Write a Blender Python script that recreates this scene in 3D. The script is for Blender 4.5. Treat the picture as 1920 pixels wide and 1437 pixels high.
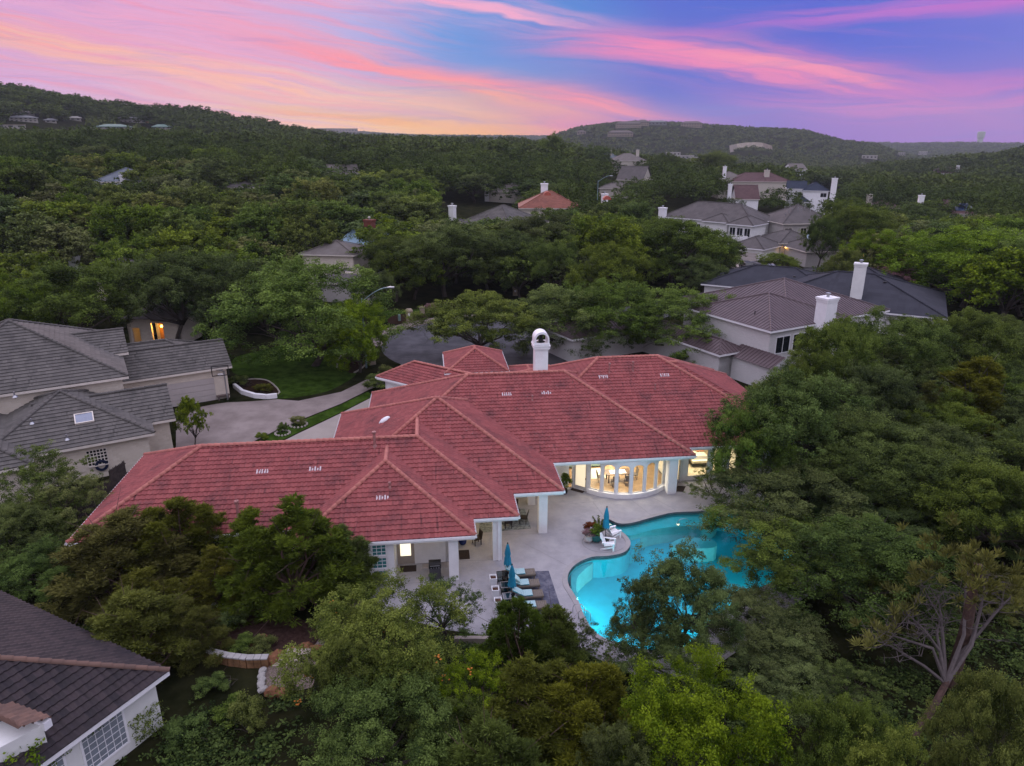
import bpy, bmesh, math, random
import numpy as np
from mathutils import Vector, Matrix, geometry
for o in list(bpy.data.objects): bpy.data.objects.remove(o)
sc = bpy.context.scene
COL = sc.collection
rad = math.radians

# ------------------------------------------------------------------ camera
CAM_H, PITCH, FPX = 24.6, rad(18.8), 1332.0
cam = bpy.data.cameras.new('camera'); cam_o = bpy.data.objects.new('camera', cam); COL.objects.link(cam_o)
cam_o.location = (0, 0, CAM_H); cam_o.rotation_euler = (math.pi/2 - PITCH, 0, 0)
cam.sensor_fit = 'HORIZONTAL'; cam.sensor_width = 36; cam.lens = 36*FPX/1920
cam.clip_start = 0.3; cam.clip_end = 20000
sc.camera = cam_o
_c, _s = math.cos(PITCH), math.sin(PITCH)
def at(px, py, z=0.0):
    """ground plan point (x, y) seen at a photo pixel, for a point of known height z"""
    u, v = px-960, 718.5-py
    d = (u, FPX*_c+v*_s, -FPX*_s+v*_c); t = (z-CAM_H)/d[2]
    return Vector((d[0]*t, d[1]*t, z))
def at_y(px, py, Y):
    """point at plan distance Y seen at a photo pixel"""
    u, v = px-960, 718.5-py
    t = Y/(FPX*_c+v*_s)
    return Vector((u*t, Y, CAM_H+(-FPX*_s+v*_c)*t))

# ------------------------------------------------------------------ world: dusk sky
def lin(c):
    return tuple(((x/255)/12.92 if x/255 <= .04045 else ((x/255+.055)/1.055)**2.4) for x in c)
wd = bpy.data.worlds.new('World'); sc.world = wd; wd.use_nodes = True
NT = wd.node_tree; NT.nodes.clear()
def WM(op, a, b=None, c=None, nt=None):
    nt = nt or NT
    n = nt.nodes.new('ShaderNodeMath'); n.operation = op
    for i, x in enumerate((a, b, c)):
        if x is None: continue
        if isinstance(x, (int, float)): n.inputs[i].default_value = x
        else: nt.links.new(x, n.inputs[i])
    return n.outputs[0]
def WMIX(f, a, b, nt=None, mode='MIX'):
    nt = nt or NT
    n = nt.nodes.new('ShaderNodeMix'); n.data_type = 'RGBA'; n.blend_type = mode
    for i, x in ((0, f), (6, a), (7, b)):
        if isinstance(x, (int, float)): n.inputs[i].default_value = x
        elif isinstance(x, tuple): n.inputs[i].default_value = (*x[:3], 1)
        else: nt.links.new(x, n.inputs[i])
    return n.outputs[2]
def WSTEP(x, a, b, nt=None):
    nt = nt or NT
    n = nt.nodes.new('ShaderNodeMapRange'); n.interpolation_type = 'SMOOTHSTEP'
    n.inputs[1].default_value = a; n.inputs[2].default_value = b
    nt.links.new(x, n.inputs[0]); return n.outputs[0]
def WRAMP(x, stops, nt=None):
    nt = nt or NT
    n = nt.nodes.new('ShaderNodeValToRGB'); e = n.color_ramp.elements
    while len(e) < len(stops): e.new(.5)
    for k, (p, c) in enumerate(stops): e[k].position = p; e[k].color = (*lin(c), 1)
    nt.links.new(x, n.inputs[0]); return n.outputs[0]
def WNOISE(x, y, sx, sy, detail=5, rough=.6, off=0.0):
    cb = NT.nodes.new('ShaderNodeCombineXYZ')
    NT.links.new(WM('MULTIPLY', x, sx), cb.inputs[0]); NT.links.new(WM('MULTIPLY', y, sy), cb.inputs[1]); cb.inputs[2].default_value = off
    n = NT.nodes.new('ShaderNodeTexNoise'); n.inputs['Scale'].default_value = 1; n.inputs['Detail'].default_value = detail; n.inputs['Roughness'].default_value = rough
    NT.links.new(cb.outputs[0], n.inputs['Vector']); return n.outputs['Fac']
tc = NT.nodes.new('ShaderNodeTexCoord'); sp = NT.nodes.new('ShaderNodeSeparateXYZ'); NT.links.new(tc.outputs['Generated'], sp.inputs[0])
az = WM('ARCTAN2', sp.outputs[0], sp.outputs[1]); el = WM('ARCSINE', sp.outputs[2])
SX = WM('DIVIDE', az, .6); SY = WM('DIVIDE', el, .166)            # -1..1 across, 0..1 up the part of the sky in the photo
h01 = WM('MULTIPLY_ADD', SX, .5, .5)
warp = WM('SUBTRACT', WNOISE(SX, SY, 1.7, 2.2, 4, .55, 3.1), .5)
SYw = WM('MULTIPLY_ADD', warp, .30, SY)
hw = WM('MULTIPLY_ADD', warp, .16, h01)
hor = WRAMP(hw, [(0, (222, 184, 226)), (.18, (248, 196, 200)), (.36, (255, 204, 140)), (.46, (255, 180, 104)), (.56, (230, 130, 165)), (.66, (96, 98, 200)), (.82, (146, 100, 200)), (1, (165, 112, 202))])
top = WRAMP(hw, [(0, (214, 162, 214)), (.2, (224, 164, 208)), (.33, (176, 170, 226)), (.44, (92, 148, 222)), (.56, (72, 132, 214)), (.66, (78, 104, 208)), (.8, (72, 96, 210)), (1, (112, 116, 214))])
sky = WMIX(WSTEP(SYw, .05, .62), hor, top)
def band(sky, pts, col, w, k, fade=.22, seed=0):
    (x0, y0), (x1, y1), (x2, y2) = [((x-960)/960, (265-y)/265) for x, y in pts]
    A = np.linalg.solve(np.array([[1, x, x*x] for x in (x0, x1, x2)]), np.array([y0, y1, y2]))
    yc = WM('MULTIPLY_ADD', WM('MULTIPLY_ADD', SX, float(A[2]), float(A[1])), SX, float(A[0]))
    d = WM('SUBTRACT', SYw, yc)
    q = WM('DIVIDE', d, w/265)
    g = WM('POWER', 2.718, WM('MULTIPLY', WM('MULTIPLY', q, q), -1))
    st = WSTEP(WNOISE(SX, d, 2.3, 15, 6, .62, 7.3+seed), .28, .62)
    e = WM('MULTIPLY', WSTEP(SX, x0-fade, x0+fade), WSTEP(SX, x2+fade, x2-fade))
    return WMIX(WM('MULTIPLY', WM('MULTIPLY', g, e), WM('MULTIPLY', st, k)), sky, lin(col))
sky = band(sky, [(60, 50), (300, 62), (520, 95)], (238, 166, 205), 34, .8, seed=1)
sky = band(sky, [(-300, 45), (300, 128), (900, 222)], (255, 186, 160), 30, 1.0, seed=2)
sky = band(sky, [(380, 196), (700, 228), (1000, 244)], (255, 178, 92), 20, 1.1, seed=3)
sky = band(sky, [(460, 84), (860, 150), (1290, 226)], (252, 140, 158), 24, 1.15, seed=4)
sky = band(sky, [(730, 118), (880, 160), (1060, 205)], (255, 168, 138), 13, 1.0, seed=5)
sky = band(sky, [(560, -2), (860, 14), (1150, 58)], (244, 170, 205), 20, 1.0, seed=6)
sky = band(sky, [(1060, 78), (1400, 112), (1760, 190)], (240, 130, 182), 28, 1.2, seed=8)
sky = band(sky, [(1300, 90), (1480, 118), (1640, 150)], (255, 150, 176), 13, 1.0, seed=9)
sky = band(sky, [(1500, 186), (1720, 200), (2100, 184)], (212, 116, 196), 30, 1.0, seed=10)
sky = band(sky, [(1420, 58), (1700, 44), (2100, 30)], (190, 110, 205), 20, 1.0, seed=11)
sky = band(sky, [(620, 204), (760, 210), (900, 226)], (190, 148, 196), 11, .8, seed=12)
sdir = WM('MULTIPLY_ADD', SX, .53, SYw)                              # streaks run down to the right
stk = WSTEP(WNOISE(SX, sdir, 1.7, 21, 7, .68, 21.0), .44, .66)
fadeR = WSTEP(SX, -.02, -.38)
sky = WMIX(WM('MULTIPLY', WM('MULTIPLY', stk, fadeR), .55), sky, lin((246, 142, 170)))
stk2 = WSTEP(WNOISE(SX, sdir, 1.3, 26, 7, .66, 33.0), .48, .68)
sky = WMIX(WM('MULTIPLY', WM('MULTIPLY', stk2, fadeR), .40), sky, lin((206, 158, 214)))
stk3 = WSTEP(WNOISE(SX, WM('MULTIPLY_ADD', SX, .42, SYw), 2.0, 19, 7, .66, 44.0), .54, .74)
sky = WMIX(WM('MULTIPLY', WM('MULTIPLY', stk3, WSTEP(SX, -.2, .3)), .26), sky, lin((206, 124, 200)))
dark = WSTEP(WNOISE(SX, SYw, 3.1, 16, 6, .65, 12.0), .50, .72)
sky = WMIX(WM('MULTIPLY', dark, .26), sky, lin((84, 116, 206)))
UP = (1.45, 1.38, 1.74)
away = WSTEP(WM('ABSOLUTE', az), .85, 2.2)
sky = WMIX(away, sky, (.70, .66, .82))
sky = WMIX(WSTEP(SY, 1.3, 5.4), sky, UP)                             # overhead, out of view: violet sky brightened toward the zenith to light the scene
sky = WMIX(WSTEP(SY, -.05, -.6), sky, (.03, .035, .05))
nish = NT.nodes.new('ShaderNodeTexSky'); nish.sky_type = 'NISHITA'; nish.sun_disc = False
SUN_EL, SUN_ROT = rad(7), rad(-14)
nish.sun_elevation = SUN_EL; nish.sun_rotation = SUN_ROT
bg = NT.nodes.new('ShaderNodeBackground'); bg.inputs[1].default_value = 1.0
bg2 = NT.nodes.new('ShaderNodeBackground'); bg2.inputs[1].default_value = .0015
ad = NT.nodes.new('ShaderNodeAddShader'); wo = NT.nodes.new('ShaderNodeOutputWorld')
NT.links.new(sky, bg.inputs[0]); NT.links.new(nish.outputs[0], bg2.inputs[0])
NT.links.new(bg.outputs[0], ad.inputs[0]); NT.links.new(bg2.outputs[0], ad.inputs[1]); NT.links.new(ad.outputs[0], wo.inputs[0])

sl = bpy.data.lights.new('sun', 'SUN'); sl.energy = 1.0; sl.angle = rad(28); sl.color = (1, .74, .66)
so = bpy.data.objects.new('sun', sl); COL.objects.link(so)
sd = Vector((math.sin(SUN_ROT)*math.cos(SUN_EL), math.cos(SUN_ROT)*math.cos(SUN_EL), math.sin(SUN_EL)+.1))
so.rotation_euler = sd.to_track_quat('Z', 'Y').to_euler()
sc.view_settings.view_transform = 'Standard'; sc.view_settings.look = 'None'
sc.view_settings.exposure = 0.0; sc.view_settings.gamma = 1
cy = sc.cycles
cy.max_bounces = 7; cy.diffuse_bounces = 3; cy.glossy_bounces = 3; cy.transmission_bounces = 5; cy.transparent_max_bounces = 10; cy.volume_bounces = 0
cy.sample_clamp_indirect = 4; cy.use_denoising = True; cy.caustics_reflective = False; cy.caustics_refractive = False
cy.use_adaptive_sampling = True; cy.adaptive_threshold = .012

# ------------------------------------------------------------------ materials
MATS = {}
def mat(name, col, rough=.8, var=.12, scale=3.0, bump=0.0, metal=0.0, spec=.3, col2=None, coat=0, obj_rand=0.0):
    """plain surface with two-octave colour variation in object space"""
    if name in MATS: return MATS[name]
    m = bpy.data.materials.new(name); m.use_nodes = True; nt = m.node_tree; b = nt.nodes['Principled BSDF']
    b.inputs['Roughness'].default_value = rough; b.inputs['Metallic'].default_value = metal
    b.inputs['Specular IOR Level'].default_value = spec
    t = nt.nodes.new('ShaderNodeTexCoord'); n = nt.nodes.new('ShaderNodeTexNoise')
    n.inputs['Scale'].default_value = scale; n.inputs['Detail'].default_value = 8; n.inputs['Roughness'].default_value = .65
    nt.links.new(t.outputs['Object'], n.inputs['Vector'])
    c1 = tuple(x*(1-var) for x in col); c2 = tuple(min(1, x*(1+var)) for x in (col2 or col))
    f = WSTEP(n.outputs['Fac'], .3, .7, nt)
    nt.links.new(WMIX(f, c1, c2, nt), b.inputs['Base Color'])
    if bump:
        bp = nt.nodes.new('ShaderNodeBump'); bp.inputs['Strength'].default_value = bump; bp.inputs['Distance'].default_value = .03
        n2 = nt.nodes.new('ShaderNodeTexNoise'); n2.inputs['Scale'].default_value = scale*8; n2.inputs['Detail'].default_value = 4
        nt.links.new(t.outputs['Object'], n2.inputs['Vector']); nt.links.new(n2.outputs['Fac'], bp.inputs['Height']); nt.links.new(bp.outputs[0], b.inputs['Normal'])
    MATS[name] = m; return m
def emit(name, col, k):
    if name in MATS: return MATS[name]
    m = bpy.data.materials.new(name); m.use_nodes = True; b = m.node_tree.nodes['Principled BSDF']
    b.inputs['Base Color'].default_value = (*col, 1); b.inputs['Emission Color'].default_value = (*col, 1); b.inputs['Emission Strength'].default_value = k
    MATS[name] = m; return m
def tile_mat(name, c1, c2, stain, stain_amt=.5, rough=.75):
    """roof tiles: UV.x counts tiles, UV.y counts courses; every tile has its own shade, some are weathered in streaks"""
    if name in MATS: return MATS[name]
    m = bpy.data.materials.new(name); m.use_nodes = True; nt = m.node_tree; b = nt.nodes['Principled BSDF']
    b.inputs['Roughness'].default_value = rough; b.inputs['Specular IOR Level'].default_value = .25
    uv = nt.nodes.new('ShaderNodeUVMap'); fl = nt.nodes.new('ShaderNodeVectorMath'); fl.operation = 'FLOOR'
    nt.links.new(uv.outputs[0], fl.inputs[0])
    wn = nt.nodes.new('ShaderNodeTexWhiteNoise'); wn.noise_dimensions = '2D'; nt.links.new(fl.outputs[0], wn.inputs['Vector'])
    base = WMIX(wn.outputs['Value'], c1, c2, nt)
    t = nt.nodes.new('ShaderNodeTexCoord')
    n = nt.nodes.new('ShaderNodeTexNoise'); n.inputs['Scale'].default_value = .55; n.inputs['Detail'].default_value = 9; n.inputs['Roughness'].default_value = .72
    nt.links.new(t.outputs['Object'], n.inputs['Vector'])
    n2 = nt.nodes.new('ShaderNodeTexNoise'); n2.inputs['Scale'].default_value = 1.0; n2.inputs['Detail'].default_value = 5
    mp = nt.nodes.new('ShaderNodeMapping'); mp.inputs['Scale'].default_value = (1.3, .16, 1); nt.links.new(uv.outputs[0], mp.inputs[0]); nt.links.new(mp.outputs[0], n2.inputs['Vector'])
    k = WM('MULTIPLY', WSTEP(n.outputs['Fac'], .45, .75, nt), stain_amt, nt=nt)
    k2 = WM('MULTIPLY', WM('MULTIPLY', WSTEP(n2.outputs['Fac'], .55, .75, nt), WSTEP(wn.outputs['Value'], .2, .8, nt), nt=nt), stain_amt*1.1, nt=nt)
    nt.links.new(WMIX(k2, WMIX(k, base, stain, nt), tuple(x*.6 for x in stain), nt), b.inputs['Base Color'])
    MATS[name] = m; return m
def leaf_mat(name, dark, light, trans=.16, hue=.0):
    """foliage: 'tone' runs 0..1 over clumps and leaves; every tree is shifted a little"""
    if name in MATS: return MATS[name]
    m = bpy.data.materials.new(name); m.use_nodes = True; nt = m.node_tree; b = nt.nodes['Principled BSDF']
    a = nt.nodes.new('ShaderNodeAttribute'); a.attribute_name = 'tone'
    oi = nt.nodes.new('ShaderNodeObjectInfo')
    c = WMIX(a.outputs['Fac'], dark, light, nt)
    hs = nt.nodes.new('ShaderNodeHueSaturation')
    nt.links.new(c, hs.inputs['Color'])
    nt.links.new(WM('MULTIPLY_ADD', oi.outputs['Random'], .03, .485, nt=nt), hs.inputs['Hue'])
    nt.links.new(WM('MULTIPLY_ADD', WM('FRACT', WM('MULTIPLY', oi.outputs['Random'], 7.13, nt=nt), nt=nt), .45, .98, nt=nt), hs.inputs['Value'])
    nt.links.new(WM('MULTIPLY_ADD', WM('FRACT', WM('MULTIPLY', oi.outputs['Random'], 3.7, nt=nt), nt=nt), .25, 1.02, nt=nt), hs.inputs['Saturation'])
    nt.links.new(hs.outputs[0], b.inputs['Base Color']); b.inputs['Roughness'].default_value = .75; b.inputs['Specular IOR Level'].default_value = .08
    tr = nt.nodes.new('ShaderNodeBsdfTranslucent'); nt.links.new(hs.outputs[0], tr.inputs[0])
    mx = nt.nodes.new('ShaderNodeMixShader'); mx.inputs[0].default_value = trans
    out = nt.nodes['Material Output']
    nt.links.new(b.outputs[0], mx.inputs[1]); nt.links.new(tr.outputs[0], mx.inputs[2]); nt.links.new(mx.outputs[0], out.inputs[0])
    MATS[name] = m; return m
def glass_mat(name, tint=(.9, .95, .95), rough=.02, clear=.85):
    if name in MATS: return MATS[name]
    m = bpy.data.materials.new(name); m.use_nodes = True; nt = m.node_tree; nt.nodes.remove(nt.nodes['Principled BSDF'])
    tr = nt.nodes.new('ShaderNodeBsdfTransparent'); tr.inputs[0].default_value = (*tint, 1)
    gl = nt.nodes.new('ShaderNodeBsdfGlossy'); gl.inputs['Roughness'].default_value = rough
    fr = nt.nodes.new('ShaderNodeLayerWeight'); fr.inputs[0].default_value = .5
    mx = nt.nodes.new('ShaderNodeMixShader'); out = nt.nodes['Material Output']
    nt.links.new(WM('MULTIPLY_ADD', WM('POWER', fr.outputs[1], 5.0, nt=nt), clear, .06 if clear > .8 else .15, nt=nt), mx.inputs[0])
    nt.links.new(tr.outputs[0], mx.inputs[1]); nt.links.new(gl.outputs[0], mx.inputs[2]); nt.links.new(mx.outputs[0], out.inputs[0])
    MATS[name] = m; return m
def brick_mat(name, c1, c2, mortar, w=.4, h=.2, rough=.85, bump=.4, plane='X'):
    """coursed stone or painted brick; UV in metres"""
    if name in MATS: return MATS[name]
    m = bpy.data.materials.new(name); m.use_nodes = True; nt = m.node_tree; b = nt.nodes['Principled BSDF']; b.inputs['Roughness'].default_value = rough; b.inputs['Specular IOR Level'].default_value = .2
    uv = nt.nodes.new('ShaderNodeUVMap'); br = nt.nodes.new('ShaderNodeTexBrick')
    nt.links.new(uv.outputs[0], br.inputs['Vector'])
    br.inputs['Color1'].default_value = (*c1, 1); br.inputs['Color2'].default_value = (*c2, 1); br.inputs['Mortar'].default_value = (*mortar, 1)
    br.inputs['Scale'].default_value = 1; br.inputs['Brick Width'].default_value = w; br.inputs['Row Height'].default_value = h; br.inputs['Mortar Size'].default_value = .012; br.inputs['Bias'].default_value = 0
    nz = nt.nodes.new('ShaderNodeTexNoise'); nz.inputs['Scale'].default_value = 2.2; nz.inputs['Detail'].default_value = 8; nt.links.new(uv.outputs[0], nz.inputs['Vector'])
    nt.links.new(WMIX(WM('MULTIPLY', nz.outputs['Fac'], .5, nt=nt), br.outputs['Color'], tuple(x*.78 for x in c1), nt), b.inputs['Base Color'])
    bp = nt.nodes.new('ShaderNodeBump'); bp.inputs['Strength'].default_value = bump; bp.inputs['Distance'].default_value = .03
    nt.links.new(br.outputs['Fac'], bp.inputs['Height']); bp.invert = True; nt.links.new(bp.outputs[0], b.inputs['Normal'])
    MATS[name] = m; return m

# ------------------------------------------------------------------ mesh builder
class MB:
    def __init__(s): s.v = []; s.f = []; s.uv = []; s.mi = []
    def add(s, vs, fs, uvs=None, mi=0):
        b = len(s.v); s.v += [tuple(p) for p in vs]
        for k, f in enumerate(fs):
            s.f.append(tuple(i+b for i in f)); s.mi.append(mi)
            s.uv.append(uvs[k] if uvs else None)
        return s
    def quad(s, a, b, c, d, uv=None, mi=0): return s.add([a, b, c, d], [(0, 1, 2, 3)], [uv] if uv else None, mi)
    def box(s, x0, x1, y0, y1, z0, z1, M=None, mi=0, taper=0.0):
        t = taper
        P = [(x0, y0, z0), (x1, y0, z0), (x1, y1, z0), (x0, y1, z0), (x0+t, y0+t, z1), (x1-t, y0+t, z1), (x1-t, y1-t, z1), (x0+t, y1-t, z1)]
        if M is not None: P = [M @ Vector(p) for p in P]
        F = [(3, 2, 1, 0), (4, 5, 6, 7), (0, 1, 5, 4), (1, 2, 6, 5), (2, 3, 7, 6), (3, 0, 4, 7)]
        dx, dy, dz = x1-x0, y1-y0, z1-z0
        U = [[(x0, y0), (x1, y0), (x1, y1), (x0, y1)]]*2 + [[(x0, z0), (x1, z0), (x1, z1), (x0, z1)], [(y0, z0), (y1, z0), (y1, z1), (y0, z1)], [(-x1, z0), (-x0, z0), (-x0, z1), (-x1, z1)], [(-y1, z0), (-y0, z0), (-y0, z1), (-y1, z1)]]
        return s.add(P, F, U, mi)
    def prism(s, poly, z0, z1, mi=0, holes=()):
        """vertical prism over a plan outline (counter-clockwise), with optional holes"""
        loops = [list(poly)] + [list(h) for h in holes]
        tri = geometry.tessellate_polygon([[Vector((*p[:2], 0)) for p in L] for L in loops])
        flat = [p for L in loops for p in L]; n = len(flat)
        def up(t):
            a, b, c = (Vector(flat[i][:2]) for i in t)
            return t if (b-a).cross(c-a) > 0 else (t[0], t[2], t[1])
        T = [up(t) for t in tri]
        top = [(p[0], p[1], z1) for p in flat]
        s.add(top, T, [[flat[i][:2] for i in t] for t in T], mi)
        if z0 is not None:
            s.add([(p[0], p[1], z0) for p in flat], [(t[0], t[2], t[1]) for t in T], [[flat[i][:2] for i in (t[0], t[2], t[1])] for t in T], mi)
            for L in loops:
                run = 0
                for i in range(len(L)):
                    a, b = L[i], L[(i+1) % len(L)]; d = math.dist(a[:2], b[:2])
                    s.add([(a[0], a[1], z0), (b[0], b[1], z0), (b[0], b[1], z1), (a[0], a[1], z1)], [(0, 1, 2, 3)], [[(run, z0), (run+d, z0), (run+d, z1), (run, z1)]], mi); run += d
        return s
    def tube(s, pts, r, n=8, mi=0, cap=True):
        pts = [Vector(p) for p in pts]
        R = r if isinstance(r, (list, tuple)) else [r]*len(pts)
        prev = None; rings = []
        for i, p in enumerate(pts):
            d = (pts[min(i+1, len(pts)-1)]-pts[max(i-1, 0)]).normalized()
            a = prev if prev is not None else (Vector((1, 0, 0)) if abs(d.x) < .8 else Vector((0, 1, 0)))
            a = (a-d*a.dot(d)).normalized(); b = d.cross(a); prev = a
            rings.append([p+(a*math.cos(2*math.pi*k/n)+b*math.sin(2*math.pi*k/n))*R[i] for k in range(n)])
        vs = [q for ring in rings for q in ring]; fs = []
        for i in range(len(pts)-1):
            for k in range(n): fs.append((i*n+k, i*n+(k+1) % n, (i+1)*n+(k+1) % n, (i+1)*n+k))
        if cap: fs += [tuple(range(n-1, -1, -1)), tuple(range((len(pts)-1)*n, len(pts)*n))]
        return s.add(vs, fs, None, mi)
    def lathe(s, prof, c=(0, 0, 0), n=16, mi=0, squash=1.0):
        vs = [(c[0]+r*math.cos(2*math.pi*k/n), c[1]+r*math.sin(2*math.pi*k/n)*squash, c[2]+z) for r, z in prof for k in range(n)]
        fs = [(i*n+k, i*n+(k+1) % n, (i+1)*n+(k+1) % n, (i+1)*n+k) for i in range(len(prof)-1) for k in range(n)]
        fs += [tuple(range(n-1, -1, -1)), tuple(range((len(prof)-1)*n, len(prof)*n))]
        return s.add(vs, fs, None, mi)
    def wall(s, p0, p1, z0, z1, th=.2, op=(), mi=0):
        """wall whose outer face runs p0->p1 (outside on the right hand), pierced by openings (s0, s1, za, zb)"""
        p0, p1 = Vector(p0), Vector(p1); L = (p1-p0).length; d = (p1-p0)/L; n = Vector((-d.y, d.x))
        M = Matrix(((d.x, n.x, 0, p0.x), (d.y, n.y, 0, p0.y), (0, 0, 1, 0), (0, 0, 0, 1)))
        cuts = sorted({0, L} | {x for o in op for x in o[:2]})
        for a, b in zip(cuts[:-1], cuts[1:]):
            if b-a < 1e-4: continue
            m = (a+b)/2; zs = [z0]
            for o in sorted((o for o in op if o[0] <= m <= o[1]), key=lambda o: o[2]): zs += [o[2], o[3]]
            zs.append(z1)
            for za, zb in zip(zs[0::2], zs[1::2]):
                if zb-za > 1e-4: s.box(a, b, 0, th, za, zb, M, mi)
        return s
    def build(s, name, mats, parent=None, smooth=False, bevel=0.0, loc=None):
        me = bpy.data.meshes.new(name); me.from_pydata(s.v, [], s.f)
        for m in (mats if isinstance(mats, (list, tuple)) else [mats]): me.materials.append(m)
        if any(s.mi): me.polygons.foreach_set('material_index', s.mi)
        if any(u is not None for u in s.uv):
            L = me.uv_layers.new(name='UVMap'); fl = []
            for f, u in zip(s.f, s.uv):
                for k in range(len(f)): fl += list(u[k]) if u else [0.0, 0.0]
            L.data.foreach_set('uv', fl)
        if smooth: me.polygons.foreach_set('use_smooth', [True]*len(me.polygons))
        me.validate(); me.update()
        o = bpy.data.objects.new(name, me); COL.objects.link(o)
        if parent is not None: o.parent = parent
        if loc is not None: o.location = loc
        if bevel:
            md = o.modifiers.new('bevel', 'BEVEL'); md.width = bevel; md.segments = 2; md.limit_method = 'ANGLE'
        return o
def tag(o, label, cat, group=None, kind=None):
    if label: o['label'] = label
    if cat: o['category'] = cat
    if group: o['group'] = group
    if kind: o['kind'] = kind
    return o
def thing(name, label, cat, loc=(0, 0, 0), rz=0.0, group=None):
    o = bpy.data.objects.new(name, None); o.empty_display_size = .3; COL.objects.link(o)
    o.location = loc; o.rotation_euler = (0, 0, rz)
    return tag(o, label, cat, group)
def struct(o): o['kind'] = 'structure'; return o
def dup(root, loc, rz=None, label=None, scale=None, group=None):
    r = root.copy(); COL.objects.link(r); r.location = loc
    if rz is not None: r.rotation_euler = (0, 0, rz)
    if scale is not None: r.scale = scale if isinstance(scale, tuple) else (scale,)*3
    if label: r['label'] = label
    if group: r['group'] = group
    for ch in list(root.children):
        c = ch.copy(); COL.objects.link(c); c.parent = r
        for g in list(ch.children):
            d = g.copy(); COL.objects.link(d); d.parent = c
    return r
def lamp(name, loc, energy, col=(1, .72, .38), size=.12, parent=None, kind='POINT', rot=None, sx=None):
    l = bpy.data.lights.new(name, kind); l.energy = energy; l.color = col
    if kind == 'POINT': l.shadow_soft_size = size
    else:
        l.shape = 'RECTANGLE'; l.size = size; l.size_y = sx or size
    o = bpy.data.objects.new(name, l); COL.objects.link(o); o.location = loc
    if rot: o.rotation_euler = rot
    if parent is not None: o.parent = parent
    return o

# ------------------------------------------------------------------ roofs
def sheet(mb, poly, kind='S', w=.30, c=.343, lift=.052, amp=.026):
    """tiles laid over one convex planar roof face; poly[0]->poly[1] is the eave"""
    P = [Vector(p) for p in poly]; s = (P[1]-P[0]).normalized()
    nrm = s.cross((P[2]-P[0])).normalized()
    if nrm.z < 0: nrm = -nrm
    t = nrm.cross(s).normalized()
    if t.z < 0: t = -t
    Q = [((p-P[0]).dot(s), (p-P[0]).dot(t)) for p in P]; T = max(q[1] for q in Q)
    def rng(tt):
        xs = []
        for i in range(len(Q)):
            (x0, y0), (x1, y1) = Q[i], Q[(i+1) % len(Q)]
            if abs(y1-y0) < 1e-9:
                if abs(y0-tt) < 1e-6: xs += [x0, x1]
            elif min(y0, y1)-1e-9 <= tt <= max(y0, y1)+1e-9: xs.append(x0+(x1-x0)*(tt-y0)/(y1-y0))
        return (min(xs), max(xs)) if xs else (0, 0)
    O = P[0]
    def W(x, y, h): return O+s*x+t*y+nrm*h
    if kind == 'plain' or kind == 'seam':
        mb.add([W(x, y, 0) for x, y in Q], [tuple(range(len(Q)))], [[(x, y) for x, y in Q]])
        if kind == 'seam':
            lo, hi = min(q[0] for q in Q), max(q[0] for q in Q); x = lo+.3; Qs = [(b, a) for a, b in Q]
            while x < hi-.1:
                ys = []
                for i in range(len(Q)):
                    (x0, y0), (x1, y1) = Q[i], Q[(i+1) % len(Q)]
                    if abs(x1-x0) > 1e-9 and min(x0, x1) <= x <= max(x0, x1): ys.append(y0+(y1-y0)*(x-x0)/(x1-x0))
                if len(ys) >= 2 and max(ys)-min(ys) > .2:
                    a, b = min(ys), max(ys)
                    for q in (((x-.022, a, .0), (x-.022, b, .0), (x-.022, b, .055), (x-.022, a, .055)), ((x-.022, a, .055), (x-.022, b, .055), (x+.022, b, .055), (x+.022, a, .055)), ((x+.022, a, .055), (x+.022, b, .055), (x+.022, b, 0), (x+.022, a, 0))):
                        mb.quad(*[W(*p) for p in q], uv=[(p[0], p[1]) for p in q])
                x += w
        return
    ds = w/6 if kind == 'S' else w
    rows = int(math.ceil(T/c))
    for k in range(rows):
        t0 = k*c; t1 = min((k+1)*c+.02, T)
        a0, b0 = rng(min(t0, T)); a1, b1 = rng(t1)
        lo, hi = min(a0, a1), max(b0, b1)
        off = 0 if kind == 'S' else (k % 2)*w*.5
        xs = [lo]; i = math.floor((lo-off)/ds)+1
        while i*ds+off < hi: xs.append(i*ds+off); i += 1
        xs.append(hi)
        vs = []; us = []
        for x in xs:
            pr = amp*(1+math.cos(2*math.pi*x/w)) if kind == 'S' else 0
            x0 = min(max(x, a0), b0); x1 = min(max(x, a1), b1)
            vs += [W(x0, t0, -.01), W(x0, t0, lift+pr), W(x1, t1, pr*.95)]
            us.append((x-off)/w)
        fs = []; uv = []
        for j in range(len(xs)-1):
            b = 3*j; um = math.floor((us[j]+us[j+1])/2)
            ua, ub = max(us[j], um+.001), min(us[j+1], um+.999)
            if (vs[b+1]-vs[b+4]).length < 1e-5 and (vs[b+2]-vs[b+5]).length < 1e-5: continue
            if (vs[b+1]-vs[b+4]).length > 1e-5: fs.append((b, b+3, b+4, b+1)); uv.append([(ua, k+.02), (ub, k+.02), (ub, k+.04), (ua, k+.04)])
            fs.append((b+1, b+4, b+5, b+2)); uv.append([(ua, k+.05), (ub, k+.05), (ub, k+.98), (ua, k+.98)])
        mb.add(vs, fs, uv)
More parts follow.
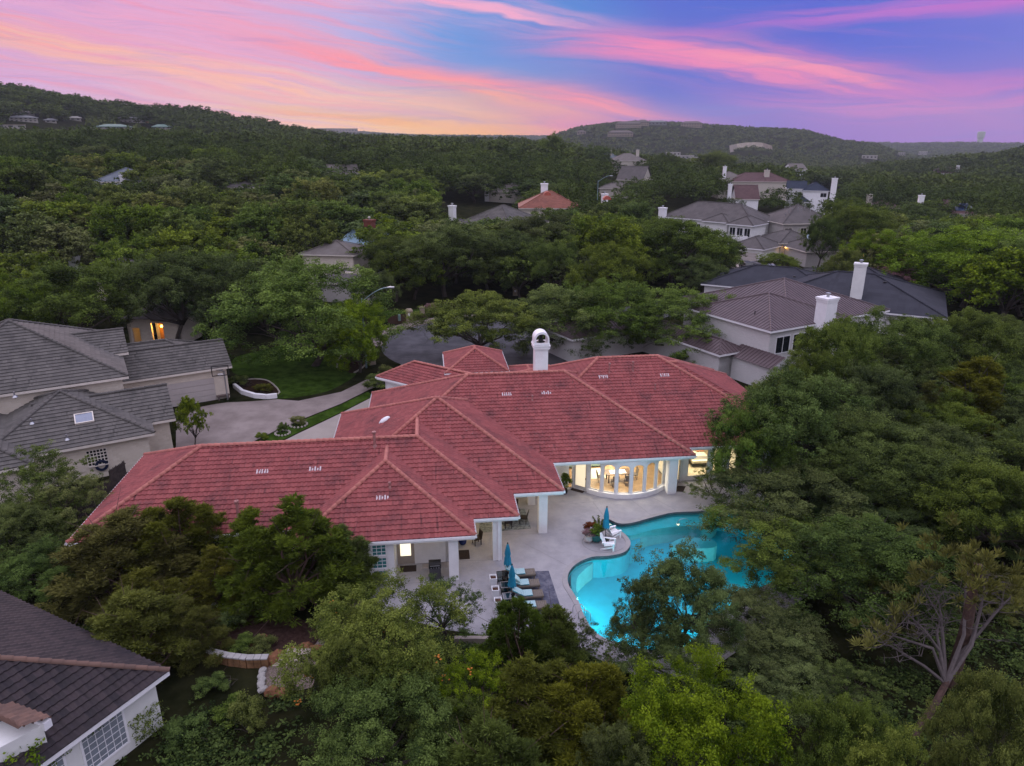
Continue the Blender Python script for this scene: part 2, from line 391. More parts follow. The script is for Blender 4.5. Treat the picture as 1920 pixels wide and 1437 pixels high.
def caps(mb, p, q, r=.14, step=.40, n=6, trim=0.0):
    """overlapping half-round ridge tiles from low end p to high end q; a list collects one mesh per line"""
    if isinstance(mb, list): mb.append(MB()); mb = mb[-1]
    p, q = Vector(p), Vector(q); L = (q-p).length; d = (q-p)/L
    side = d.cross(Vector((0, 0, 1))).normalized(); up = side.cross(d).normalized()
    k = 0; x = 0.0
    while x < L-.05:
        e = min(x+step+.05, L+.05); vs = []
        for y, rr, h in ((x, r, .05), (e, r*.86, .03)):
            c = p+d*y+up*h
            vs += [c+(side*math.cos(math.pi*i/n)+up*math.sin(math.pi*i/n))*rr for i in range(n+1)]
        m = n+1
        fs = [(i, i+1, m+i+1, m+i) for i in range(n)]+[tuple(range(n, -1, -1))]
        mb.add(vs, fs, [[(k+.5, 200.5)]*len(f) for f in fs]); x += step; k += 1
def hip(x0, x1, y0, y1, ez, sl):
    """hip roof over a rectangle: faces (eave edge first) and hip/ridge lines (low end first)"""
    w, d = x1-x0, y1-y0; a = min(w, d)/2; z = ez+a*sl
    if w >= d: A, B = (x0+a, y0+a, z), (x1-a, y0+a, z)
    else: A, B = (x0+a, y0+a, z), (x0+a, y1-a, z)
    sw, se, ne, nw = (x0, y0, ez), (x1, y0, ez), (x1, y1, ez), (x0, y1, ez)
    if w >= d:
        F = dict(S=[sw, se, B, A], E=[se, ne, B], N=[ne, nw, A, B], W=[nw, sw, A]); R = [(sw, A), (nw, A), (se, B), (ne, B)]
    else:
        F = dict(S=[sw, se, A], E=[se, ne, B, A], N=[ne, nw, B], W=[nw, sw, A, B]); R = [(sw, A), (se, A), (ne, B), (nw, B)]
    if math.dist(A, B) > .1: R.append((A, B))
    return F, R
def gable(x0, x1, y0, y1, ez, sl):
    """gable roof, ridge along x"""
    m = (y0+y1)/2; z = ez+(y1-y0)/2*sl
    return dict(S=[(x0, y0, ez), (x1, y0, ez), (x1, m, z), (x0, m, z)], N=[(x1, y1, ez), (x0, y1, ez), (x0, m, z), (x1, m, z)]), [((x0, m, z), (x1, m, z))]
def gutter(mb, pts, w=.11, h=.12):
    """box gutter and fascia along an eave; pts in order with the roof on the left"""
    if isinstance(mb, list): mb.append(MB()); mb = mb[-1]
    for a, b in zip(pts[:-1], pts[1:]):
        a, b = Vector(a), Vector(b); d = (b-a).normalized(); n = Vector((d.y, -d.x, 0)); L = (b-a).length
        M = Matrix(((d.x, n.x, 0, a.x), (d.y, n.y, 0, a.y), (0, 0, 1, a.z), (0, 0, 0, 1)))
        mb.box(-.0, L+w, .0, w, -h, -.10, M); mb.box(0, L+w, w-.015, w, -.10, .015, M); mb.box(0, L, -.02, .002, -.26, -.01, M)
def simple_house(name, label, loc, rz, blocks, wallm, roofm, trimm, kind='plain', slope=.5, over=.5, cat='house', windows=(), chimneys=(), capm=None, tile_c=.34, tile_w=.33, garage=()):
    """house of hip/gable blocks: (x0, x1, y0, y1, z0, eave z, 'hip'|'gable')"""
    t = thing(name, label, cat, loc, rz)
    wb, rb, cb, gb = MB(), MB(), [], MB()
    for i, bl in enumerate(blocks):
        x0, x1, y0, y1, z0, ez, k = bl[:7]; sl_ = bl[7] if len(bl) > 7 else slope
        o = over; e = .004*i
        wb.prism([(x0+o, y0+o), (x1-o, y0+o), (x1-o, y1-o), (x0+o, y1-o)], z0, ez-.06-e)
        gb.prism([(x0, y0), (x1, y0), (x1, y1), (x0, y1)], ez-.22-e, ez-.02-e)
        if k == 'gable':
            F, R = gable(x0, x1, y0, y1, ez, sl_); m = (y0+y1)/2; zt = ez+(y1-y0)/2*sl_
            for xx in (x0+o, x1-o-.12):
                wb.add([(xx, y0+o, ez-.3), (xx, y1-o, ez-.3), (xx, m, zt-o*sl_-.05), (xx+.12, y0+o, ez-.3), (xx+.12, y1-o, ez-.3), (xx+.12, m, zt-o*sl_-.05)], [(0, 2, 1), (3, 4, 5), (0, 3, 5, 2), (1, 2, 5, 4)], [[(y0, ez), (m, zt), (y1, ez)], [(y0, ez), (y1, ez), (m, zt)], [(0, 0)]*4, [(0, 0)]*4])
        else: F, R = hip(x0, x1, y0, y1, ez, sl_)
        for f in F.values(): sheet(rb, f, kind, w=tile_w, c=tile_c, lift=.062 if kind == 'flat' else .05)
        for p, q in R: caps(cb, p, q, r=.13 if kind != 'seam' else .09, step=.45)
    wb.build('wall', wallm, t); gb.build('fascia', trimm, t)
    r = rb.build('roof', roofm, t); 
    for k_ in cb: k_.build('ridge_cap', capm or roofm, r)
    for (p0, p1, za, zb, n) in windows:                 # a row of n windows on the wall face p0 -> p1
        p0, p1 = Vector(p0), Vector(p1); L = (p1-p0).length; d = (p1-p0)/L; nn = Vector((d.y, -d.x))
        M = Matrix(((d.x, nn.x, 0, p0.x), (d.y, nn.y, 0, p0.y), (0, 0, 1, 0), (0, 0, 0, 1))); ww = L/n
        for k in range(n):
            a, b = k*ww+.08*ww, (k+1)*ww-.08*ww
            f = MB()
            for q in ((a, a+.08, za, zb), (b-.08, b, za, zb), (a+.08, b-.08, za, za+.08), (a+.08, b-.08, zb-.08, zb), ((a+b)/2-.025, (a+b)/2+.025, za+.08, zb-.08)): f.box(q[0], q[1], -.02, .06, q[2], q[3], M)
            fo = f.build('window', trimm, t); MB().box(a+.08, b-.08, -.01, .02, za+.08, zb-.08, M).build('pane', M_DARKGLASS, fo)
    for (x, y, z0, z1, ww, k) in chimneys:
        ch = MB(); ch.box(x-ww/2, x+ww/2, y-ww/2*.8, y+ww/2*.8, z0, z1)
        ch.box(x-ww/2-.12, x+ww/2+.12, y-ww/2*.8-.12, y+ww/2*.8+.12, z1, z1+.22); ch.box(x-ww/2-.05, x+ww/2+.05, y-ww/2*.8-.05, y+ww/2*.8+.05, z1-.25, z1)
        co = ch.build('chimney', k, t); MB().lathe([(.16, 0), (.16, .3), (.28, .34), (.28, .44), (.05, .5)], (x, y, z1+.22), 10).build('flue_cap', M_STEEL, co)
    for (x0, x1, y, z0, z1) in garage:
        g = MB(); n = 4
        for k in range(n): g.box(x0, x1, y-.06, y-.02, z0+(z1-z0)*k/n+.015, z0+(z1-z0)*(k+1)/n-.015)
        g.build('garage_door', M_GARAGE, t)
    return t

M_WHITE = mat('white_paint', (.82, .82, .84), .6, .05, 1.5)
M_STUCCO = mat('white_stucco', (.74, .74, .75), .9, .06, 1.2, .25)
M_CREAM = mat('cream_trim', (.66, .61, .54), .7, .07, 2)
M_STEEL = mat('galvanised_steel', (.42, .43, .45), .35, .1, 4, metal=.8)
M_DARKMETAL = mat('dark_bronze_metal', (.035, .033, .034), .45, .15, 6, metal=.4)
M_BLACK = mat('black_enamel', (.012, .012, .013), .4, .2, 5)
M_DARKGLASS = mat('dark_window_glass', (.012, .015, .018), .08, .2, 2, spec=.6)
M_GARAGE = mat('greige_garage_door', (.46, .42, .40), .6, .04, 2)
M_TILE = tile_mat('red_roof_tile', (.225, .058, .057), (.300, .084, .080), (.075, .032, .036), .75)
M_CAP = tile_mat('red_ridge_tile', (.40, .145, .120), (.48, .185, .150), (.23, .085, .075), .4)
M_GREYTILE = tile_mat('grey_flat_tile', (.088, .083, .077), (.125, .117, .107), (.035, .034, .032), .65, .8)
M_BROWNTILE = tile_mat('dark_brown_tile', (.022, .018, .021), (.044, .033, .035), (.012, .011, .012), .5, .7)
M_REDFAR = tile_mat('rust_roof_tile', (.20, .075, .05), (.26, .10, .07), (.09, .045, .04), .5)

# ------------------------------------------------------------------ terrain
R_N = np.array([0, 105, 160, 195, 400, 620, 1100, 9000.])
A_N = np.array([-1.3, -1, -.5, 0, .4, .8, 1.3])
Z_N = np.array([[0]*7, [0]*7, [6, 5.5, 4.5, 1.5, 0, 0, -1], [9, 9, 7.5, 3, 1, -2, -4], [19, 17, 15, 12, 3, -5, -6], [24, 22, 19, 14, -4, -10, -8], [28, 26, 21, 10, -12, -16, -14], [28, 26, 21, 10, -12, -16, -14]], float)
def sky_tab(rows, tree):
    return np.array([r[0] for r in rows], float), np.array([r[1] for r in rows], float), tree
RIDGES = [  # (start radius, crest radius, back radius, skyline px -> py, canopy height)
    (500, 800, 1300, *sky_tab([(-900, 150), (-300, 150), (0, 163), (60, 172), (120, 183), (190, 199), (260, 203), (330, 208), (400, 210), (440, 217), (470, 226), (520, 237), (560, 246), (610, 256), (680, 268), (760, 285)], 7)),
    (1150, 1750, 2600, *sky_tab([(900, 330), (1000, 268), (1040, 250), (1075, 237), (1110, 231), (1150, 226), (1200, 224), (1260, 226), (1320, 230), (1400, 235), (1470, 238), (1510, 241), (1540, 250), (1580, 259), (1640, 266), (1700, 285), (1800, 330)], 8)),
    (1000, 1280, 1480, *sky_tab([(1150, 340), (1230, 306), (1300, 290), (1360, 279), (1410, 275), (1460, 280), (1540, 296), (1640, 312), (1720, 340)], 6)),
    (2500, 3500, 5200, *sky_tab([(-600, 262), (300, 252), (480, 243), (560, 241), (600, 239), (660, 242), (720, 247), (780, 250), (900, 251), (1040, 252), (1200, 258), (1500, 262), (1600, 263), (1700, 265), (1800, 264), (1920, 265), (2300, 262)], 10)),
    (560, 900, 1100, *sky_tab([(1380, 345), (1480, 322), (1560, 312), (1640, 303), (1720, 295), (1800, 287), (1920, 277), (2300, 268)], 8)),
]
def GH(x, y):
    x = np.asarray(x, float); y = np.asarray(y, float)
    r = np.hypot(x, y); a = np.clip(np.arctan2(x, np.maximum(y, 1e-3))/.6, -1.3, 1.3)
    i = np.clip(np.searchsorted(R_N, r)-1, 0, len(R_N)-2); j = np.clip(np.searchsorted(A_N, a)-1, 0, len(A_N)-2)
    f = (r-R_N[i])/(R_N[i+1]-R_N[i]); f = np.clip(f, 0, 1); f = f*f*(3-2*f); g = (a-A_N[j])/(A_N[j+1]-A_N[j]); g = np.clip(g, 0, 1)
    z = (Z_N[i, j]*(1-g)+Z_N[i, j+1]*g)*(1-f)+(Z_N[i+1, j]*(1-g)+Z_N[i+1, j+1]*g)*f
    z = z + (np.sin(x*.011+1.3)*np.cos(y*.009)*1.6 + np.sin(x*.027)*np.sin(y*.023+.5)*.8)*np.clip((r-170)/250, 0, 1)
    front = y > 0
    px = 960+1406*np.tan(np.clip(np.arctan2(x, np.maximum(y, 1e-3)), -1.2, 1.2))
    for r0, R, B, PX, PY, tree in RIDGES:
        py = np.interp(px, PX, PY); v = 718.5-py; u = px-960
        hl = np.hypot(u, FPX*_c+v*_s); zt = CAM_H+R*(-FPX*_s+v*_c)/hl-tree
        s = np.clip((r-r0)/(R-r0), 0, 1); s = s*s*(3-2*s); b = np.clip((r-R)/(B-R), 0, 1); b = b*b*(3-2*b)
        inside = front & (px > PX[0]) & (px < PX[-1])
        zz = z+(zt-z)*s*(1-b)
        z = np.where(inside & (zt > z), zz, z)
    return z
def gh(x, y): return float(GH(np.array([x]), np.array([y]))[0])

HA = rad(6.8); HO = Vector((0, 37.9, 0)); EZ, SL = 3.07, .5
ca, sa = math.cos(HA), math.sin(HA)
def UV(u, v, z=0.0): return Vector((HO.x+u*ca-v*sa, HO.y+u*sa+v*ca, z))
def to_uv(p): x, y = p[0]-HO.x, p[1]-HO.y; return (x*ca+y*sa, -x*sa+y*ca)
def px_uv(px, py, z=0.0): return to_uv(at(px, py, z))
DECK = [(-9.6, -3.4), (-6.5, -4.7), (-4.2, -5.9), (-2.2, -6.6), (1.2, -7.0), (3, -8.8), (5, -10.6), (8, -10.8), (11, -9), (13.5, -7), (17, -5), (20.3, -2), (21, 3), (20.6, 9.6), (5.4, 9.75), (-3.8, 7.7), (-3.9, .7), (-8.8, 1.2), (-9.6, .9)]

azs = np.concatenate([np.arange(-180, -56, 4.), np.arange(-56, 56.01, .4), np.arange(60, 180, 4.)])*math.pi/180
rs = np.concatenate([[1.0], np.geomspace(6, 140, 62), np.geomspace(146, 8000, 120)])
AA, RR = np.meshgrid(azs, rs); GX, GY = RR*np.sin(AA), RR*np.cos(AA); GZ = GH(GX, GY)
na, nr = len(azs), len(rs)
V = np.stack([GX, GY, GZ-.02], -1).reshape(-1, 3)
idx = np.arange(na*nr).reshape(nr, na)
q = np.stack([idx[:-1], np.roll(idx, -1, 1)[:-1], np.roll(idx, -1, 1)[1:], idx[1:]], -1).reshape(-1, 4)[:, ::-1]
def inside_poly(x, y, poly):
    c = np.zeros(np.shape(x), bool)
    for (xa, ya), (xb, yb) in zip(poly, poly[1:]+poly[:1]):
        if ya == yb: continue
        c ^= ((ya > y) != (yb > y)) & (x < (xb-xa)*(y-ya)/(yb-ya)+xa)
    return c
_in = inside_poly(V[:, 0], V[:, 1], [tuple(UV(u, v)[:2]) for u, v in DECK])
q = q[~_in[q].all(1)]                                               # the pool basin is dug here, the deck covers the rest
def mesh_np(name, V, F, m, parent=None, tone=None, kind=None):
    me = bpy.data.meshes.new(name); n = F.shape[1]
    me.vertices.add(len(V)); me.vertices.foreach_set('co', np.ascontiguousarray(V, np.float32).ravel())
    me.loops.add(F.size); me.loops.foreach_set('vertex_index', np.ascontiguousarray(F, np.int32).ravel())
    me.polygons.add(len(F)); me.polygons.foreach_set('loop_start', np.arange(0, F.size, n, dtype=np.int32)); me.polygons.foreach_set('loop_total', np.full(len(F), n, np.int32))
    if tone is not None:
        a = me.attributes.new('tone', 'FLOAT', 'POINT'); a.data.foreach_set('value', np.ascontiguousarray(tone, np.float32))
    me.materials.append(m); me.update(calc_edges=True)
    o = bpy.data.objects.new(name, me); COL.objects.link(o)
    if parent is not None: o.parent = parent
    return o
M_GROUND = mat('leaf_litter_and_grass', (.010, .014, .005), 1.0, .35, .5, .6, spec=0, col2=(.020, .020, .009))
g = struct(mesh_np('ground', V, q, M_GROUND))

# ------------------------------------------------------------------ streets, lawns, drives (sheets a few mm to cm above the ground)
M_ASPHALT = mat('worn_asphalt', (.055, .055, .062), .9, .22, .5, .3, col2=(.075, .074, .082))
M_DRIVE = mat('pinkish_exposed_aggregate', (.20, .165, .15), .9, .16, .35, .4, col2=(.235, .20, .185))
M_CONC = mat('pale_concrete', (.30, .265, .235), .9, .08, .5, .3)
M_SIDEWALK = mat('concrete_pavement', (.20, .165, .145), .9, .12, 1.0, .3)
M_LAWN = mat('mown_grass', (.022, .046, .006), 1.0, .3, .8, .6, spec=0, col2=(.036, .066, .010))
M_MULCH = mat('dark_mulch', (.035, .022, .016), 1.0, .35, 5, .8, spec=0)
def px_poly(pts, z=0.0): return [tuple(at(x, y, z)[:2]) for x, y in pts]
def ccw(p):
    a = sum(p[i][0]*p[(i+1) % len(p)][1]-p[(i+1) % len(p)][0]*p[i][1] for i in range(len(p)))
    return p if a > 0 else p[::-1]
def sheet_on_ground(name, pts, z, m, thick=0.0):
    mb = MB(); mb.prism(ccw(pts), (0 if thick else None), z); return struct(mb.build(name, m))
def smooth_closed(pts, n=4):
    """Catmull-Rom through a closed outline"""
    P = [Vector(p[:2]) for p in pts]; out = []
    for i in range(len(P)):
        a, b, c, d = P[i-1], P[i], P[(i+1) % len(P)], P[(i+2) % len(P)]
        for k in range(n):
            t = k/n; out.append(tuple(.5*((2*b)+(c-a)*t+(2*a-5*b+4*c-d)*t*t+(3*b-a-3*c+d)*t**3)))
    return out
def ribbon(name, pts, w, z, m, step=4.0):
    P = [Vector(p[:2]) for p in pts]; L = []
    for a, b in zip(P[:-1], P[1:]):
        n = max(1, int((b-a).length/step)); L += [a.lerp(b, k/n) for k in range(n)]
    L.append(P[-1]); mb = MB(); rows = []
    for i, p in enumerate(L):
        d = (L[min(i+1, len(L)-1)]-L[max(i-1, 0)]).normalized(); nn = Vector((-d.y, d.x))
        rows.append([(p.x+nn.x*w*k, p.y+nn.y*w*k, gh(p.x+nn.x*w*k, p.y+nn.y*w*k)+z) for k in (.5, .25, 0, -.25, -.5)])
    vs = [v for r_ in rows for v in r_]
    mb.add(vs, [(i*5+k, i*5+5+k, i*5+6+k, i*5+1+k)[::-1] for i in range(len(L)-1) for k in range(4)])
    return struct(mb.build(name, m))
CDS = Vector((-3.2, 88.2)); CR = 13.4
circ = [(CDS.x+CR*math.cos(a), CDS.y+CR*math.sin(a)) for a in np.linspace(0, 2*math.pi, 49)[:-1]]
sheet_on_ground('street', circ, .006, M_ASPHALT)
ribbon('road', [(0, 92), (18, 104), (40, 121), (62, 141), (92, 168), (130, 200)], 8.6, .014, M_ASPHALT)
kb = MB()
for k in range(48):                                   # kerb round the cul-de-sac, left open to the drives
    a0, a1 = 2*math.pi*k/48, 2*math.pi*(k+1)/48; am = math.degrees((a0+a1)/2)
    if 20 < am < 58 or 188 < am < 226: continue
    p = [(CDS.x+rr*math.cos(a), CDS.y+rr*math.sin(a)) for rr, a in ((CR, a0), (CR+.3, a0), (CR+.3, a1), (CR, a1))]
    kb.prism(ccw(p), 0, .13)
struct(kb.build('kerb', M_SIDEWALK))
sw = MB()
for k in range(48):
    a0, a1 = 2*math.pi*k/48, 2*math.pi*(k+1)/48; am = math.degrees((a0+a1)/2)
    if not (72 < am < 186): continue
    p = [(CDS.x+rr*math.cos(a), CDS.y+rr*math.sin(a)) for rr, a in ((CR+.3, a0), (CR+2.4, a0), (CR+2.4, a1), (CR+.3, a1))]
    sw.prism(ccw(p), 0, .11)
struct(sw.build('pavement', M_SIDEWALK))
crack = MB()
random.seed(5)
for k in range(9):                                    # tar-sealed cracks
    a = random.uniform(0, 6.28); p = CDS+Vector((math.cos(a), math.sin(a)))*random.uniform(1, 9); ang = random.choice([.2, 1.4, 2.6])+random.uniform(-.4, .4); pts = []
    for i in range(7): pts.append(p.copy()); ang += random.uniform(-.4, .4); p = p+Vector((math.cos(ang), math.sin(ang)))*1.1
    for a_, b_ in zip(pts[:-1], pts[1:]):
        d = (b_-a_).normalized(); nn = Vector((-d.y, d.x))*.07
        if min((a_-CDS).length, 99) < CR-1 and (b_-CDS).length < CR-1: crack.quad(*[(*q_, .0105) for q_ in (a_-nn, b_-nn, b_+nn, a_+nn)])
struct(crack.build('road_crack_sealing', mat('tar', (.02, .02, .022), .7, .1)))
sheet_on_ground('driveway', px_poly([(736, 690), (704, 704), (640, 735), (560, 752), (520, 749), (470, 753), (425, 755), (404, 758), (330, 772), (330, 860), (420, 862), (470, 831), (520, 806), (570, 785), (640, 757), (690, 732), (735, 712)]), .010, M_DRIVE)
sheet_on_ground('driveway_apron', px_poly([(470, 860), (520, 833), (560, 813), (640, 775), (700, 744), (735, 726), (760, 726), (760, 900), (500, 900)]), .014, M_CONC)
sheet_on_ground('verge', px_poly([(392, 872), (470, 833), (520, 808), (640, 759), (690, 735), (700, 743), (640, 773), (560, 811), (500, 840), (440, 872)]), .022, M_LAWN)
sheet_on_ground('lawn', smooth_closed(px_poly([(438, 700), (440, 672), (500, 655), (560, 640), (640, 632), (690, 640), (676, 668), (655, 690), (668, 702), (640, 722), (600, 738), (520, 748), (522, 728), (490, 712)])), .020, M_LAWN)
sheet_on_ground('flower_bed', smooth_closed(px_poly([(632, 690), (640, 668), (668, 662), (690, 678), (664, 700), (648, 696)])), .03, M_MULCH)
sheet_on_ground('planting_bed', smooth_closed(px_poly([(440, 722), (470, 712), (505, 716), (521, 736), (500, 744), (455, 740)])), .03, M_MULCH)
sheet_on_ground('far_lawn', smooth_closed(px_poly([(690, 585), (700, 562), (760, 556), (830, 560), (850, 575), (790, 590), (740, 600), (715, 606)])), .02, M_LAWN)
sheet_on_ground('mulch_bed', smooth_closed(px_poly([(726, 604), (740, 592), (800, 584), (840, 576), (850, 582), (790, 596), (745, 608)])), .03, M_MULCH)
M_EDGE = mat('edging_stone', (.34, .31, .27), .9, .15, 3, .4)
def edging(name, pts, r, label):
    mb = MB(); mb.tube([(*p[:2], r*.4) for p in pts], r, 6); return tag(mb.build(name, M_EDGE), label, 'edging')
edging('bed_edging', smooth_closed(px_poly([(632, 690), (640, 668), (668, 662), (690, 678), (664, 700), (648, 696)]))[:17], .10, 'curved pale stone edging of the bed beside the driveway entrance')
edging('bed_edging', smooth_closed(px_poly([(440, 722), (470, 712), (505, 716), (521, 740)]))[:13], .09, 'thin curved stone edging between the front lawn and the garage planting bed')
lw = MB(); pts = px_poly([(440, 727), (455, 739), (478, 746), (500, 748), (520, 746)])
for a, b in zip(pts[:-1], pts[1:]):
    d = (Vector(b)-Vector(a)).normalized(); n_ = Vector((-d.y, d.x))*.16
    lw.prism(ccw([tuple(Vector(a)-n_), tuple(Vector(b)-n_), tuple(Vector(b)+n_), tuple(Vector(a)+n_)]), 0, .45)
tag(lw.build('retaining_wall', M_WHITE), 'low curved white retaining wall where the front lawn meets the driveway', 'low wall')

# ------------------------------------------------------------------ the red tiled house
house = thing('villa', 'long white villa with red barrel tiled hip roofs beside the swimming pool', 'house', HO, HA)
RECT = dict(L=(-25.31, .41, .2, 12.23), B=(-12.74, -2.35, -1.68, 6.0), C=(-12.01, 3.75, 3.13, 18.86), M=(-9.82, 14.21, 7.42, 23.76), R=(.43, 23.25, 8.85, 26.6), Q=(7.75, 23.94, 8.85, 25.14), T=(-3.2, 2.7, 25.3, 31.9), P=(2.2, 7.4, 24, 30.4))
rb, cb = MB(), []
def lay(polys):
    for p in polys: sheet(rb, p, 'S')
def pl(kind, e, pts):     # plan points lifted onto the roof plane rising from eave line u=e or v=e
    f = {'S': lambda u, v: v-e, 'N': lambda u, v: e-v, 'W': lambda u, v: u-e, 'E': lambda u, v: e-u}[kind]
    return [(u, v, EZ+SL*f(u, v)) for u, v in pts]
F, R_ = hip(*RECT['L'], EZ, SL); lay([F['S'], F['N'], F['W'], pl('E', .41, [(.41, .2), (.41, 12.4), (-5.6, 12.4), (-5.6, 6.2)]), pl('W', -12.01, [(-8.94, 6.2), (-5.7, 6.2), (-5.7, 9.3)][::-1])])
for p, q_ in R_[:3]: caps(cb, p, q_)
caps(cb, R_[4][0], (-5.6, 6.21, R_[4][0][2])); caps(cb, (-5.6, 9.7, 6.09), (-5.6, 6.3, 6.09))
x0, x1, y0, y1 = RECT['B']; mu = (x0+x1)/2; a = (x1-x0)/2; zr = EZ+a*SL
lay([[(x0, y0, EZ), (x1, y0, EZ), (mu, y0+a, zr)], [(x1, y0, EZ), (x1, y1, EZ), (mu, y1, zr), (mu, y0+a, zr)], [(x0, y1, EZ), (x0, y0, EZ), (mu, y0+a, zr), (mu, y1, zr)]])
caps(cb, (x0, y0, EZ), (mu, y0+a, zr)); caps(cb, (x1, y0, EZ), (mu, y0+a, zr)); caps(cb, (mu, 5.7, zr), (mu, y0+a, zr))
for key in 'CMR':
    F, R_ = hip(*RECT[key], EZ, SL); lay(F.values())
    for p, q_ in R_: caps(cb, p, q_)
F, R_ = hip(*RECT['Q'], EZ, SL); lay([F['E'], F['N'], pl('S', 8.85, [(23.25, 8.85), (23.94, 8.85), (15.8, 16.99), (15.1, 16.99)])])
for p, q_ in R_[2:4]: caps(cb, p, q_)
caps(cb, (14.9, 17.0, 7.14), (15.8, 17.0, 7.14))
F, R_ = hip(*RECT['T'], 4.2, SL); lay(F.values())
for p, q_ in R_: caps(cb, p, q_)
F, R_ = hip(*RECT['P'], 2.95, .36); lay(F.values())
for p, q_ in R_: caps(cb, p, q_)
# garage wing turned 41 degrees: two long faces and the west hip
gC = Vector((-9.76, 28.54)); ge = Vector((.755, -.656)); gi = Vector((.656, .755)); ga = 2.6; gl = 11
def gp(s, t, z): p = gC+ge*s+gi*t; return (p.x, p.y, z)
gz = EZ+ga*SL
lay([[gp(0, 0, EZ), gp(gl, 0, EZ), gp(gl, ga, gz), gp(ga, ga, gz)], [gp(0, 2*ga, EZ), gp(0, 0, EZ), gp(ga, ga, gz)], [gp(gl, 2*ga, EZ), gp(0, 2*ga, EZ), gp(ga, ga, gz), gp(gl, ga, gz)]])
caps(cb, gp(0, 0, EZ), gp(ga, ga, gz)); caps(cb, gp(0, 2*ga, EZ), gp(ga, ga, gz)); caps(cb, gp(ga, ga, gz), gp(gl, ga, gz))
roof = rb.build('roof', M_TILE, house); [k_.build('ridge_cap', M_CAP, roof, smooth=True) for k_ in cb]
gb = []
gutter(gb, [(-25.31, 12.23, EZ), (-25.31, .2, EZ), (-12.74, .2, EZ), (-12.74, -1.68, EZ), (-2.35, -1.68, EZ), (-2.35, .2, EZ), (.41, .2, EZ), (.41, 3.13, EZ), (3.75, 3.13, EZ), (3.75, 7.42, EZ), (14.21, 7.42, EZ), (14.21, 8.85, EZ), (23.94, 8.85, EZ), (23.94, 25.1, EZ)])
gutter(gb, [(-12.01, 18.86, EZ), (-12.01, 12.4, EZ)]); gutter(gb, [(-9.82, 23.76, EZ), (-9.82, 18.9, EZ)])
gutter(gb, [(-3.2, 31.9, 4.2), (-3.2, 25.3, 4.2), (2.7, 25.3, 4.2), (2.7, 31.9, 4.2)])
gutter(gb, [gp(0, 2*ga, EZ), gp(0, 0, EZ), gp(9, 0, EZ)])
[k_.build('gutter', M_WHITE, house) for k_ in gb]
sf = MB()
for i, k in enumerate('LBCMRQ'):
    x0, x1, y0, y1 = RECT[k]; z = EZ-.21-.006*i
    sf.prism([(x0+.02, y0+.02), (x1-.02, y0+.02), (x1-.02, y1-.02), (x0+.02, y1-.02)], z-.03+.0*i, z)
sf.build('soffit', M_STUCCO, house)
# walls
WH = 2.84
wb = MB()
wb.wall((-24.5, 11.4), (-24.5, 1.0), 0, WH)
wb.wall((-24.5, 1.0), (-8.71, 1.0), 0, WH, .2, [(1.2, 2.9, .9, 2.2), (5.6, 7.4, .9, 2.2), (11.6, 13.1, .9, 2.2)])
wb.wall((-8.71, .98), (-8.71, -1.4), 0, WH); wb.wall((-7.04, -1.2), (-7.04, .6), 0, WH)
gbw = [(.42, 1.25, .22+k*.86, .22+k*.86+.74) for k in range(3)]
wb.wall((-8.71, -1.4), (-7.04, -1.4), 0, WH, .2, gbw)
wb.wall((-7.04, .6), (-3.85, .6), 0, WH, .2, [(.05, 1.10, 0, 2.12)])
wb.wall((-3.85, .6), (-3.85, 7.6), 0, WH, .2, [(2.6, 3.6, 0, 2.1)]); wb.wall((-3.85, 7.6), (5.45, 9.7), 0, WH, .2)
wb.wall((13.1, 8.7), (14.25, 9.55), 0, WH, .2, [(.2, 1.15, 0, 2.1)])
wb.wall((14.25, 9.55), (22.9, 9.55), 0, WH, .2, [(.35, 1.95, .28, 2.62), (2.3, 2.95, .28, 2.62), (3.6, 5.2, .28, 2.62)])
wb.wall((22.9, 9.55), (22.9, 25.5), 0, WH)
wb.wall((-11.2, 18), (-11.2, 11.5), 0, WH); wb.wall((-9.0, 23), (-9.0, 17.5), 0, WH)
wb.wall((22, 25.5), (-9, 25.0), 0, WH)
wb.wall((-2.7, 31.4), (-2.7, 25.8), 0, 4.0); wb.wall((-2.7, 25.8), (2.2, 25.8), 0, 4.0); wb.wall((2.2, 25.8), (2.2, 31.4), 0, 4.0); wb.wall((2.2, 31.4), (-2.7, 31.4), 0, 4.0)
def gw(s, t): p = gC+ge*s+gi*t; return (p.x, p.y)
wb.wall(gw(.6, 2*ga-.5), gw(.6, .5), 0, WH); wb.wall(gw(.6, .5), gw(10, .5), 0, WH)
# curved bay of arched windows
BC, BR = Vector((9.57, 11.35)), 4.02
ang = [rad(-128+15.4*k) for k in range(7)]; ang = [rad(270-46.2+15.4*k) for k in range(7)]
bp = [BC+Vector((math.cos(a_), math.sin(a_)))*BR for a_ in ang]
door0 = Vector((5.62, 9.45))
def facet(mb, p0, p1, outline, holes, th, off=0.0):
    t = MB(); t.prism(outline, 0, th, 0, holes)
    d = (p1-p0).normalized(); n = Vector((d.y, -d.x))
    mb.add([(p0.x+d.x*x+n.x*(z-th+off), p0.y+d.y*x+n.y*(z-th+off), y) for x, y, z in t.v], t.f)
def arch(x0, x1, z0, zs, n=10):
    r = (x1-x0)/2; m = (x0+x1)/2
    return [(x0, z0), (x1, z0)]+[(m+r*math.cos(math.pi*k/n), zs+r*.62*math.sin(math.pi*k/n)) for k in range(n+1)]
panes = MB()
for k in range(6):
    p0, p1 = bp[k], bp[k+1]; L = (p1-p0).length
    facet(wb, p0, p1, [(0, .0), (L, .0), (L, WH), (0, WH)], [arch(.125, L-.125, .34, 2.30)], .16)
L = (bp[0]-door0).length
facet(wb, door0, bp[0], [(0, 0), (L, 0), (L, WH), (0, WH)], [[(.16, .04), (L-.14, .04), (L-.14, 2.6), (.16, 2.6)]], .16)
